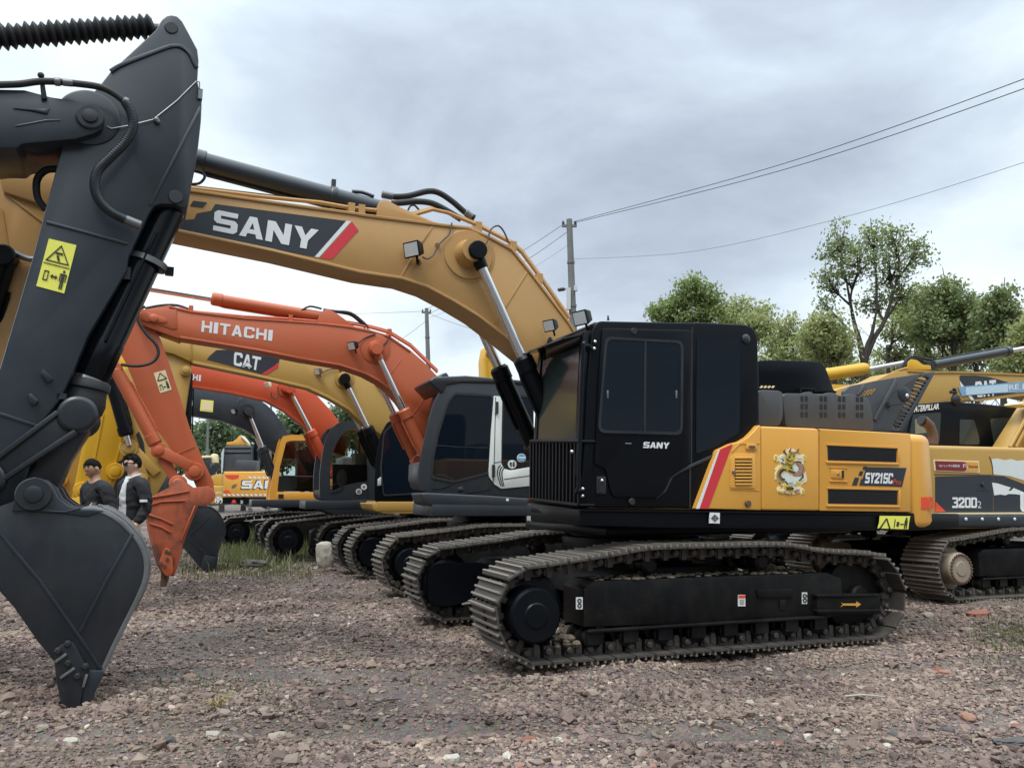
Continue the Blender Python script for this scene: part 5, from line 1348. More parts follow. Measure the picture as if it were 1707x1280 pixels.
# ------------------------------------------------------------------ mustard machine with the black lettered panel
def build_d():
    fr = FB.off(8.5, .2)
    R = empty('excavator', fr, 'mustard excavator with black lettered panel on its boom and a black bucket', 'excavator', GE)
    undercarriage(R, [M['shoe_dark']], False)
    plain_house(R, M['catgold'], M['catgold'])
    def Z6(p): return zm(p, 300, 540, 3.556)
    def Zb(p): return zm(p, 0, 400, 2.977)
    def Zp(p): return zm(p, 100, 700, 4.2675)
    vc = .2
    out = [(624, 836), (624, 800), (627, 760), (634, 725), (645, 704), (662, 696), (720, 694), (760, 700), (760, 842)]
    cab = simple_cab(R, fr, out, vc, 1.05, M['black'], [[(641, 722), (658, 706), (720, 704), (715, 820), (640, 824), (636, 780)]], 'glass', taper=.3)
    m = MB(); m.prism(fr.uws(Z6([(1170, 920), (1190, 905), (1190, 955), (1170, 960)]), vc), vc - .05, vc + .02); m.build('mirror', M['lens'], cab, .008)
    m = MB(); m.prism(roundpoly(fr.uws([(618, 838), (740, 846), (745, 856), (640, 856), (622, 850)], vc), .03), vc - .03, vc + 1.1); m.build('deck_skirt', M['catgold'], R, .02)
    typed(cab, 'lettering', M['white'], fr, vc, 'R.', [(689, 828), (699, 828), (698, 835), (688, 835)], .03, 2)
    vb = 1.27; th = .44
    near = [(262, 572), (268, 560), (300, 556), (330, 560)] + Z6([(215, 112), (480, 158), (720, 215), (900, 250), (1050, 285), (1160, 350), (1240, 460), (1285, 525)]) + [(672, 705), (690, 740), (684, 765), (664, 760)] \
        + [(650, 742)] + Z6([(1190, 655), (1090, 590), (1000, 502), (880, 432), (760, 377), (480, 311), (75, 227)]) + [(318, 603), (290, 590), (268, 585)]
    boom = body_boom(fr, R, near, vb, th, M['catgold'], 'boom')
    dc = decal(boom, 'maker_panel', M['decalblack'], fr, vb, [Z6([(215, 155), (380, 150), (592, 190), (586, 232), (560, 248), (480, 298), (160, 212), (170, 195)])], 1)
    decal(boom, 'red_stripe', M['red'], fr, vb, [Z6([(585, 225), (580, 258), (512, 300), (482, 299), (560, 248)])], 2)
    decal(dc, 'maker_name', M['white'], fr, vb, word('CAT', Z6([(322, 165), (482, 198), (468, 278), (318, 244)]), gap=.06), 2)
    decal(dc, 'triangle_mark', M['decalblack'], fr, vb, [Z6([(405, 222), (432, 262), (372, 250)])], 3)
    decal(dc, 'triangle_mark', M['white'], fr, vb, [Z6([(405, 226), (428, 258), (378, 249)])], 4)
    m = MB(); strips(m, fr, vb, [Z6([(75, 227), (480, 311), (760, 377), (880, 432), (1000, 502), (1090, 590)])], .05, .02); strips(m, fr, vb, [Z6([(1160, 355), (1240, 465), (1285, 530)])], .03, .02); strips(m, fr, vb, [[(318, 566), (318, 600)]], .03, .02); m.build('boom_flange', M['catgold'], boom, .004)
    c = fr.uw(574, 631, vb); m = MB(); m.lathe((c[0], vb + .02, c[1]), (c[0], vb - .02, c[1]), [(0, .2), (.04, .19)], 24); m.lathe((c[0], vb, c[1]), (c[0], vb - .2, c[1]), [(0, .13), (.19, .12), (.2, .1)], 20); m.build('pin_boss', M['catgold'], boom)
    m = MB(); m.tube([fr.p3(x, y, vb - .03) for x, y in Z6([(840, 290), (880, 270), (940, 268), (970, 300)])], .012, 6, 3); m.build('lamp_cable', M['wire'], boom)
    work_lamp(boom, fr, 531, 619, vb - .08, M['rustbrown'], .08)
    q = fr.uw(574, 632, vb - .12); p = fr.uw(650, 790, vb - .12)
    for v in (vb - .12, vb + th + .10): cylinder(R, (p[0], v, p[1]), (q[0], v, q[1]), [M['black'], M['chrome']], .1, .05, .5)
    va = vb + .08
    arm = body_boom(fr, R, [(262, 568), (300, 560), (318, 575), (318, 620), (308, 690), (297, 760), (285, 800), (270, 828), (250, 826), (240, 800), (222, 760), (206, 715), (196, 660), (205, 620), (235, 590)], va, .42, M['catgold'], 'arm')
    m = MB()
    for x, y, r in ((310, 618, .1), (215, 747, .16), (270, 760, .1), (235, 800, .12)): pin(m, fr.uw(x, y, va), r, va - .08, va + .02)
    m.build('arm_pin', M['catgold'], arm)
    p = fr.uw(185, 632, va - .02); q = fr.uw(217, 745, va - .02)
    cylinder(R, (p[0], va - .1, p[1]), (q[0], va - .1, q[1]), [M['black'], M['chrome']], .11, .05, .84, 'bucket_cylinder', .06, boss=False)
    m = MB(); m.prism(line2(fr.uw(216, 745, va), fr.uw(240, 800, va), .2), va - .06, va + .0); m.prism(line2(fr.uw(225, 750, va), fr.uw(262, 790, va), .16), va - .05, va + .01); m.build('bucket_link', M['catgold'], R, .02)
    m = MB(); m.prism(fr.uws(Zb([(675, 965), (690, 950), (712, 1000), (718, 1055), (700, 1045)]), va), va - .02, va); m.build('link_opening', M['slotdark'], arm)
    v0 = va - .4
    side = [(262, 822), (280, 790), (300, 800), (331, 845), (348, 843), (364, 853), (374, 870), (377, 887), (370, 905), (364, 922), (360, 953), (348, 955), (334, 946), (304, 911), (280, 860)]
    bk = bucket(R, fr.uws(side, v0), fr.uws(spl2([(325, 843), (348, 843), (364, 853), (374, 870), (377, 887), (370, 905), (364, 922), (360, 950)], 3), v0), v0, v0 + 1.2, M['charcoal_worn'], M['steel_worn'])
    m = MB(); strips(m, fr, v0, [Zp([(930, 810), (1060, 690)]), Zp([(910, 835), (1090, 1000)])], .02, .01); m.build('weld_bead', M['charcoal'], bk)
    m = MB(); m.prism(fr.uws([(334, 946), (340, 925), (360, 928), (360, 953), (348, 955)], v0), v0 - .03, v0); m.build('side_cutter', M['charcoal_worn'], bk, .006)


build_d()


def plain_boom(R, fr, near, vb, th, mat, pinpt, cyl, cylmat, name='boom'):
    b = body_boom(fr, R, near, vb, th, mat, name)
    c = fr.uw(*pinpt, vb); m = MB(); m.lathe((c[0], vb + .02, c[1]), (c[0], vb - .02, c[1]), [(0, .2), (.04, .19)], 24); m.lathe((c[0], vb, c[1]), (c[0], vb - .18, c[1]), [(0, .12), (.18, .1)], 18); m.build('pin_boss', mat, b)
    q = fr.uw(*cyl[1], vb - .12); p = fr.uw(*cyl[0], vb - .12)
    for v in (vb - .12, vb + th + .10): cylinder(R, (p[0], v, p[1]), (q[0], v, q[1]), [cylmat, M['chrome']], .095, .05, cyl[2])
    return b


def build_e():
    fr = FB.off(11.2, -.75)
    R = empty('excavator', fr, 'red-orange excavator with see-through dark grey cab carrying two round stickers', 'excavator', GE)
    undercarriage(R, [M['shoe_dark']], False)
    plain_house(R, M['orange_red'], M['cabgrey'])
    def Z6(p): return zm(p, 300, 540, 3.556)
    vc = .2
    out = spl2(Z6([(828, 985), (830, 880), (850, 740), (880, 650), (925, 596), (985, 574), (1060, 580), (1150, 590)]), 4) + spl2(Z6([(1160, 1040), (1000, 1045), (850, 1040), (828, 985)]), 4)[:-1]
    hole = spl2(Z6([(890, 970), (892, 860), (905, 770), (933, 700), (962, 655), (1005, 625), (1050, 618), (1105, 618)]), 4) + spl2(Z6([(1112, 930), (1000, 950), (905, 985), (890, 970)]), 4)[:-1]
    cab = open_cab(R, fr, out, vc, 1.05, M['cabgrey'], hole, tuple(range(15, 41)))
    m = MB(); m.prism(fr.uws(Z6([(905, 830), (1110, 835), (1112, 930), (1000, 955), (905, 990)]), vc + .06), vc + .08, vc + .11); m.build('lower_panel', M['slotdark'], cab)
    m = MB(); m.ball(fr.p3(*Z6([(960, 915)])[0], vc + .06), .16, .7, .1, 1.2); m.box(*(lambda a: (a[0], a[0] + .5, vc + .4, vc + .8, a[1] - .2, a[1] + .5))(fr.uw(*Z6([(1030, 900)])[0], vc + .5))); m.build('seat', M['seat'], cab, .03)
    m = MB(); strips(m, fr, vc, [spl2(Z6([(890, 970), (930, 945), (970, 965), (940, 990), (895, 1000)]), 3), Z6([(1112, 840), (1112, 1030)])], .018, .012); m.build('door_trim', M['charcoal'], cab)
    decal(cab, 'round_sticker', M['white'], fr, vc, [circ(300 + 1090 / 3.556, 540 + 965 / 3.556, 5, 16)], 3)
    decal(cab, 'round_sticker', M['white'], fr, vc, [circ(300 + 1060 / 3.556, 540 + 993 / 3.556, 5, 16)], 3)
    decal(cab, 'sticker_print', M['seat'], fr, vc, [circ(300 + 1060 / 3.556, 540 + 993 / 3.556, 3.4, 12), circ(300 + 1090 / 3.556, 540 + 965 / 3.556, 2.2, 12)], 4)
    m = MB(); m.prism(fr.uws([(531, 834), (650, 838), (650, 862), (560, 860), (535, 850)], vc), vc - .03, vc + 1.1); m.build('deck_skirt', M['cabgrey'], R, .03)
    near = [(240, 590), (321, 607), (380, 615), (440, 625), (466, 640), (500, 645), (525, 655), (553, 686), (567, 705), (580, 735), (575, 760), (552, 752)] + Z6([(830, 690), (770, 642), (720, 592), (620, 512), (510, 452), (300, 405), (75, 370)]) + [(240, 636), (225, 615)]
    boom = plain_boom(R, fr, near, 1.27, .44, M['orange_red'], (477, 648), ((556, 790), (482, 649), .52), M['orange_red'])
    decal(boom, 'maker_name', M['white'], fr, 1.27, word('HI', Z6([(78, 297), (125, 303), (122, 340), (75, 332)]), gap=.2), 1)
    m = MB(); m.tube([fr.p3(x, y, 1.12) for x, y in Z6([(580, 370), (585, 420), (570, 440), (545, 430), (543, 405)])], .014, 6, 3); m.build('lamp_cable', M['wire'], boom)
    m = MB(); strips(m, fr, 1.27, [Z6([(75, 368), (300, 403), (510, 450), (620, 510), (720, 590), (770, 640)])], .04, .02); m.build('boom_flange', M['orange_red'], boom)
    work_lamp(boom, fr, 447, 641, 1.05, M['cream'], .08)
    arm = body_boom(fr, R, [(225, 590), (262, 600), (258, 640), (215, 690), (178, 735), (160, 790), (140, 830), (122, 830), (130, 780), (152, 690), (185, 620)], 1.26, .4, M['orange_red'], 'arm')
    k = cylinder(R, fr.p3(312, 628, 1.0), fr.p3(309, 745, 1.0), [M['black'], M['chrome']], .11, .06, .97, 'bucket_cylinder', .06, boss=False)
    side = fr.uws([(122, 820), (140, 815), (180, 850), (185, 880), (150, 905), (110, 890)], 1.0)
    bucket(R, side, side[1:4], 1.0, 2.0, M['orange_red'], M['steel_worn'])


def build_f():
    fr = FB.off(15.0, -1.6)
    R = empty('excavator', fr, 'excavator with dark grey boom and yellow-framed cab at the far end of the row', 'excavator', GE)
    undercarriage(R, [M['shoe_dark']], False)
    plain_house(R, M['yellow'], M['cabgrey'])
    def Z6(p): return zm(p, 300, 540, 3.556)
    vc = .2
    out = Z6([(530, 1000), (560, 850), (600, 690), (612, 665), (660, 656), (730, 658), (840, 670), (850, 1050), (700, 1050), (530, 1048)])
    hole = Z6([(578, 985), (592, 850), (628, 705), (638, 695), (680, 690), (730, 690), (812, 695), (812, 960), (795, 995), (580, 995)])
    cab = open_cab(R, fr, out, vc, 1.05, M['yellow'], hole, (3, 4, 5, 6, 7, 8))
    m = MB(); m.prism(fr.uws(Z6([(570, 1000), (825, 998), (825, 1048), (570, 1048)]), vc), vc - .02, vc + .05); m.build('lower_panel', M['yellow'], cab, .008)
    m = MB(); m.prism(fr.uws(Z6([(583, 1008), (613, 1008), (613, 1032), (583, 1032)]), vc), vc - .035, vc - .01); m.build('step_recess', M['slotdark'], cab)
    m = MB(); m.box(*(lambda a: (a[0], a[0] + .5, vc + .3, vc + .8, a[1] - .5, a[1] + .5))(fr.uw(*Z6([(690, 860)])[0], vc + .5))); m.prism(fr.uws(Z6([(600, 895), (810, 900), (810, 912), (600, 907)]), vc), vc + .02, vc + .06); m.build('seat', M['slotdark'], cab, .04)
    m = MB(); m.prism(fr.uws(Z6([(582, 900), (812, 905), (812, 960), (795, 992), (578, 992)]), vc + .5), vc + .7, vc + .74); m.build('lower_rear_panel', M['cabgrey'], cab)
    m = MB(); m.prism(fr.uws(Z6([(530, 1050), (830, 1050), (830, 1085), (545, 1090), (530, 1075)]), vc), vc - .03, vc + 1.1); m.build('deck_skirt', M['cabgrey'], R, .02)
    near = [(240, 640), (317, 647)] + Z6([(180, 395), (320, 412), (440, 432), (510, 475), (560, 522), (640, 640), (690, 740), (680, 800), (600, 800), (540, 745), (450, 668), (380, 622), (250, 572), (60, 540)]) + [(240, 680)]
    boom = plain_boom(R, fr, near, 1.27, .44, M['charcoal'], (412, 685), ((462, 805), (414, 687), .52), M['charcoal'])
    decal(boom, 'paper_sticker', M['sign_yellow'], fr, 1.27, [Z6([(125, 447), (200, 455), (194, 523), (118, 514)])], 1)
    decal(boom, 'paper_sticker', M['cream'], fr, 1.27, [Z6([(133, 456), (192, 462), (188, 514), (127, 507)])], 2)
    decal(boom, 'round_mark', M['white'], fr, 1.27, [circ(300 + 62 / 3.556, 540 + 470 / 3.556, 5, 14)], 1)
    work_lamp(boom, fr, 391, 685, 1.05, M['black'], .09)
    m = MB(); m.tube([fr.p3(x, y, 1.12) for x, y in Z6([(330, 490), (345, 455), (375, 435), (400, 432)])], .014, 6, 3); m.build('lamp_cable', M['wire'], boom)
    arm = body_boom(fr, R, [(225, 640), (255, 640), (258, 675), (232, 730), (215, 790), (200, 840), (185, 840), (185, 780), (205, 700)], 1.26, .4, M['charcoal'], 'arm')
    side = fr.uws([(185, 835), (200, 830), (230, 850), (232, 870), (205, 895), (180, 880)], 1.0)
    bucket(R, side, side[1:4], 1.0, 2.0, M['charcoal'], M['steel_worn'])


build_e()
build_f()


# ------------------------------------------------------------------ yellow machines behind the foreground arm (facing right)
def build_hanging(dv, label, mat, boom, arm, pins, side, back, vb=.3, cyl=None, extra=None):
    fr = FA.off(dv, 0)
    R = empty('excavator', fr, label, 'excavator', GE)
    b = body_boom(fr, R, boom, vb, .55, mat, 'boom')
    a = body_boom(fr, R, arm, vb + .08, .4, mat, 'arm')
    m = MB()
    for x, y, r in pins: pin(m, fr.uw(x, y, vb), r, vb - .02, vb + .1)
    m.build('arm_pin', mat, a)
    if cyl: cylinder(R, fr.p3(*cyl[0], vb + .28), fr.p3(*cyl[1], vb + .28), [cyl[3], M['chrome']], .1, .05, cyl[2], 'bucket_cylinder', .06)
    if extra: extra(R, fr, a, vb + .08)
    bucket(R, fr.uws(side, vb - .3), fr.uws(back, vb - .3), vb - .3, vb + .85, mat, M['steel_worn'])
    return R


def bright_details(R, fr, a, v):
    m = MB(); strips(m, fr, v, [[(172, 690), (150, 800)], [(212, 640), (200, 740), (182, 812)], [(128, 806), (146, 811)]], .03, .015); m.build('weld_bead', M['brightyellow'], a)
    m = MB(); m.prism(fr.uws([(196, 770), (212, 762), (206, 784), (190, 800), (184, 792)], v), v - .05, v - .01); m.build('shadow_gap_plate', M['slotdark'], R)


build_hanging(10.2, 'bright yellow excavator arm hanging just behind the two men', M['brightyellow'],
              [(-200, 600), (60, 570), (190, 585), (225, 620), (220, 650), (190, 650), (60, 630), (-200, 690)],
              [(170, 600), (200, 575), (225, 600), (226, 660), (215, 720), (200, 780), (182, 828), (160, 862), (125, 858), (118, 838), (128, 790), (142, 720), (158, 650)],
              [(137, 817, .15), (192, 785, .15), (205, 620, .14)], [(120, 830), (150, 825), (190, 850), (196, 890), (170, 930), (120, 950), (95, 890)], [(150, 825), (190, 850), (196, 890), (170, 930), (120, 950)], extra=bright_details)
build_hanging(13.5, 'ochre yellow excavator arm seen through the linkage of the foreground bucket', M['yellow_dull'],
              [(-200, 560), (20, 530), (130, 545), (175, 590), (168, 628), (130, 632), (20, 600), (-200, 650)],
              [(110, 580), (140, 560), (172, 590), (170, 640), (145, 720), (128, 790), (116, 850), (78, 850), (82, 760), (95, 680)],
              [(150, 600, .16), (100, 800, .15)], [(70, 830), (115, 830), (150, 860), (140, 910), (90, 930), (60, 880)], [(115, 830), (150, 860), (140, 910), (90, 930)],
              cyl=((168, 600), (150, 735), .7, M['orange_red']))


# ------------------------------------------------------------------ far machines past the row
def build_g():
    p = ground_pt(372, 872)
    fr = Frame(p.x, p.y, -.05)
    R = empty('excavator', fr, 'distant yellow excavator showing its lettered counterweight with hazard striping', 'excavator', GE)
    def Zg(p): return zm(p, 300, 680, 6.4)
    c = MB(); q = fr.uws(Zg([(462, 690), (480, 676), (1010, 676), (1020, 930), (1010, 950), (480, 950), (462, 935)]), 0); c.prism(q, 0, 1.0); cw = c.build('counterweight', M['yellow'], R, .05, 3)
    decal(cw, 'maker_name', M['sign_black'], fr, 0, word('SANY', Zg([(652, 765), (1130, 765), (1125, 872), (645, 872)]), gap=.1), 1)
    decal(cw, 'maker_name', M['white'], fr, 0, word('SANY', Zg([(664, 772), (1142, 772), (1137, 860), (657, 860)]), gap=.1), 2)
    decal(cw, 'hazard_stripe', M['white'], fr, 0, [Zg([(455 + 48 * i, 917), (480 + 48 * i, 917), (496 + 48 * i, 937), (471 + 48 * i, 937)]) for i in range(11)], 1)
    decal(cw, 'hazard_stripe', M['white'], fr, 0, [Zg([(725 + 48 * i, 730), (755 + 48 * i, 730), (775 + 48 * i, 752), (745 + 48 * i, 752)]) for i in range(6)], 1)
    decal(cw, 'reflector', M['redorange'], fr, 0, [Zg([(475, 712), (630, 712), (625, 750), (560, 765), (500, 748)]), Zg([(455, 905), (470, 880), (500, 870), (530, 885), (545, 912)])], 1)
    decal(cw, 'small_mark', M['mudbrown'], fr, 0, [Zg([(550, 830), (580, 812), (612, 812), (590, 850), (555, 862)])], 1)
    m = MB(); m.prism(fr.uws(Zg([(462, 440), (480, 405), (760, 405), (768, 676), (462, 676)]), .3), .3, 1.2); m.prism(fr.uws(Zg([(585, 565), (605, 555), (810, 560), (812, 676), (585, 676)]), .1), .1, .6); m.build('engine_hood', M['grey_cover'], R, .04)
    m = MB(); strips(m, fr, .3, [Zg([(480, 430), (760, 430)]), Zg([(480, 480), (760, 478)])], .05, .02); m.build('hood_rib', M['black'], R)
    m = MB(); m.prism(fr.uws(Zg([(440, 480), (462, 430), (470, 440), (452, 690), (440, 690)]), .2), .2, .26); m.build('grab_rail', M['lens'], R)
    m = MB(); m.prism(fr.uws(Zg([(790, 280), (835, 280), (825, 676), (785, 676)]), .6), .6, 1.0); m.build('arm', M['black'], R, .02)
    d = MB(); d.prism(fr.uws(Zg([(455, 952), (1000, 952), (1000, 1025), (455, 1025)]), .1), .1, 1.2); d.build('deck_frame', M['black'], R)
    decal(R, 'model_number', M['white'], fr, .1, word('31', Zg([(645, 985), (675, 985), (675, 1018), (645, 1018)])), 1)
    decal(R, 'reflector', M['redorange'], fr, .1, [Zg([(548, 1012), (565, 975), (590, 978), (600, 1012)])], 1)
    track_mesh(0, .6, [(x, y) for x, y in belt_path(-1.7, 1.7)], 40, False, False).build('crawler_track', M['shoe_dark'], R)
    track_mesh(2.2, 2.8, [(x, y) for x, y in belt_path(-1.7, 1.7)], 40, False, False).build('crawler_track', M['shoe_dark'], R)
    # folded boom showing above the hood
    b = MB(); b.prism(fr.uws(Zg([(490, 395), (500, 365), (560, 360), (600, 330), (640, 290), (660, 300), (700, 350), (720, 398)]), 1.0), 1.0, 1.5); b.build('boom', M['yellow'], R, .02)
    k = MB(); k.tube([fr.p3(*Zg([(655, 300)])[0], .95), fr.p3(*Zg([(745, 388)])[0], .95)], .05); k.build('piston_rod', M['lens'], R)
    # second far machine with the panda disc
    p = ground_pt(352, 866); f2 = Frame(p.x, p.y, -.05)
    R2 = empty('excavator', f2, 'distant pale yellow excavator carrying a round white panda disc, half hidden by an orange bucket', 'excavator', GE)
    c = MB(); c.prism(f2.uws(Zg([(250, 830), (445, 830), (450, 1030), (250, 1045)]), 0), 0, 1.6); b = c.build('counterweight', M['yellow_dull'], R2, .06, 3)
    cx, cy = Zg([(412, 985)])[0]
    pd = decal(b, 'panda_disc', M['white'], f2, 0, [circ(cx, cy, 6.3, 20)], 1)
    decal(pd, 'panda_print', M['sign_black'], f2, 0, [circ(cx - 3.2, cy - 3.2, 1.0, 8), circ(cx + 1.6, cy - 3.6, 1.0, 8), circ(cx - 2.2, cy - 1, .8, 8), circ(cx + .6, cy - 1.2, .8, 8), [(cx - 4.5, cy + .5), (cx - 2.5, cy + 1), (cx - 2, cy + 4.5), (cx - 4, cy + 3.5)], [(cx + 2, cy - .5), (cx + 4.8, cy - .5), (cx + 4.6, cy + 2.5), (cx + 1.5, cy + 4.8), (cx - 1, cy + 3.8), (cx + 1.4, cy + 2)]], 2)
    typed(b, 'lettering', M['white'], f2, 0, 'NIPPO', Zg([(365, 895), (450, 895), (450, 912), (365, 912)]), .02, 1)
    c = MB(); c.prism(f2.uws(Zg([(330, 720), (445, 700), (448, 828), (330, 828)]), 1.0), 1.0, 2.0); c.build('engine_hood', M['yellow_dull'], R2, .05)
    c = MB(); c.prism(f2.uws(Zg([(320, 640), (345, 605), (425, 598), (432, 625), (370, 700), (325, 745)]), 1.2), 1.2, 1.3); c.build('open_flap', M['charcoal'], R2)
    c = MB(); c.prism(f2.uws(Zg([(235, 525), (318, 520), (325, 720), (235, 760)]), 2.2), 2.2, 3.2); cb = c.build('cab', M['glass_green'], R2, .05)
    c = MB(); c.prism(f2.uws(Zg([(228, 508), (318, 506), (320, 530), (230, 535)]), 2.15), 2.15, 3.25); c.build('cab_roof', M['cream'], cb, .03)
    c = MB(); c.prism(f2.uws(Zg([(330, 500), (350, 485), (380, 495), (388, 580), (330, 590)]), 2.4), 2.4, 2.8); c.build('boom', M['cream'], R2, .02)
    track_mesh(0, .6, belt_path(-1.7, 1.7), 40, False, False).build('crawler_track', M['shoe_dark'], R2)


build_g()


# ------------------------------------------------------------------ right-hand side: mustard machine with badge 320 and the boom behind it
def build_j():
    q = ground_pt(1606, 1003)
    # put the sprocket (u=-1.68) of the near track there
    fr = Frame(q.x, q.y); fr = Frame((fr.o + fr.e * 1.68).x, (fr.o + fr.e * 1.68).y)
    R = empty('excavator', fr, 'mustard excavator with black side band, numbered badge and torn white film', 'excavator', GE)
    hm = paint('tan_drive_cover', (.30, .25, .185), .6, .6, (.2, .165, .12), bump=.1, var=.15)
    undercarriage(R, [M['shoe_mud']], True, hubmat=hm)
    def Z7(p): return zm(p, 1480, 760, 4.925)
    def Z8(p): return zm(p, 1400, 560, 5.333)
    # toothed ring on the drive cover
    m = MB()
    for i in range(26):
        a = 2 * math.pi * i / 26; u, w = -1.68 + .183 * math.cos(a), .425 + .183 * math.sin(a)
        m.lathe((u, .0, w), (u, -.022, w), [(0, .018), (.02, .018), (.022, .012)], 6)
    m.build('cover_bolt', M['rustbrown'], R)
    vy = .135
    c = MB(); c.prism(fr.uws([(1500, 745), (1522, 741), (1640, 744), (1900, 750), (1900, 880), (1500, 882)], vy), vy, vy + 2.7)
    body = c.build('side_panel', M['catgold'], R, .06, 3)
    d = MB(); d.prism(fr.uws([(1490, 856), (1900, 855), (1900, 880), (1490, 879)], vy - .06), vy - .06, vy + 2.7); dk = d.build('deck_frame', M['cabgrey'], R, .05, 3)
    m = MB()
    for i in range(9):
        c_ = fr.uw(1583 + 27 * i, 865.2, vy - .06); m.ball((c_[0], vy - .065, c_[1]), .025, 1, .6, 1, 10, 6)
    m.build('bolt', M['lens'], dk)
    m = MB(); m.prism(fr.uws([(1560, 854.5), (1900, 853), (1900, 856), (1560, 857)], vy - .03), vy - .05, vy + .01); m.build('deck_edge', M['cream'], dk)
    bd = decal(body, 'black_band', M['decalblack'], fr, vy, [Z7([(388, 168), (850, 160), (950, 165), (1118, 230), (1500, 420), (1500, 462), (388, 462)])], 1)
    decal(body, 'red_corner', M['redorange'], fr, vy, [Z7([(388, 372), (470, 455), (388, 458)])], 2)
    decal(bd, 'model_number', M['white'], fr, vy, word('320D', Z7([(526, 338), (728, 340), (728, 425), (526, 425)]), gap=.1), 2)
    typed(bd, 'model_suffix', M['white'], fr, vy, '2', Z7([(733, 370), (763, 370), (763, 426), (733, 426)]), -.01, 2)
    decal(body, 'torn_film', M['white_paint'], fr, vy, [Z7([(852, 25), (900, 20), (960, 35), (1010, 25), (1060, 40), (1160, 30), (1300, 60), (1300, 260), (1118, 200), (1000, 165), (866, 150)])], 1, label='torn whitish film stuck on the yellow panel')
    decal(bd, 'torn_film', M['white'], fr, vy, [Z7([(852, 218), (900, 225), (960, 245), (1005, 258), (985, 285), (1010, 285), (1030, 262), (1118, 300), (1118, 322), (1040, 312), (990, 310), (960, 322), (920, 315), (870, 322)])], 2)
    decal(bd, 'white_letter', M['white'], fr, vy, [[quadmap(Z7([(1085, 300), (1180, 300), (1180, 455), (1085, 455)]), x, y) for x, y in GLY['C'][0]]], 3)
    st = decal(body, 'rental_sticker', M['cream'], fr, vy, [Z7([(370, 30), (742, 42), (750, 138), (380, 122)])], 2)
    decal(st, 'sticker_ground', M['burgundy'], fr, vy, [Z7([(382, 40), (622, 47), (640, 70), (640, 110), (622, 125), (390, 116)])], 3)
    decal(st, 'sticker_ground', M['yellow'], fr, vy, [Z7([(628, 47), (735, 50), (740, 128), (628, 124), (648, 100), (648, 72)])], 3)
    typed(st, 'lettering', M['white'], fr, vy, 'Cat\u2019 \u30ec\u30f3\u30bf\u30eb\u53d6\u6271\u5e97', Z7([(410, 68), (582, 70), (582, 92), (410, 90)]), .012, 4)
    typed(st, 'lettering', M['burgundy'], fr, vy, 'Rental', Z7([(656, 74), (732, 76), (732, 96), (656, 96)]), .015, 4)
    decal(st, 'lettering', M['white'], fr, vy, [Z7([(610, 66), (638, 70), (638, 94), (610, 94)])], 4)
    decal(st, 'sticker_print', M['burgundy'], fr, vy, [Z7([(614, 74), (622, 74), (622, 90), (614, 90)]), Z7([(627, 74), (635, 74), (635, 90), (627, 90)])], 5)
    m = MB(); strips(m, fr, vy, [spl2(Z7([(832, 5), (852, 60), (862, 150), (862, 460)]), 3), Z7([(380, 150), (850, 156)]), ], .014, .006); m.build('panel_seam', M['rustbrown'], body)
    m = MB(); c_ = fr.uw(*Z7([(776, 236)])[0], vy); m.cyl((c_[0], vy, c_[1]), (c_[0], vy - .03, c_[1]), .03); strips(m, fr, vy, [Z7([(728, 280), (832, 282)])], .014, .01); m.build('door_catch', M['charcoal'], body)
    # far cab with lettered rear window; exhaust pipe
    vc = 1.7
    c = MB(); c.prism(roundpoly(fr.uws(Z8([(560, 1000), (640, 640), (680, 605), (960, 580), (1250, 600), (1640, 640), (1700, 1000)]), vc), .05), vc, vc + 1.05); cab = c.build('cab', M['black'], R, .04, 3)
    m = MB(); m.prism(roundpoly(fr.uws(Z8([(650, 695), (895, 680), (880, 950), (600, 960)]), vc), .04), vc - .01, vc + .004); w = m.build('rear_window', M['glass_green'], cab)
    decal(w, 'painted_window_reflection', M['seat'], fr, vc - .008, [Z8([(665, 740), (760, 735), (775, 860), (670, 870)])], 1)  # flat patch of colour painted on the pane as a reflection
    typed(cab, 'lettering', M['white'], fr, vc, 'CATERPILLAR', Z8([(640, 622), (882, 600), (878, 650), (628, 682)]), .03, 2)
    m = MB(); m.prism(roundpoly(fr.uws(Z8([(1065, 740), (1190, 745), (1235, 900), (1240, 965), (1060, 965)]), vc), .04), vc - .008, vc + .004); m.prism(roundpoly(fr.uws(Z8([(1330, 735), (1560, 725), (1620, 900), (1400, 970), (1370, 960)]), vc), .04), vc - .008, vc + .004); m.build('side_window', M['glass_green'], cab)
    m = MB(); m.tube([fr.p3(x, y, 1.0) for x, y in Z8([(830, 960), (830, 880), (800, 800), (752, 760), (735, 755)])], [.07, .07, .075, .08, .085], 14, 0); m.build('exhaust_pipe', M['rustbrown'], R)
    m = MB(); m.lathe(fr.p3(*Z8([(740, 757)])[0], 1.0), fr.p3(*Z8([(731, 752)])[0], 1.0), [(0, .07), (.05, .074), (.051, .03)], 14); m.build('exhaust_mouth', M['slotdark'], R)
    m = MB(); m.ball(fr.p3(*Z8([(1030, 565)])[0], vc), .085, 1, .8, 1.2); m.tube([fr.p3(*Z8([(985, 500)])[0], vc), fr.p3(*Z8([(1030, 500)])[0], vc), fr.p3(*Z8([(1010, 465)])[0], vc)], .03); m.build('work_lamp', M['rubber'], cab)
    # boom foot with pipes
    vb = 1.25
    bp = [(1676, 752), (1696, 720), (1726, 672), (1746, 648), (1900, 540), (2000, 520), (2050, 560), (1960, 600), (1830, 690), (1800, 760)]
    boom = body_boom(fr, R, bp, vb, .30, M['catgold'], 'boom')
    m = MB()
    for dx in (24, 33, 50, 58):
        m.tube([fr.p3(1660 + dx, 745, vb - .05), fr.p3(1690 + dx * 1.0, 690, vb - .05), fr.p3(1712 + dx * .9, 655, vb - .05)], .028, 8)
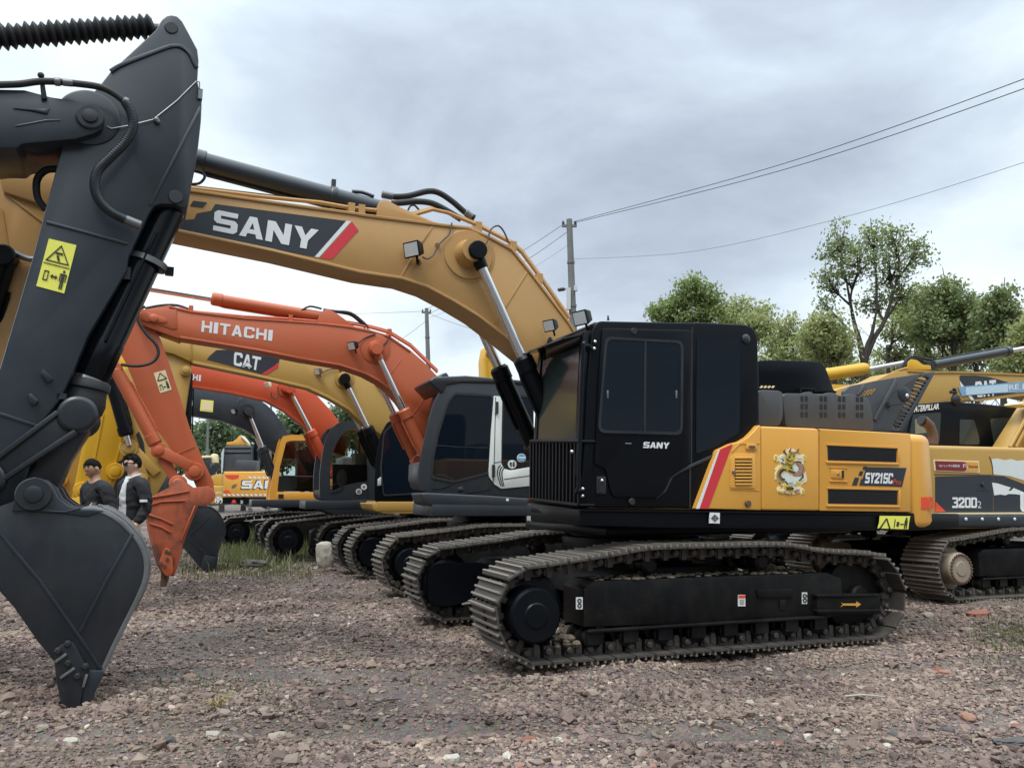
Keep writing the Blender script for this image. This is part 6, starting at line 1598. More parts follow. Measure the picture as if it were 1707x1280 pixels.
    m.build('hydraulic_pipe', M['catgold'], boom)
    m = MB(); m.prism(roundpoly(fr.uws(zm([(1500, 730), (1530, 690), (1787, 680), (1880, 720), (1880, 780), (1580, 765)], 1580, 620, 13.44), vb), .03), vb - .1, vb + .2); m.build('step_board', M['cream'], boom, .02)
    return fr


FJ = build_j()


def build_k():
    fr = FJ.off(3.9, 0)
    R = empty('excavator', fr, 'mustard excavator with blue printed film wrapped round its boom', 'excavator', GE)
    undercarriage(R, [M['shoe_mud']], False)
    plain_house(R, M['catgold'], M['cabgrey'], top=2.0)
    def Z8(p): return zm(p, 1400, 560, 5.333)
    def Z9(p): return zm(p, 1580, 620, 13.44)
    def Z3(p): return zm(p, 1140, 580, 3.764)
    vb = 1.2
    near = [(1384, 655), (1400, 648)] + Z8([(330, 390), (450, 330), (600, 305), (840, 318), (1040, 318), (1640, 340)]) + [(1850, 655), (1980, 690), (2000, 720), (1850, 690)] + Z9([(1707, 510), (1300, 560), (900, 620), (400, 640)]) + Z8([(700, 640), (500, 700), (300, 760)]) + [(1420, 730), (1390, 740), (1372, 700)]
    boom = body_boom(fr, R, near, vb, .55, M['catgold'], 'boom')
    dc = decal(boom, 'maker_panel', M['decalblack'], fr, vb, [Z9([(258, 95), (290, 80), (620, 80), (900, 110), (1120, 165), (1320, 225), (1500, 300), (1510, 480), (600, 615), (540, 530), (350, 310), (270, 210)])], 1)
    decal(boom, 'white_stripe', M['white'], fr, vb, [Z9([(262, 200), (350, 318), (590, 630), (520, 632), (280, 310)])], 2)
    decal(dc, 'maker_name', M['white'], fr, vb, word('CAT', Z9([(600, 220), (1070, 175), (1075, 530), (650, 570)]), gap=.08), 2)
    tp = [[(215, 345), (400, 318), (800, 290), (1300, 250), (1707, 215), (2400, 160), (2400, 380), (1707, 455), (1400, 465), (900, 490), (300, 540), (270, 470)]]
    t = decal(boom, 'blue_film_strip', M['blue_tape'], fr, vb, [Z9(tp[0])], 4, label='blue printed plastic film tied along the boom')
    decal(t, 'film_print', M['blue_white'], fr, vb, [Z9([(385, 350), (800, 318), (1340, 275), (1330, 450), (900, 480), (395, 520)])], 5)
    typed(t, 'film_lettering', M['white'], fr, vb, 'RE BAS', Z9([(1350, 290), (2000, 240), (2000, 370), (1355, 410)]), .02, 5)
    m = MB(); strips(m, fr, vb, [Z8([(600, 308), (840, 322), (1040, 322), (1640, 344)]), Z9([(1707, 505), (1300, 555), (900, 615), (600, 640)])], .045, .02); m.build('boom_flange', M['catgold'], boom)
    # arm cylinder on top: black barrel to the right; hoses; the second, yellow cylinder and its rod to the left
    cylinder(R, fr.p3(*Z8([(820, 262)])[0], vb + .3), fr.p3(1900, 545, vb + .3), [M['charcoal'], M['chrome']], .105, .055, .34, 'arm_cylinder', .08)
    m = MB(); m.prism(roundpoly(fr.uws(Z8([(600, 300), (610, 230), (640, 205), (690, 215), (740, 255), (810, 262), (815, 300)]), vb + .1), .03), vb + .1, vb + .2); m.build('cylinder_bracket', M['brightyellow'], boom, .01)
    m = MB()
    for pts in ([(550, 270), (600, 205), (660, 180), (720, 195), (830, 215)], [(540, 290), (590, 240), (640, 200), (700, 205), (760, 240), (830, 225)], [(520, 300), (560, 265), (600, 260), (630, 235)]):
        m.tube([fr.p3(x, y, vb + .15) for x, y in Z8(pts)], .028, 6, 4)
    m.build('hydraulic_hose', M['rubber'], boom)
    m = MB()
    for k in range(4): m.tube([fr.p3(x, y + k * 2.2, vb + .1 + k * .06) for x, y in Z8([(400, 362), (480, 320), (560, 292), (600, 288)])], .022, 6)
    m.build('hydraulic_pipe', M['catgold'], boom)


build_k()


def build_l():
    fr = FJ.off(8.0, .6)
    R = empty('excavator', fr, 'bright yellow excavator whose cylinder and chrome rod show behind the open black flap', 'excavator', GE)
    undercarriage(R, [M['shoe_dark']], False)
    plain_house(R, M['brightyellow'], M['cabgrey'], top=2.1)
    def Zl(p): return zm(p, 1260, 590, 8.535)
    vb = 1.2
    p, q = fr.p3(*Zl([(900, 310)])[0], vb), fr.p3(1516, 603, vb)
    p = Vector(p); q = Vector(q); d = (q - p).normalized(); L = (q - p).length
    m_ = Vector(fr.p3(*Zl([(1570, 225)])[0], vb)); l1 = (m_ - p).length
    m = MB(); m.lathe(p, q, [(0, .14), (.03, .17), (l1 - .1, .175), (l1, .15)], 20); c = m.build('arm_cylinder', M['brightyellow'], R)
    m = MB(); m.lathe(m_ - d * .05, q, [(0, .07), ((q - m_).length + .05, .07)], 14); m.build('piston_rod', M['chrome'], c)
    body_boom(fr, R, Zl([(850, 450), (1100, 430), (1350, 440), (1500, 470), (1600, 600), (1500, 800), (1300, 800), (850, 760)]), vb - .1, .5, M['brightyellow'], 'boom')
    fr2 = FB.off(9.0, 5.2)
    R2 = empty('excavator', fr2, 'stained bright yellow excavator boom tip sticking up between the orange boom and grey cab', 'excavator', GE)
    b = body_boom(fr2, R2, [(808, 632), (807, 600), (811, 578), (820, 576), (822, 598), (835, 610), (838, 640), (836, 700), (806, 700)], 1.2, .4, M['brightyellow'], 'boom')
    m = MB(); pin(m, fr2.uw(815, 588, 1.2), .08, 1.14, 1.22); strips(m, fr2, 1.2, [[(812, 600), (814, 640)], [(824, 610), (826, 650)]], .03, .01); m.build('boom_rib', M['yellow_dull'], b)


build_l()
# ------------------------------------------------------------------ poles and wires
def build_poles():
    mk = {}
    for i, (px, top, bx, dist, lab) in enumerate(((949, 366, 959, 25, 'tall grey concrete utility pole with a small camera, behind the black cab'),
                                                  (711, 514, 715, 40, 'farther concrete utility pole rising behind the orange boom'))):
        t = depth_pt(px, top, dist); b = depth_pt(bx, 640, dist); d = (t - b).normalized()
        base = t - d * (t.z / d.z)
        R = empty('utility_pole', base, lab, 'utility pole', 'concrete utility poles')
        T = t - base
        m = MB(); m.lathe((0, 0, -.3), T, [(0, .17), ((T.length + .3), .095)], 18); m.build('pole', M['concrete'], R)
        m = MB(); c = T - Vector((0, 0, .22)); m.box(c.x - .24, c.x + .24, c.y - .04, c.y + .04, c.z - .04, c.z + .04); m.build('crossarm', M['steel_worn'], R)
        for s in (-.2, .2):
            m = MB(); q = c + Vector((s, 0, .04)); m.lathe(q, q + Vector((0, 0, .14)), [(0, .03), (.03, .05), (.06, .03), (.09, .045), (.13, .02)], 10); m.build('insulator', M['charcoal'], R)
        m = MB()
        for f in (.55, .72, .86): q = T * f; m.lathe(q - Vector((0, 0, .04)), q + Vector((0, 0, .04)), [(0, .14 - .05 * f + .03), (.08, .14 - .05 * f + .03)], 14)
        m.build('steel_band', M['steel_worn'], R)
        if i == 0:
            m = MB(); q = depth_pt(940, 482, dist) - base; m.lathe(q, q + Vector((-.2, -.12, -.06)), [(0, .06), (.2, .06), (.22, .05)], 12); m.tube([q, q + Vector((.2, 0, 0))], .02); m.build('camera', M['charcoal'], R)
            m = MB(); q = depth_pt(959, 482, dist) - base; m.box(q.x - .06, q.x + .06, q.y - .15, q.y, q.z - .08, q.z + .08); q = depth_pt(947, 500, dist) - base; m.box(q.x - .07, q.x + .07, q.y - .2, q.y - .05, q.z - .35, q.z + .35); m.build('junction_box', M['lens'], R)
        mk[i] = base
    # wires: each one hangs between two real points
    W = [('upper of the two close parallel cables rising from the nearer pole', [(956, 370, 25), (1300, 275, 18.5), (1707, 132, 13.5), (2100, -30, 10)]),
         ('lower of the two close parallel cables rising from the nearer pole', [(956, 372, 25), (1300, 285, 18.5), (1707, 148, 13.5), (2100, -8, 10)]),
         ('thin low cable sagging across the sky over the trees', [(953, 432, 25), (1150, 420, 21), (1400, 364, 17), (1707, 271, 13.5), (2050, 150, 11)]),
         ('top one of three cables joining the two poles above the golden boom', [(942, 372, 25), (875, 416, 31), (790, 465, 36), (712, 516, 40)]),
         ('middle one of three cables joining the two poles above the golden boom', [(944, 388, 25), (882, 431, 31), (800, 480, 36), (714, 524, 40)]),
         ('lowest faint one of three cables joining the two poles', [(945, 410, 25), (893, 444, 31), (810, 492, 36), (716, 530, 40)]),
         ('level cable from the farther pole disappearing behind the orange boom', [(708, 519, 40), (600, 523, 46), (400, 530, 60), (-200, 540, 90)]),
         ('steep cable dropping from the farther pole to the orange boom', [(709, 536, 40), (670, 565, 44), (600, 610, 52), (500, 668, 66)]),
         ('slack cable from the farther pole passing under the golden boom', [(714, 522, 40), (760, 540, 38), (830, 560, 35), (990, 600, 30)])]
    for lab, pts in W:
        P = [depth_pt(*p) for p in pts]
        m = MB(); o = P[0]
        m.tube([p - o for p in P], .0045 if 'thin' in lab or 'faint' in lab else .009, 6, 8)
        w = m.build('power_line', M['wire']); w.location = o
        tag(w, lab, 'cable', 'overhead cables')


build_poles()


# ------------------------------------------------------------------ trees
def leaf_mat(name, c1, c2, c3):
    m = bpy.data.materials.new(name); m.use_nodes = True
    nt = m.node_tree; nt.nodes.clear(); L = nt.links
    out = nd(nt, 'ShaderNodeOutputMaterial'); at = nd(nt, 'ShaderNodeAttribute'); at.attribute_name = 'tone'
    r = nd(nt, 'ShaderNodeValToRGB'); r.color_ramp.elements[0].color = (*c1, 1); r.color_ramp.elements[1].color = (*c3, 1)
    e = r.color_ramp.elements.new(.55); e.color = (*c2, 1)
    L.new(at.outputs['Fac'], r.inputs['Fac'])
    d = nd(nt, 'ShaderNodeBsdfDiffuse'); t = nd(nt, 'ShaderNodeBsdfTranslucent'); g = nd(nt, 'ShaderNodeBsdfGlossy'); g.inputs['Roughness'].default_value = .45
    L.new(r.outputs['Color'], d.inputs['Color']); L.new(r.outputs['Color'], t.inputs['Color'])
    a = nd(nt, 'ShaderNodeMixShader'); a.inputs[0].default_value = .5; L.new(d.outputs[0], a.inputs[1]); L.new(t.outputs[0], a.inputs[2])
    b = nd(nt, 'ShaderNodeMixShader'); b.inputs[0].default_value = .05; L.new(a.outputs[0], b.inputs[1]); L.new(g.outputs[0], b.inputs[2])
    L.new(b.outputs[0], out.inputs['Surface'])
    return m


LEAF = {'green': leaf_mat('green_leaves', (0.131, 0.188, 0.062), (0.250, 0.323, 0.104), (0.346, 0.421, 0.151)),
        'olive': leaf_mat('olive_leaves', (0.181, 0.229, 0.089), (0.379, 0.418, 0.156), (0.500, 0.500, 0.246)),
        'dark': leaf_mat('dark_leaves', (0.122, 0.165, 0.074), (0.245, 0.305, 0.116), (0.382, 0.435, 0.178)),
        'far': leaf_mat('far_leaves', (0.081, 0.121, 0.061), (0.149, 0.216, 0.101), (0.230, 0.290, 0.142))}
M['bark'] = paint('grey_brown_bark', (.055, .045, .038), .9, .6, (.10, .09, .075), var=.2, bump=.3, scale=4)


def leaves(name, mat, parent, cent, tone, rs, per, size, droop=.5):
    """cent: clump centres; rs: clump radius; per: leaves each"""
    rng = np.random.default_rng(len(cent) * 7 + 3)
    n = len(cent) * per
    c = np.repeat(np.array(cent), per, 0)
    d = rng.normal(size=(n, 3)); d /= np.linalg.norm(d, axis=1)[:, None]
    rad = rng.random(n) ** .5
    c = c + d * (rad * rs)[:, None] * np.array([1, 1, .75])
    ax = rng.normal(size=(n, 3)); ax[:, 2] -= droop; ax /= np.linalg.norm(ax, axis=1)[:, None]
    b = np.cross(ax, rng.normal(size=(n, 3))); b /= np.linalg.norm(b, axis=1)[:, None]
    s = size * rng.uniform(.6, 1.35, n)[:, None]
    v = np.empty((n, 4, 3))
    v[:, 0] = c; v[:, 1] = c + ax * s * .5 + b * s * .30; v[:, 2] = c + ax * s; v[:, 3] = c + ax * s * .5 - b * s * .30
    nf = np.cross(ax, b) * s * .10
    v[:, 1] += nf; v[:, 3] += nf
    me = bpy.data.meshes.new(name)
    me.vertices.add(n * 4); me.vertices.foreach_set('co', v.ravel())
    me.loops.add(n * 4); me.loops.foreach_set('vertex_index', np.arange(n * 4, dtype=np.int32))
    me.polygons.add(n); me.polygons.foreach_set('loop_start', np.arange(n, dtype=np.int32) * 4)
    me.update()
    a = me.attributes.new('tone', 'FLOAT', 'FACE')
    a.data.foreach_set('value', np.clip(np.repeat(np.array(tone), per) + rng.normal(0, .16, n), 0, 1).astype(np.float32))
    me.materials.append(mat); me.validate()
    o = bpy.data.objects.new(name, me); COL.objects.link(o); o.parent = parent
    return o


def tree(label, bx, dist, ells, mat, fork, n=70, per=26, leaf=.2, clump=.5, trunk=.16, group='trees behind the yard', extra_trunks=(), hollow=.35, seed=1, bare=14):
    rn = random.Random(seed)
    base = depth_pt(bx, 800, dist); base.z = 0
    R = empty('tree', base, label, 'tree', group)
    S = dist / F_PX
    lob = []
    for (cx, cy, rx, ry) in ells:
        c = depth_pt(cx, cy, dist) - base; c.y += rn.uniform(-.8, .8) * rx * S
        lob.append((c, rx * S, ry * S))
    fk = depth_pt(fork[0], fork[1], dist) - base
    tm = MB()
    tm.tube([Vector((0, 0, -.2)), Vector((fk.x * .4, 0, fk.z * .5)), fk], [trunk * 1.25, trunk, trunk * .8], 9, 3)
    ways = [fk * (.6 + .1 * i) for i in range(5)]
    for (tx, ty) in extra_trunks:
        q = depth_pt(tx, ty, dist) - base; q.y += rn.uniform(-.5, .5)
        md = fk.lerp(q, .5) + Vector((0, 0, -.04 * (q - fk).length)) + Vector(((q.x - fk.x) * .12, 0, 0))
        tm.tube([fk * .96, fk.lerp(md, .5), md, q], [trunk * .8, trunk * .6, trunk * .45, trunk * .2], 8, 3)
        ways += [fk.lerp(md, .5), md, md.lerp(q, .4), md.lerp(q, .75), q]
    br = MB(); cent = []; tone = []
    area = sum(rx * ry for _, rx, ry in lob)
    for c, rx, ry in lob:
        def cost(w):
            hz = math.hypot(w.x - c.x, w.y - c.y); return hz + 2.5 * max(0, w.z - (c.z - .7 * hz - .3)) + .3 * max(0, c.z - w.z - 2.5)
        st = min(ways, key=cost)
        mid = st.lerp(c, .5) + Vector((rn.uniform(-.2, .2) * rx, rn.uniform(-.3, .3) * rx, -.12 * ry))
        w0 = trunk * .34
        br.tube([st, mid, c, c + (c - mid) * .5], [w0, w0 * .7, w0 * .35, .012], 6, 4)
        k = max(3, int(n * rx * ry / area))
        for i in range(k):
            while True:
                d = Vector((rn.uniform(-1, 1), rn.uniform(-1, 1), rn.uniform(-1, 1)))
                if hollow < d.length < 1: break
            t = c + Vector((d.x * rx, d.y * rx, d.z * ry))
            a = mid.lerp(c, rn.uniform(.1, 1.2))
            h = a.lerp(t, .55) + Vector((rn.uniform(-.12, .12), rn.uniform(-.12, .12), -.1)) * rx
            br.tube([a, h, t], [.03, .018, .007], 4, 2)
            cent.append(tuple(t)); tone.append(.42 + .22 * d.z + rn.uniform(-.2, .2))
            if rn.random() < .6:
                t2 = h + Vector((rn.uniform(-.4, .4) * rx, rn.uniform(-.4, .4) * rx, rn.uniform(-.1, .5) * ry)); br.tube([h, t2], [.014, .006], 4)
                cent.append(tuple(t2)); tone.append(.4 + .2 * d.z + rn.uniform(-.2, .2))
    for i in range(bare):
        z = rn.uniform(.45, 1.0); a = Vector((fk.x * z, 0, fk.z * z)); an = rn.uniform(0, 6.28); l = rn.uniform(.6, 1.8)
        br.tube([a, a + Vector((math.cos(an) * l * .5, math.sin(an) * l * .5, l * .45)), a + Vector((math.cos(an) * l, math.sin(an) * l, l * 1.1))], [.022, .013, .005], 4, 2)
    n_ = int(per * 1.45) if group.startswith('trees behind') else per
    if group.startswith('trees behind'): per = n_; clump *= .95; leaf *= .72
    t = tm.build('trunk', M['bark'], R)
    br.build('branches', M['bark'], R)
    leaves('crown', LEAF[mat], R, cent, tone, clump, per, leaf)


def build_trees():
    tree('tall airy tree with forked dark trunk and flat-topped crown, highest of the trees', 1440, 30, [(1396, 412, 34, 45), (1445, 402, 34, 26), (1487, 400, 30, 28), (1520, 425, 28, 30), (1420, 450, 46, 34), (1480, 450, 44, 34), (1512, 480, 30, 30), (1385, 470, 28, 30), (1470, 500, 40, 24), (1372, 508, 20, 16)], 'dark', (1440, 592), 170, 13, .19, .42, .17, extra_trunks=((1412, 470), (1490, 470), (1455, 520)), hollow=.45, seed=4)
    tree('fresh green tree showing above the black cab roof', 1158, 32, [(1152, 482, 26, 26), (1128, 506, 30, 20), (1180, 492, 24, 22), (1100, 520, 18, 14), (1150, 525, 60, 24), (1195, 512, 22, 24)], 'green', (1160, 560), 120, 30, .2, .45, .14, seed=5)
    tree('olive tree with thin crown next to the fresh green one', 1246, 34, [(1232, 508, 26, 18), (1262, 520, 30, 20), (1214, 530, 28, 26), (1250, 548, 44, 26), (1276, 556, 20, 26), (1225, 570, 30, 20)], 'olive', (1245, 590), 110, 24, .2, .48, .13, seed=6)
    tree('low spreading olive tree between the black cab and the tall tree', 1330, 31, [(1320, 548, 26, 22), (1345, 565, 42, 24), (1296, 578, 34, 28), (1335, 600, 54, 26), (1376, 588, 34, 28), (1300, 556, 22, 18)], 'olive', (1335, 625), 100, 24, .2, .48, .12, seed=7)
    tree('thin olive-brown tree overlapped by the tall forked tree', 1392, 28, [(1375, 535, 28, 18), (1404, 548, 30, 20), (1350, 560, 24, 18), (1390, 575, 50, 24)], 'olive', (1392, 622), 90, 22, .18, .42, .09, seed=8, hollow=.4)
    tree('slender tree with bare stems beside the tall forked tree', 1482, 33, [(1506, 515, 26, 24), (1488, 548, 28, 24), (1522, 556, 28, 30), (1500, 585, 34, 20)], 'olive', (1480, 575), 60, 20, .2, .46, .10, extra_trunks=((1497, 560),), hollow=.4, seed=9)
    tree('bushy dark green tree with pointed top, above the mustard boom', 1592, 30, [(1578, 476, 24, 20), (1560, 505, 36, 28), (1600, 505, 36, 28), (1545, 545, 30, 30), (1585, 548, 44, 28), (1612, 545, 26, 24)], 'dark', (1590, 600), 150, 30, .2, .46, .13, seed=10)
    tree('yellowish green tree leaning against the bushy dark one', 1562, 34, [(1535, 500, 24, 28), (1540, 550, 34, 34), (1560, 590, 44, 22)], 'olive', (1555, 615), 90, 26, .2, .46, .10, seed=11)
    tree('small dark tree between the two pointed trees', 1628, 32, [(1630, 530, 22, 22), (1622, 560, 32, 24), (1640, 585, 34, 22)], 'dark', (1628, 610), 80, 28, .2, .46, .10, seed=12)
    tree('green tree with narrow pointed top above the chrome rod', 1672, 28, [(1670, 492, 18, 18), (1664, 520, 30, 24), (1690, 530, 26, 28), (1676, 560, 40, 26)], 'dark', (1672, 600), 110, 28, .19, .44, .12, seed=13)
    tree('leafy tree cut by the right edge of the picture', 1715, 26, [(1712, 555, 26, 34), (1700, 600, 34, 30), (1740, 570, 40, 40)], 'olive', (1715, 630), 90, 28, .19, .44, .12, seed=14)
    tree('low dark bush tree behind the black cylinder', 1625, 38, [(1600, 618, 50, 22), (1660, 622, 44, 26), (1560, 628, 36, 18)], 'dark', (1620, 660), 90, 30, .22, .5, .08, seed=15, bare=4)
    tree('low leafy bush tree behind the yellow cylinder', 1420, 38, [(1370, 615, 44, 26), (1425, 622, 50, 24), (1490, 618, 42, 26)], 'olive', (1425, 660), 80, 26, .22, .5, .08, seed=16, bare=6)
    tree('low bush tree between the black flap and the olive trees', 1290, 38, [(1270, 612, 40, 22), (1320, 625, 40, 20)], 'olive', (1290, 660), 70, 26, .22, .5, .08, seed=17, bare=4)
    # the wood seen under the booms on the left
    g = 'trees of the wood beyond the far machines'
    spec = [(338, 70, [(338, 728, 26, 22), (345, 760, 34, 24)], 'far', 'tree of the distant wood beside the edge of the orange arm'),
            (372, 66, [(370, 722, 30, 20), (375, 756, 36, 26)], 'far', 'round tree of the distant wood under the dark grey boom'),
            (408, 72, [(405, 730, 26, 20), (412, 762, 34, 24)], 'far', 'tree of the distant wood beside the dark grey cylinder'),
            (300, 75, [(300, 740, 30, 24), (310, 770, 30, 20)], 'dark', 'dark tree of the distant wood hidden by the orange arm'),
            (470, 70, [(480, 712, 24, 26), (460, 750, 40, 30)], 'far', 'tree of the distant wood rising behind the dark boom'),
            (505, 68, [(500, 700, 24, 24), (515, 740, 36, 34)], 'far', 'tree of the distant wood between the dark and red booms'),
            (575, 66, [(572, 695, 24, 22), (590, 715, 34, 30)], 'far', 'tree of the distant wood between the red-orange and mustard booms'),
            (625, 72, [(610, 705, 24, 22), (630, 735, 40, 30)], 'far', 'tree of the distant wood below the mustard boom'),
            (545, 75, [(545, 720, 34, 26), (540, 755, 40, 24)], 'dark', 'dark low tree of the distant wood behind the yellow cab'),
            (150, 72, [(120, 720, 34, 26), (160, 730, 34, 30)], 'far', 'tree of the distant wood glimpsed behind the ochre arm')]
    for i, (bx, d, e, mt, lab) in enumerate(spec):
        tree(lab, bx, d, e, mt, (bx, 790), 90, 34, .36, .85, .2, g, seed=30 + i, hollow=.1, bare=0)
    # thin posts standing before the wood
    for i, (x, y, d, lab) in enumerate(((347, 692, 60, 'thin pale mast before the wood under the dark boom'), (452, 672, 62, 'thin pale mast rising beside the dark boom'))):
        b = depth_pt(x, 800, d); b.z = 0; t = depth_pt(x, y, d) - b
        m = MB(); m.lathe((0, 0, 0), t, [(0, .12), (t.length, .08)], 10); o = m.build('mast', M['concrete']); o.location = b; tag(o, lab, 'mast', 'thin masts by the wood')


build_trees()


# ------------------------------------------------------------------ people
def skin_obj(nodes, edges, name, mat, parent, sub=2, extra=None, root=0, folds=0.0):
    me = bpy.data.meshes.new(name); me.from_pydata([n[0] for n in nodes], edges, [])
    o = bpy.data.objects.new(name, me); COL.objects.link(o)
    md = o.modifiers.new('skin', 'SKIN'); md.use_smooth_shade = True
    me.skin_vertices[0].data[root].use_root = True
    for i, n in enumerate(nodes):
        r = n[1]; me.skin_vertices[0].data[i].radius = (r, r) if not isinstance(r, tuple) else r
    s = o.modifiers.new('sub', 'SUBSURF'); s.levels = sub; s.render_levels = sub
    bpy.context.view_layer.update()
    m2 = bpy.data.meshes.new_from_object(o.evaluated_get(bpy.context.evaluated_depsgraph_get()))
    bpy.data.objects.remove(o); m2.name = name
    if extra:
        bm = bmesh.new(); bm.from_mesh(m2)
        t = bpy.data.meshes.new('t'); t.from_pydata(extra.V, [], extra.F); bm.from_mesh(t); bmesh.ops.recalc_face_normals(bm, faces=bm.faces); bm.to_mesh(m2); bm.free()
    if folds:      # cloth creases: oblique ripples, stronger at the elbows and waist
        for p, nn in [(v, v.normal.copy()) for v in m2.vertices]:
            x, y, z = p.co
            f = math.sin(38 * z + 26 * x + 3 * math.sin(17 * y)) * .5 + math.sin(61 * z - 43 * x + 20 * y) * .3 + math.sin(90 * z + 33 * y + 2 * math.sin(30 * x)) * .25
            p.co += nn * folds * f * (1.0 if z < 1.28 else .55)
    m2.materials.clear(); m2.materials.append(mat)
    m2.polygons.foreach_set('use_smooth', [True] * len(m2.polygons))
    o = bpy.data.objects.new(name, m2); COL.objects.link(o); o.parent = parent
    return o


M['skin'] = paint('skin_tone', (.66, .42, .31), .5, .2, (.36, .17, .12), var=.04, scale=9)
M['skin_tan'] = paint('tanned_skin', (.50, .29, .19), .5, .2, (.24, .11, .08), var=.05, scale=9)
M['hair'] = paint('black_hair', (.006, .0055, .005), .7, .2, (.015, .013, .012), var=.3, scale=30, bump=.5, spec=.15)
M['cloth_black'] = paint('black_cloth', (.014, .015, .018), .85, .2, (.03, .03, .035), var=.25, scale=5, bump=.6)
M['cloth_white'] = paint('white_cotton', (.62, .63, .65), .85, .3, (.42, .43, .46), var=.08, scale=14, bump=.2)
M['denim'] = paint('dark_denim', (.03, .035, .05), .85, .2, var=.1)


def head_shape(c, tilt, turn, s=1.0):
    """head as one shaped surface: skull, brow, nose, lips, chin, ears; faces local -y"""
    mb = MB(); n, m = 26, 20
    R = Matrix.Rotation(turn, 3, 'Z') @ Matrix.Rotation(tilt, 3, 'X')
    vs = []; fs = []
    for k in range(m + 1):
        a = math.pi * k / m
        for i in range(n):
            b = 2 * math.pi * i / n
            x, y, z = math.sin(a) * math.sin(b), -math.sin(a) * math.cos(b), math.cos(a)
            fx = .074; fy = .092; fz = .115
            if z < -.1: fx *= 1 - .32 * (-z - .1); fy *= 1 - .12 * (-z)
            X, Y, Z = x * fx, y * fy, z * fz
            if y < 0:
                f = max(0, 1 - abs(x) * 3.6)
                if -.42 < z < .12: Y -= .026 * f * max(0, 1 - abs(z + .24) / .3) * (1 if z < -.15 else .7)   # nose
                if -.68 < z < -.46: Y -= .009 * max(0, 1 - abs(x) * 2.4)                                       # lips
                if z < -.78: Y -= .012 * max(0, 1 - abs(x) * 1.6)                                           # chin
                if .02 < z < .22 and .12 < abs(x) < .6: Y += .005                                            # eye sockets
                if .22 < z < .36: Y -= .004
            vs.append((X, Y, Z))
    for k in range(m):
        for i in range(n):
            j = (i + 1) % n; fs.append((k * n + i, (k + 1) * n + i, (k + 1) * n + j, k * n + j))
    mb.add(vs, fs)
    for sx in (-1, 1):
        mb.ball((sx * .075, .008, -.012), .03, .35, .7, 1.1, 10, 8)
    T = lambda p: tuple(Vector(c) + R @ (Vector(p) * s))
    mb.V = [T(p) for p in mb.V]
    return mb, T


def hand(mb_nodes, edges, wrist, wi, side, dirn):
    """palm and five finger chains appended to the skeleton"""
    w = Vector(wrist); d = Vector(dirn).normalized(); lat = Vector((0, -1, 0))
    n = len(mb_nodes)
    palm = w + d * .07; mb_nodes.append((tuple(palm), (.036, .02))); edges.append((wi, n)); pi_ = n
    for k, (off, ln) in enumerate(((-.03, .07), (-.01, .085), (.01, .08), (.03, .065))):
        a = palm + d * .035 + lat * -off; b = a + d * ln * .5 + Vector((-side * .008, 0, 0)); c = a + d * ln + Vector((-side * .03, 0, 0))
        i = len(mb_nodes); mb_nodes += [(tuple(a), .0095), (tuple(b), .009), (tuple(c), .007)]; edges += [(pi_, i), (i, i + 1), (i + 1, i + 2)]
    a = w + d * .03 + lat * .035; b = a + d * .03 + lat * .02; c = b + d * .035
    i = len(mb_nodes); mb_nodes += [(tuple(a), .012), (tuple(b), .011), (tuple(c), .008)]; edges += [(wi, i), (i, i + 1), (i + 1, i + 2)]


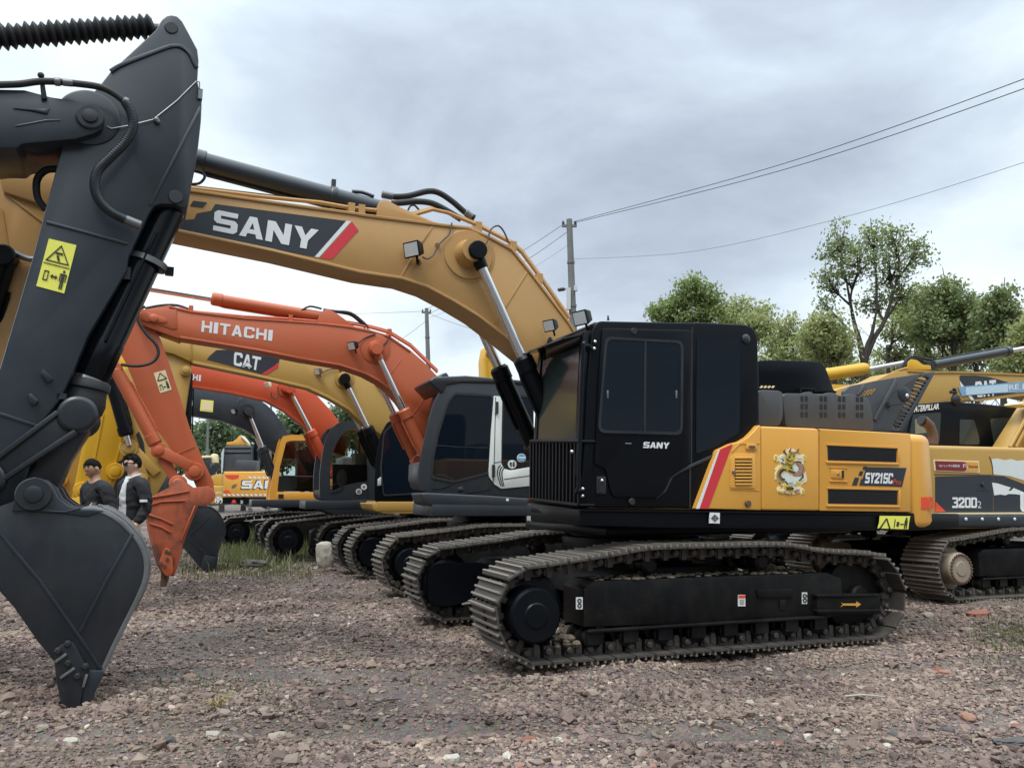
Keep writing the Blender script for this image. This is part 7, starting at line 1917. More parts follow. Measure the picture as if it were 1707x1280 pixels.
def person(label, px, dist, yaw, skin, tilt, turn, jacket, lean=0.0, height=1.74):
    b = depth_pt(px, 800, dist); b.z = .0
    R = empty('person', b, label, 'person'); R.rotation_euler = (0, 0, yaw); s = height / 1.74; R.scale = (s, s, s)
    L = lean
    sh, el, wr = 1.42, 1.14, .93
    nd_ = [((0, .0, .96), (.12, .09)), ((0, -L * .2, 1.14), (.115, .085)), ((0, -L * .6, 1.32), (.14, .095)), ((0, -L * .9, 1.45), (.085, .07)), ((0, -L - .005, 1.53), .056), ((0, -L - .015, 1.60), .055)]
    ed = [(i, i + 1) for i in range(5)]
    for sx in (-1, 1):
        i = len(nd_)
        nd_ += [((sx * .10, 0, .90), .075), ((sx * .11, -.01, .50), .05), ((sx * .11, .02, .10), .04), ((sx * .13, -.13, .045), (.045, .035))]
        ed += [(0, i), (i, i + 1), (i + 1, i + 2), (i + 2, i + 3)]
        i = len(nd_)
        nd_ += [((sx * .185, -L * .8, sh - .01), .042), ((sx * .245, .04 - L * .6, el), .034), ((sx * .235, -.09 - L * .6, wr), .032)]
        ed += [(3, i), (i, i + 1), (i + 1, i + 2)]
        hand(nd_, ed, (sx * .235, -.09 - L * .6, wr), i + 2, sx, (0, -.25, -1))
    hc = (0, -L - .03 - tilt * .02, 1.645)
    hm, T = head_shape(hc, tilt, turn)
    skin_obj(nd_, ed, 'body', skin, R, 2, hm)
    # hair: a cap over the skull, cut back from the face
    mb = MB(); n, m = 26, 14; vs = []; fs = []
    rn = random.Random(int(px))
    for k in range(m + 1):
        a = math.pi * .60 * k / m
        for i in range(n):
            bb = 2 * math.pi * i / n; x, y, z = math.sin(a) * math.sin(bb), -math.sin(a) * math.cos(bb), math.cos(a)
            lim = .50 if y < -.25 else (.1 if y < .1 else -.40)
            if jacket: lim = .46 if y < -.2 else (.0 if y < .1 else -.35)
            zz = max(z, lim) if z < lim else z
            e_ = max(0.0, min(1.0, (zz - lim) / .45)); g = 1.015 + (.13 if jacket else .055) * e_ ** .7 + rn.uniform(-.012, .012)
            rr = math.sqrt(max(0, 1 - zz * zz)); q = math.hypot(x, y) or 1
            vs.append(T((x / q * rr * .074 * g, y / q * rr * .092 * g + .004, zz * .115 * g)))
    for k in range(m):
        for i in range(n):
            j = (i + 1) % n; fs.append((k * n + i, (k + 1) * n + i, (k + 1) * n + j, k * n + j))
    mb.add(vs, fs)
    for i in range(150):       # loose locks breaking the outline
        bb = rn.uniform(0, 6.28); a = rn.uniform(.1, 1.45); x, y, z = math.sin(a) * math.sin(bb), -math.sin(a) * math.cos(bb), math.cos(a)
        if y < -.2 and z < .45: continue
        g = 1.04 if jacket else 1.0; k = .030 if jacket else .012
        p = Vector((x * .074 * g, y * .092 * g + .004, z * .115 * g)); d = Vector((x * .5 + rn.uniform(-.5, .5), y * .5 - (.5 if jacket else .1) + rn.uniform(-.4, .4), z * .6 + .1))
        mb.tube([T(p), T(p + d * k * .6), T(p + d * k + Vector((0, -.004, -.006)))], [.009, .007, .002], 5)
    mb.build('hair', M['hair'], R, angle=80)
    mb = MB()
    for sx in (-1, 1): mb.ball(T((sx * .03, -.077, .012)), .0075)
    mb.build('eyes', M['sign_black'], R)
    mb = MB()
    for sx in (-1, 1):
        q = [T((sx * .014, -.094, .035)), T((sx * .046, -.086, .034)), T((sx * .046, -.085, .030)), T((sx * .014, -.093, .031))]; q2 = [tuple(Vector(p) * 1.0 + Vector((0, .012, 0))) for p in q]; mb.hull8(q, q2)
    if jacket: mb.build('eyebrows', M['hair'], R)
    mb = MB(); mb.hull8([T((-.022, -.094, -.058)), T((.022, -.094, -.058)), T((.018, -.092, -.072)), T((-.018, -.092, -.072))], [T((-.022, -.07, -.058)), T((.022, -.07, -.058)), T((.018, -.07, -.072)), T((-.018, -.07, -.072))]); mb.build('lips', paint('lip_tone', (.30, .11, .09), .5, 0), R, .004)
    g = .024
    top = [((0, .0, .88), (.165, .125)), ((0, -L * .2, 1.14), (.155, .12)), ((0, -L * .6, 1.32), (.185, .135)), ((0, -L * .9, 1.44), (.115, .10)), ((0, -L - .0, 1.525), (.070, .070))]
    e2 = [(i, i + 1) for i in range(4)]
    for sx in (-1, 1):
        i = len(top)
        top += [((sx * .195, -L * .8, sh), .062 + g), ((sx * .252, .04 - L * .6, el), .045 + g), ((sx * .238, -.085 - L * .6, wr + .03), .034 + g)]; e2 += [(3, i), (i, i + 1), (i + 1, i + 2)]
    skin_obj(top, e2, 'jacket' if jacket else 'sweatshirt', M['cloth_black'], R, 4, folds=.008)
    tr = [((0, 0, .95), (.165, .125)), ((0, 0, .88), (.16, .12))]; e3 = [(0, 1)]
    for sx in (-1, 1):
        i = len(tr); tr += [((sx * .105, 0, .82), .105), ((sx * .115, -.01, .5), .078), ((sx * .115, .02, .12), .062)]; e3 += [(1, i), (i, i + 1), (i + 1, i + 2)]
    skin_obj(tr, e3, 'trousers', M['denim'], R, 3, folds=.007)
    mb = MB()
    for sx in (-1, 1): mb.ball((sx * .125, -.06, .05), .06, .85, 2.2, .8, 14, 8)
    mb.build('shoes', M['rubber'], R)
    if jacket:
        nodes = [((.0, -L * .2 - .058, .92), (.085, .10)), ((.0, -L * .2 - .058, 1.14), (.075, .095)), ((.0, -L * .6 - .072, 1.32), (.06, .095)), ((.0, -L * .9 - .045, 1.44), (.055, .075)), ((0, -L - .01, 1.505), (.068, .072))]
        skin_obj(nodes, [(i, i + 1) for i in range(4)], 'white_shirt', M['cloth_white'], R, 4, folds=.006)
        mb = MB()
        for sx in (-1, 1):
            mb.hull8([T((sx * .006, -.106, .022)), T((sx * .066, -.092, .026)), T((sx * .062, -.090, -.012)), T((sx * .014, -.104, -.016))], [T((sx * .006, -.098, .022)), T((sx * .066, -.084, .026)), T((sx * .062, -.082, -.012)), T((sx * .014, -.096, -.016))])
            mb.hull8([T((sx * .064, -.092, .024)), T((sx * .068, -.088, .024)), T((sx * .068, -.088, .014)), T((sx * .064, -.092, .014))], [T((sx * .080, .01, .02)), T((sx * .083, .01, .02)), T((sx * .083, .01, .01)), T((sx * .080, .01, .01))])
        mb.hull8([T((-.01, -.108, .016)), T((.01, -.108, .016)), T((.01, -.108, .008)), T((-.01, -.108, .008))], [T((-.01, -.10, .016)), T((.01, -.10, .016)), T((.01, -.10, .008)), T((-.01, -.10, .008))])
        mb.build('sunglasses', M['glass'], R)
        mb = MB(); mb.hull8([(.262, -.07, 1.24), (.262, -.01, 1.24), (.268, -.01, 1.21), (.268, -.07, 1.21)], [(.325, -.07, 1.24), (.325, -.01, 1.24), (.328, -.01, 1.21), (.328, -.07, 1.21)]); mb.build('sleeve_patch', M['white'], R, .003)
        mb = MB(); mb.tube([(-.07, -L - .05, 1.50), (0, -L - .085, 1.47), (.07, -L - .05, 1.50), (.075, -L + .02, 1.53), (0, -L + .075, 1.54), (-.075, -L + .02, 1.53), (-.07, -L - .05, 1.50)], .013, 6, 3); mb.build('collar', M['cloth_white'], R)
    else:
        mb = MB(); y0 = -.128 - L * .4
        mb.prism([(-.02, 1.155), (.01, 1.15), (.12, 1.25), (.10, 1.245), (.02, 1.185), (-.01, 1.20), (-.02, 1.19)], y0 - .02, y0 + .05); mb.build('chest_emblem', M['white'], R)
    return R


person('man in a black sweatshirt with cropped hair looking down behind the big bucket', 172, 9.6, math.radians(-30), M['skin_tan'], .62, -.1, False, .10, 1.74)
person('man in sunglasses with an open black jacket over a white shirt', 223, 9.8, math.radians(-34), M['skin'], .06, -.12, True, .0, 1.80)
# ------------------------------------------------------------------ ground, stones, weeds
def gh(x, y):
    return .018 * np.sin(x * 1.7 + 1.1 * y) * np.sin(y * 1.3 - .4 * x) + .010 * np.sin(x * 4.1 - 2.3 * y + .7) + .008 * np.sin(5.3 * y + 2.9 * x)


def fbm(x, y, s):
    return (np.sin(x * s + 1.3 * np.sin(y * s * .8 + 1)) + np.sin(y * s * 1.3 + 1.7 * np.sin(x * s * .7 + 2)) + .6 * np.sin((x + y) * s * 2.3 + 2 * np.sin((x - y) * s * 1.1))) / 2.6


def pix_of(x, y, z):
    c, s = math.cos(PITCH), math.sin(PITCH); wz = z - CAM_H
    zc = y * c + wz * s; yc = -y * s + wz * c
    return 853.5 + F_PX * x / zc, 640 - F_PX * yc / zc


def mound(x, y):
    """stones pushed up round the bucket teeth, and a bank on the way to the right"""
    tx, ty = FA.o.x, FA.o.y
    m = .07 * np.exp(-(((x - tx - .55) / .55) ** 2 + ((y - ty - .25) / .35) ** 2)) + .05 * np.exp(-(((x - tx + .5) / .4) ** 2 + ((y - ty - .1) / .3) ** 2))
    return m


def height(x, y):
    damp = 1.0
    q = (y - 4.9) - .10 * x + .15 * np.sin(x * .9)       # old ruts crossing the foreground
    rut = -.035 * np.exp(-(q / .16) ** 2) + .016 * np.exp(-((np.abs(q) - .28) / .10) ** 2) - .03 * np.exp(-((q - 1.5) / .15) ** 2) + .014 * np.exp(-((np.abs(q - 1.5) - .27) / .1) ** 2)
    return gh(x, y) * damp - .02 + mound(x, y) + rut


def ground_mat():
    m, nt, b = base_mat('gravelly_soil'); L = nt.links
    tc = nd(nt, 'ShaderNodeTexCoord')
    def noise(sc, det=8, ro=.65):
        n = nd(nt, 'ShaderNodeTexNoise'); n.inputs['Scale'].default_value = sc; n.inputs['Detail'].default_value = det; n.inputs['Roughness'].default_value = ro
        L.new(tc.outputs['Object'], n.inputs['Vector']); return n
    a = noise(.55); c = noise(14, 8, .75); v = nd(nt, 'ShaderNodeTexVoronoi'); v.inputs['Scale'].default_value = 55; L.new(tc.outputs['Object'], v.inputs['Vector'])
    r = nd(nt, 'ShaderNodeValToRGB'); e = r.color_ramp.elements
    e[0].position = .35; e[0].color = (0.133, 0.100, 0.083, 1); e[1].position = .68; e[1].color = (0.197, 0.156, 0.119, 1)
    x = e.new(.52); x.color = (0.156, 0.120, 0.103, 1)
    L.new(a.outputs['Fac'], r.inputs['Fac'])
    hs = nd(nt, 'ShaderNodeHueSaturation'); L.new(r.outputs['Color'], hs.inputs['Color'])
    mr = nd(nt, 'ShaderNodeMapRange'); mr.inputs[1].default_value = .25; mr.inputs[2].default_value = .75; mr.inputs[3].default_value = .62; mr.inputs[4].default_value = 1.4
    L.new(c.outputs['Fac'], mr.inputs[0]); L.new(mr.outputs[0], hs.inputs['Value'])
    mx = nd(nt, 'ShaderNodeMix', data_type='RGBA'); mx.blend_type = 'OVERLAY'; mx.inputs[0].default_value = .35
    L.new(hs.outputs['Color'], mx.inputs[6]); L.new(v.outputs['Color'], mx.inputs[7])
    de = nd(nt, 'ShaderNodeHueSaturation'); de.inputs['Saturation'].default_value = .75; L.new(mx.outputs[2], de.inputs['Color'])
    n4 = nd(nt, 'ShaderNodeTexNoise'); n4.inputs['Scale'].default_value = .42; n4.inputs['Detail'].default_value = 5; n4.inputs['Roughness'].default_value = .6; L.new(tc.outputs['Object'], n4.inputs['Vector'])
    m4 = nd(nt, 'ShaderNodeMapRange'); m4.inputs[1].default_value = .38; m4.inputs[2].default_value = .62; m4.inputs[3].default_value = .62; m4.inputs[4].default_value = 1.12; L.new(n4.outputs['Fac'], m4.inputs[0])
    h4 = nd(nt, 'ShaderNodeHueSaturation'); L.new(m4.outputs[0], h4.inputs['Value']); L.new(de.outputs['Color'], h4.inputs['Color']); L.new(h4.outputs['Color'], b.inputs['Base Color']); b.inputs['Roughness'].default_value = .95; b.inputs['Specular IOR Level'].default_value = .2
    bp = nd(nt, 'ShaderNodeBump'); bp.inputs['Strength'].default_value = .8; bp.inputs['Distance'].default_value = .02
    ad = nd(nt, 'ShaderNodeMath', operation='ADD'); L.new(c.outputs['Fac'], ad.inputs[0]); L.new(v.outputs['Distance'], ad.inputs[1])
    L.new(ad.outputs[0], bp.inputs['Height']); L.new(bp.outputs[0], b.inputs['Normal'])
    return m


def build_ground():
    xs = np.unique(np.concatenate([np.linspace(-900, -30, 20), np.linspace(-30, -9, 30), np.linspace(-9, 11, 170), np.linspace(11, 40, 30), np.linspace(40, 900, 20)]))
    ys = np.unique(np.concatenate([np.linspace(-60, 2, 12), np.linspace(2, 16, 150), np.linspace(16, 40, 60), np.linspace(40, 1500, 30)]))
    X, Y = np.meshgrid(xs, ys); Z = height(X, Y)
    nx, ny = len(xs), len(ys)
    V = np.stack([X.ravel(), Y.ravel(), Z.ravel()], 1)
    F = [(j * nx + i, j * nx + i + 1, (j + 1) * nx + i + 1, (j + 1) * nx + i) for j in range(ny - 1) for i in range(nx - 1)]
    me = bpy.data.meshes.new('ground'); me.from_pydata(V.tolist(), [], F); me.polygons.foreach_set('use_smooth', [True] * len(F)); me.materials.append(ground_mat())
    o = bpy.data.objects.new('ground', me); COL.objects.link(o); o['kind'] = 'structure'


def stone_mat():
    m, nt, b = base_mat('crushed_stone'); L = nt.links
    at = nd(nt, 'ShaderNodeAttribute'); at.attribute_name = 'tone'
    r = nd(nt, 'ShaderNodeValToRGB'); e = r.color_ramp.elements
    e[0].position = 0; e[0].color = (0.080, 0.056, 0.053, 1); e[1].position = 1; e[1].color = (0.510, 0.473, 0.413, 1)
    for p, c in ((.18, (0.146, 0.099, 0.090)), (.40, (0.218, 0.155, 0.137)), (.60, (0.274, 0.205, 0.169)), (.78, (0.330, 0.266, 0.218)), (.90, (0.486, 0.394, 0.318)), (.965, (0.640, 0.525, 0.432))):
        x = e.new(p); x.color = (*c, 1)
    L.new(at.outputs['Fac'], r.inputs['Fac'])
    tc = nd(nt, 'ShaderNodeTexCoord'); n = nd(nt, 'ShaderNodeTexNoise'); n.inputs['Scale'].default_value = 40; n.inputs['Detail'].default_value = 4; L.new(tc.outputs['Object'], n.inputs['Vector'])
    n2 = nd(nt, 'ShaderNodeTexNoise'); n2.inputs['Scale'].default_value = .8; n2.inputs['Detail'].default_value = 4; L.new(tc.outputs['Object'], n2.inputs['Vector'])
    hs = nd(nt, 'ShaderNodeHueSaturation'); mr = nd(nt, 'ShaderNodeMapRange'); mr.inputs[3].default_value = .7; mr.inputs[4].default_value = 1.3; L.new(n.outputs['Fac'], mr.inputs[0]); L.new(mr.outputs[0], hs.inputs['Value']); L.new(r.outputs['Color'], hs.inputs['Color'])
    mx = nd(nt, 'ShaderNodeMix', data_type='RGBA'); mx.inputs[7].default_value = (0.193, 0.150, 0.108, 1)
    mr2 = nd(nt, 'ShaderNodeMapRange'); mr2.inputs[1].default_value = .45; mr2.inputs[2].default_value = .7; mr2.inputs[3].default_value = .1; mr2.inputs[4].default_value = .6; L.new(n2.outputs['Fac'], mr2.inputs[0]); L.new(mr2.outputs[0], mx.inputs[0])
    L.new(hs.outputs['Color'], mx.inputs[6]); n4 = nd(nt, 'ShaderNodeTexNoise'); n4.inputs['Scale'].default_value = .42; n4.inputs['Detail'].default_value = 5; n4.inputs['Roughness'].default_value = .6; L.new(tc.outputs['Object'], n4.inputs['Vector'])
    m4 = nd(nt, 'ShaderNodeMapRange'); m4.inputs[1].default_value = .38; m4.inputs[2].default_value = .62; m4.inputs[3].default_value = .60; m4.inputs[4].default_value = 1.22; L.new(n4.outputs['Fac'], m4.inputs[0])
    h4 = nd(nt, 'ShaderNodeHueSaturation'); L.new(m4.outputs[0], h4.inputs['Value']); L.new(mx.outputs[2], h4.inputs['Color']); L.new(h4.outputs['Color'], b.inputs['Base Color'])
    b.inputs['Roughness'].default_value = .85; b.inputs['Specular IOR Level'].default_value = .3
    return m


def ico():
    bm = bmesh.new(); bmesh.ops.create_icosphere(bm, subdivisions=1, radius=1)
    V = np.array([v.co[:] for v in bm.verts]); F = np.array([[v.index for v in f.verts] for f in bm.faces]); bm.free()
    return V, F


def build_gravel():
    rng = np.random.default_rng(11)
    V0, F0 = ico()
    variants = []
    for k in range(14):
        d = V0 * (1 + rng.uniform(-.42, .30, (len(V0), 1))) * np.array([1.15, .95, .72]) + rng.normal(0, .07, V0.shape)
        variants.append(d)
    P = []; S = []
    for y0, y1, dens in ((3.4, 5.6, 3600), (5.6, 7.6, 2600), (7.6, 10.5, 1300), (10.5, 15, 480), (15, 26, 80)):
        x0, x1 = -.70 * y1 - 2.2, .70 * y1 + 2.6
        n = int((x1 - x0) * (y1 - y0) * dens)
        x = rng.uniform(x0, x1, n); y = rng.uniform(y0, y1, n)
        keep = np.abs(x) < .72 * y + 2.4
        q = (y - 4.9) - .10 * x + .15 * np.sin(x * .9)
        cov = .5 + .5 * fbm(x, y, 1.1) + .25 * fbm(x, y, 3.1) - .45 * (np.exp(-(q / .2) ** 2) + np.exp(-((q - 1.5) / .2) ** 2))     # patches of bare soil
        keep &= rng.random(n) < np.clip(.12 + 1.25 * cov, .10, 1)
        x, y = x[keep], y[keep]
        s = np.exp(rng.normal(math.log(.0088 if y1 < 6 else .0098 if y1 < 10 else .0125 if y1 < 15.5 else .024), .52, len(x)))
        s = np.clip(s, .005, .05)
        P.append(np.stack([x, y], 1)); S.append(s)
    P = np.concatenate(P); S = np.concatenate(S); n = len(P)
    z = height(P[:, 0], P[:, 1]) + S * .25
    a = rng.uniform(0, 2 * math.pi, n); t = rng.normal(0, .35, n)
    ca, sa, ct, st = np.cos(a), np.sin(a), np.cos(t), np.sin(t)
    nv, nf = len(V0), len(F0)
    vid = rng.integers(0, len(variants), n)
    VV = np.stack(variants)[vid] * S[:, None, None]
    X, Y, Z = VV[..., 0], VV[..., 1], VV[..., 2]
    Y, Z = Y * ct[:, None] - Z * st[:, None], Y * st[:, None] + Z * ct[:, None]
    X, Y = X * ca[:, None] - Y * sa[:, None], X * sa[:, None] + Y * ca[:, None]
    co = np.stack([X + P[:, 0, None], Y + P[:, 1, None], Z + z[:, None]], -1).astype(np.float32)
    fi = (F0[None] + (np.arange(n) * nv)[:, None, None]).astype(np.int32)
    me = bpy.data.meshes.new('gravel')
    me.vertices.add(n * nv); me.vertices.foreach_set('co', co.ravel())
    me.loops.add(n * nf * 3); me.loops.foreach_set('vertex_index', fi.ravel())
    me.polygons.add(n * nf); me.polygons.foreach_set('loop_start', np.arange(n * nf, dtype=np.int32) * 3)
    me.polygons.foreach_set('use_smooth', np.zeros(n * nf, dtype=bool))
    me.update()
    tone = np.clip(rng.beta(2.2, 2.6, n) * .86 + .10 * fbm(P[:, 0], P[:, 1], 2.3) + (rng.random(n) < .022) * .4, 0, 1)
    at = me.attributes.new('tone', 'FLOAT', 'FACE'); at.data.foreach_set('value', np.repeat(tone, nf).astype(np.float32))
    me.materials.append(stone_mat())
    o = bpy.data.objects.new('gravel', me); COL.objects.link(o)
    tag(o, 'purplish brown crushed stone covering the yard', 'gravel', kind='stuff')
    return n


def chunk(name, label, cat, px, py, size, mat, group=None, seed=0, flat=.7, sub=2, sx=1.0, sharp=.25, lift=.35, rot=None):
    p = ground_pt(px, py)
    rn = random.Random(seed)
    bm = bmesh.new(); bmesh.ops.create_icosphere(bm, subdivisions=sub, radius=1)
    for v in bm.verts:
        d = v.co.copy()
        k = max(abs(d.x), abs(d.y), abs(d.z)); d = d.lerp(d / k * .8, .55)
        v.co = Vector((d.x * sx, d.y * .8, d.z * flat)) * size * (1 + rn.uniform(-sharp, sharp) * .6)
    me = bpy.data.meshes.new(name); bm.to_mesh(me); bm.free(); me.materials.append(mat)
    o = bpy.data.objects.new(name, me); COL.objects.link(o)
    o.location = (p.x, p.y, float(height(np.array(p.x), np.array(p.y))) + size * flat * lift); o.rotation_euler = (rn.uniform(-.15, .15), rn.uniform(-.15, .15), rn.uniform(0, 3) if rot is None else rot)
    return tag(o, label, cat, group)


def build_bits():
    M['brick'] = paint('broken_red_brick', (.21, .080, .055), .9, .6, (.25, .12, .08), var=.25, scale=20, bump=.4)
    M['brick_pale'] = paint('pale_orange_brick', (.27, .145, .10), .9, .6, (.34, .2, .14), var=.2, scale=20, bump=.4)
    M['rock'] = paint('tan_rock', (.30, .255, .20), .9, .6, (.2, .17, .14), var=.25, scale=14, bump=.5)
    M['rock_pale'] = paint('pale_rock', (.42, .39, .33), .9, .6, (.28, .25, .22), var=.2, scale=14, bump=.5)
    M['rock_dark'] = paint('dark_rock', (.075, .07, .07), .9, .6, (.13, .12, .11), var=.25, scale=14, bump=.5)
    gb = 'brick fragments among the stones'
    B = [(824, 1219, .038, 'brick_pale', 'orange brick chip left of the red one near the bottom centre'), (881, 1236, .045, 'brick', 'red broken brick near the bottom centre'), (1612, 1190, .055, 'brick_pale', 'pale orange brick piece at the lower right'),
         (1630, 1024, .12, 'brick', 'long red brick lying before the right-hand track'), (1562, 1112, .05, 'brick', 'flat reddish brick scrap in the right-hand gravel'), (1575, 1122, .05, 'brick_pale', 'orange tile scrap next to the reddish one'),
         (846, 1250, .03, 'brick', 'tiny red brick crumb below the orange chip'), (866, 1272, .03, 'brick_pale', 'orange brick crumb at the bottom edge'), (318, 1124, .05, 'brick_pale', 'orange clay lump right of the big bucket tip'), (1298, 1235, .03, 'brick', 'dark red brick bit in the lower right gravel'), (1698, 1212, .035, 'brick', 'red brick bit at the right edge'), (1075, 1256, .028, 'brick', 'dull red brick bit left of the lower right gravel'), (1088, 1273, .026, 'brick_pale', 'orange brick bit at the bottom edge, centre right')]
    for i, (x, y, s, m, lab) in enumerate(B): chunk('brick_fragment', lab, 'brick', x, y, s, M[m], gb, i + 1, .55, 2, 1.5 if s > .1 else 1.2)
    gs = 'larger stones lying on the gravel'
    S = [(462, 1229, .055, 'rock', 'tan angular stone in the lower left gravel'), (1546, 1026, .085, 'rock', 'tan pointed stone right of the nearest track'), (752, 1270, .055, 'rock_pale', 'pale flat stone at the bottom edge, left of centre'), (369, 1267, .03, 'rock_pale', 'white flat pebble at the bottom edge, left'),
         (283, 1240, .04, 'rock_dark', 'dark brown stone below the big bucket'), (1320, 946 + 0, .0, '', ''), (1005, 1222, .03, 'rock_pale', 'whitish stone right of the red brick'), (932, 1228, .032, 'rock_pale', 'pale stone between the red brick and the whitish stone'), (1445, 940, .0, '', ''), (1490, 1213, .05, 'rock_dark', 'grey stone in the lower right gravel'), (1578, 1212, .05, 'rock_dark', 'slab-like grey stone beside the pale orange brick'), (1478, 1236, .03, 'rock_pale', 'small white stone in the lower right gravel'), (1395, 1206, .028, 'rock_pale', 'white chip in the right-hand gravel'),
         (120, 1222, .05, 'rock_pale', 'pale stone right under the big bucket tip'), (70, 1210, .04, 'rock', 'tan stone left under the big bucket tip')]
    for i, (x, y, s, m, lab) in enumerate(S):
        if s: chunk('stone', lab, 'stone', x, y, s, M[m], gs, i + 40, .6)
    chunk('concrete_block', 'cream concrete stub standing against a track front', 'block', 541, 944, .21, M['rock_pale'], None, 70, 1.45, 3, .9, .08, .75, .2)
    chunk('rubber_lump', 'black lump of rubber or rock at the edge of the weeds', 'lump', 424, 946, .2, M['rock_dark'], None, 71, .6, 3, 1.5, .3, .45, .3)
    chunk('debris', 'black torn strip of debris on the gravel', 'debris', 1694, 1240, .07, M['rock_dark'], None, 72, .3, 3, 2.0, .3, .4, .2)
    # litter: crumpled white plastic, dry stick, dry straw tuft
    p = ground_pt(1182, 1094); m = MB(); rn = random.Random(2)
    g = [[(i * .045 - .09, j * .04 - .04 + .25 * (i * .02), .02 + rn.uniform(0, .03)) for j in range(3)] for i in range(5)]
    vs = [q for r_ in g for q in r_]; m.add(vs, [(i * 3 + j, i * 3 + j + 1, (i + 1) * 3 + j + 1, (i + 1) * 3 + j) for i in range(4) for j in range(2)])
    o = m.build('plastic_scrap', M['white']); o.location = (p.x, p.y, .0); tag(o, 'crumpled white plastic scrap beside the nearest track', 'litter')
    for i, (a, b, lab) in enumerate((((1408, 1163), (1476, 1164), 'thin bleached stick lying in the right-hand gravel'), ((622, 1176), (668, 1168), 'thin dark stick lying in the gravel left of centre'))):
        A, Bp = ground_pt(*a), ground_pt(*b); m = MB(); m.tube([Vector((0, 0, .012)), (Bp - A) * .5 + Vector((0, .01, .02)), Bp - A + Vector((0, 0, .012))], [.006, .007, .004], 6, 3)
        o = m.build('stick', M['rock_pale'] if i == 0 else M['bark']); o.location = (A.x, A.y, 0); tag(o, lab, 'stick', 'sticks on the gravel')
    p = ground_pt(360, 1188); m = MB()
    for i in range(40):
        a = rn.uniform(0, 6.28); l = rn.uniform(.04, .12); m.tube([(rn.uniform(-.03, .03), rn.uniform(-.03, .03), 0), (math.cos(a) * l * .5, math.sin(a) * l * .5, l * .7), (math.cos(a) * l, math.sin(a) * l, l * .6)], [.003, .0025, .001], 4, 2)
    o = m.build('dry_weed', paint('dry_straw', (.32, .26, .13), .9, .3)); o.location = (p.x, p.y, 0.02); tag(o, 'small dry straw-coloured weed in the gravel near the big bucket', 'weed')


def blades(name, label, cat, pts, hts, mat):
    rng = np.random.default_rng(5); n = len(pts)
    pts = np.array(pts); h = np.array(hts)
    a = rng.uniform(0, 2 * math.pi, n); lean = rng.uniform(.1, .7, n) * h
    w = .004 + .006 * rng.random(n)
    dx, dy = np.cos(a), np.sin(a)
    V = np.empty((n, 5, 3))
    z0 = height(pts[:, 0], pts[:, 1])
    for k, (f, ww) in enumerate(((0, 1), (.55, .8))):
        for j, sg in enumerate((-1, 1)):
            V[:, k * 2 + j, 0] = pts[:, 0] + dx * lean * f * f - dy * w * ww * sg; V[:, k * 2 + j, 1] = pts[:, 1] + dy * lean * f * f + dx * w * ww * sg; V[:, k * 2 + j, 2] = z0 + h * f
    V[:, 4, 0] = pts[:, 0] + dx * lean; V[:, 4, 1] = pts[:, 1] + dy * lean; V[:, 4, 2] = z0 + h * (1 - .25 * lean / h)
    b = (np.arange(n) * 5)[:, None]
    idx = np.concatenate([b + np.array([[0, 1, 3, 2]]), b + np.array([[2, 3, 4]])], 1).astype(np.int32)
    me = bpy.data.meshes.new(name); me.vertices.add(n * 5); me.vertices.foreach_set('co', V.ravel())
    me.loops.add(n * 7); me.loops.foreach_set('vertex_index', idx.ravel())
    me.polygons.add(n * 2); me.polygons.foreach_set('loop_start', (np.arange(n)[:, None] * 7 + np.array([[0, 4]])).ravel().astype(np.int32)); me.update()
    t = np.repeat(np.clip(rng.normal(.5, .22, n), 0, 1), 2).astype(np.float32); at = me.attributes.new('tone', 'FLOAT', 'FACE'); at.data.foreach_set('value', t)
    me.materials.append(mat); me.validate()
    o = bpy.data.objects.new(name, me); COL.objects.link(o); tag(o, label, cat, kind='stuff')


def build_weeds():
    gm = leaf_mat('weed_green', (.07, .085, .03), (.13, .155, .05), (.26, .25, .11))
    rn = random.Random(9); pts = []; h = []
    for i in range(9000):
        px, py = rn.gauss(432, 48), 898 + abs(rn.gauss(0, 22)) - 6
        if py > 956: continue
        p = ground_pt(px, py); pts.append((p.x, p.y)); h.append(rn.uniform(.14, .46) * (1.4 if py < 915 else .8))
    for i in range(1300):
        px, py = rn.gauss(520, 45), 905 + rn.uniform(0, 26)
        p = ground_pt(px, py); pts.append((p.x, p.y)); h.append(rn.uniform(.15, .6))
    for i in range(1500):
        p = ground_pt(rn.uniform(300, 520), rn.uniform(925, 965)); pts.append((p.x, p.y)); h.append(rn.uniform(.04, .14))
    blades('grass', 'yellowish green weeds growing before the row of tracks', 'grass', pts, h, gm)
    pts = []; h = []
    for i in range(1300):
        p = ground_pt(rn.gauss(1690, 50), rn.gauss(1050, 26)); pts.append((p.x, p.y)); h.append(rn.uniform(.015, .06))
    for i in range(900):
        p = ground_pt(rn.gauss(350, 120), rn.gauss(1150, 22)); pts.append((p.x, p.y)); h.append(rn.uniform(.01, .03))
    blades('ground_weeds', 'sparse short weeds between the stones', 'grass', pts, h, gm)


build_ground()
build_gravel()
build_bits()
build_weeds()

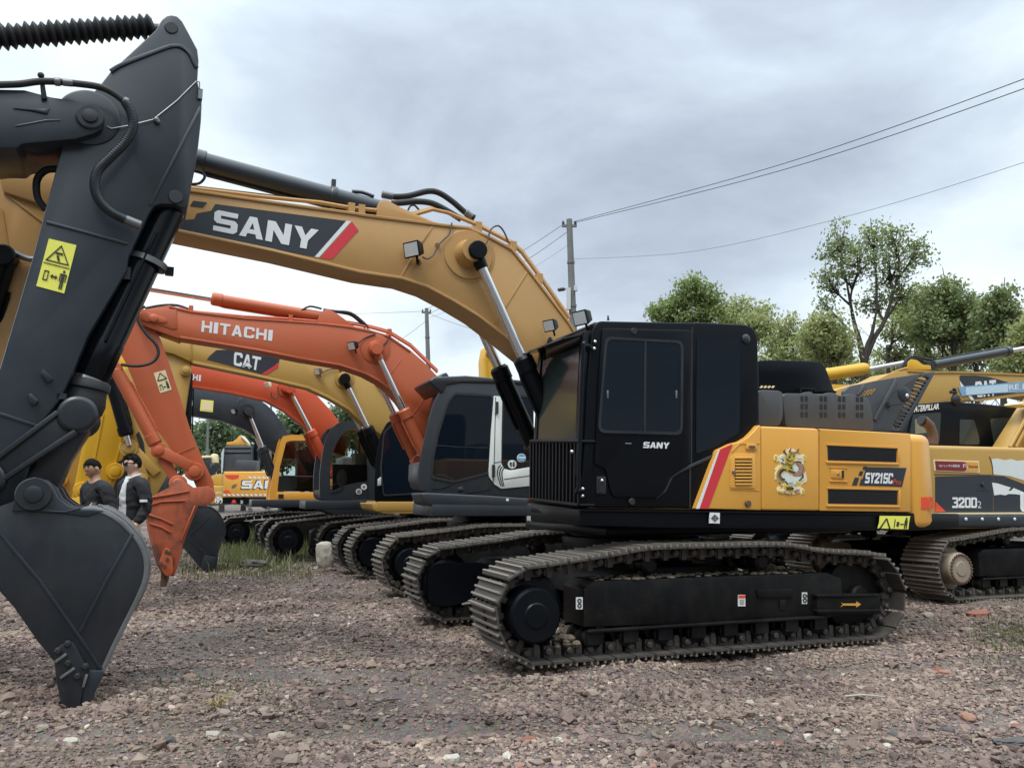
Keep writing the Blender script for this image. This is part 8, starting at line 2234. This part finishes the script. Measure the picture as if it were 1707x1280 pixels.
# ------------------------------------------------------------------ sky and light
SUN_EL, SUN_AZ = math.radians(62), math.radians(205)      # behind the camera, to its left
w = bpy.data.worlds.new('World'); SC.world = w; w.use_nodes = True
nt = w.node_tree; nt.nodes.clear(); L = nt.links
out = nd(nt, 'ShaderNodeOutputWorld'); bg = nd(nt, 'ShaderNodeBackground'); bg.inputs['Strength'].default_value = .1
sky = nd(nt, 'ShaderNodeTexSky'); sky.sky_type = 'NISHITA'; sky.sun_disc = False; sky.sun_elevation = SUN_EL; sky.sun_rotation = SUN_AZ
tc = nd(nt, 'ShaderNodeTexCoord')
mp = nd(nt, 'ShaderNodeMapping'); mp.inputs['Scale'].default_value = (1.0, 1.0, 2.1); mp.inputs['Location'].default_value = (.35, .1, .2); L.new(tc.outputs['Generated'], mp.inputs['Vector'])
n1 = nd(nt, 'ShaderNodeTexNoise'); n1.inputs['Scale'].default_value = 2.3; n1.inputs['Detail'].default_value = 7; n1.inputs['Roughness'].default_value = .54; n1.inputs['Distortion'].default_value = .25; L.new(mp.outputs[0], n1.inputs['Vector'])
# the heavier bank of cloud high in the middle
d0 = ray(1010, -60).normalized()
dot = nd(nt, 'ShaderNodeVectorMath', operation='DOT_PRODUCT'); L.new(tc.outputs['Generated'], dot.inputs[0]); dot.inputs[1].default_value = d0
mr = nd(nt, 'ShaderNodeMapRange'); mr.interpolation_type = 'SMOOTHSTEP'; mr.inputs[1].default_value = .86; mr.inputs[2].default_value = 1.0; mr.inputs[3].default_value = 0; mr.inputs[4].default_value = .34; L.new(dot.outputs['Value'], mr.inputs[0])
hz = nd(nt, 'ShaderNodeSeparateXYZ'); L.new(tc.outputs['Generated'], hz.inputs[0])
hr = nd(nt, 'ShaderNodeMapRange'); hr.interpolation_type = 'SMOOTHSTEP'; hr.inputs[1].default_value = .0; hr.inputs[2].default_value = .38; hr.inputs[3].default_value = -.045; hr.inputs[4].default_value = .03; L.new(hz.outputs['Z'], hr.inputs[0])
ad_ = nd(nt, 'ShaderNodeMath', operation='ADD'); L.new(mr.outputs[0], ad_.inputs[0]); L.new(hr.outputs[0], ad_.inputs[1])
sb = nd(nt, 'ShaderNodeMath', operation='SUBTRACT'); L.new(n1.outputs['Fac'], sb.inputs[0]); L.new(ad_.outputs[0], sb.inputs[1])
r = nd(nt, 'ShaderNodeValToRGB'); e = r.color_ramp.elements
e[0].position = .08; e[0].color = (.31, .36, .44, 1); e[1].position = .64; e[1].color = (.83, .90, .93, 1)
x = e.new(.22); x.color = (.41, .47, .555, 1); x = e.new(.35); x.color = (.52, .60, .68, 1); x = e.new(.48); x.color = (.69, .78, .83, 1)
L.new(sb.outputs[0], r.inputs['Fac'])
sx = nd(nt, 'ShaderNodeSeparateXYZ'); L.new(tc.outputs['Generated'], sx.inputs[0])
zr = nd(nt, 'ShaderNodeMapRange'); zr.interpolation_type = 'SMOOTHSTEP'; zr.inputs[1].default_value = .42; zr.inputs[2].default_value = .95; zr.inputs[3].default_value = 9.6; zr.inputs[4].default_value = 28.0; L.new(sx.outputs['Z'], zr.inputs[0])
sc_ = nd(nt, 'ShaderNodeVectorMath', operation='SCALE'); L.new(r.outputs['Color'], sc_.inputs[0]); L.new(zr.outputs[0], sc_.inputs['Scale'])
# added: unseen low sky behind the camera is darkened to dim reflections
fy = nd(nt, 'ShaderNodeMapRange'); fy.interpolation_type = 'SMOOTHSTEP'; fy.inputs[1].default_value = -.45; fy.inputs[2].default_value = .15; fy.inputs[3].default_value = .2; fy.inputs[4].default_value = 1.0; L.new(sx.outputs['Y'], fy.inputs[0])
fz = nd(nt, 'ShaderNodeMapRange'); fz.interpolation_type = 'SMOOTHSTEP'; fz.inputs[1].default_value = .12; fz.inputs[2].default_value = .45; fz.inputs[3].default_value = 0; fz.inputs[4].default_value = 1; L.new(sx.outputs['Z'], fz.inputs[0])
fm = nd(nt, 'ShaderNodeMath', operation='MAXIMUM'); L.new(fy.outputs[0], fm.inputs[0]); L.new(fz.outputs[0], fm.inputs[1])
sc2 = nd(nt, 'ShaderNodeVectorMath', operation='SCALE'); L.new(sc_.outputs[0], sc2.inputs[0]); L.new(fm.outputs[0], sc2.inputs['Scale'])
mx = nd(nt, 'ShaderNodeMix', data_type='RGBA'); mx.inputs[0].default_value = .06; L.new(sc2.outputs[0], mx.inputs[6]); L.new(sky.outputs[0], mx.inputs[7])
L.new(mx.outputs[2], bg.inputs['Color']); L.new(bg.outputs[0], out.inputs['Surface'])

sd = bpy.data.lights.new('sun', 'SUN'); sd.energy = 1.4; sd.angle = math.radians(22); sd.color = (1, .96, .90)
so = bpy.data.objects.new('sun', sd); COL.objects.link(so)
dv = Vector((math.sin(SUN_AZ) * math.cos(SUN_EL), math.cos(SUN_AZ) * math.cos(SUN_EL), math.sin(SUN_EL)))
so.rotation_euler = dv.to_track_quat('Z', 'Y').to_euler()
so.location = (0, 0, 30)

SC.view_settings.view_transform = 'Standard'; SC.view_settings.look = 'None'
SC.view_settings.exposure = 0.52; SC.view_settings.gamma = 1.0
SC.view_settings.use_curve_mapping = False
SC.render.engine = 'CYCLES'
SC.cycles.max_bounces = 6; SC.cycles.transparent_max_bounces = 12
SC.cycles.use_denoising = True
SC.render.resolution_x, SC.render.resolution_y = 1024, 767
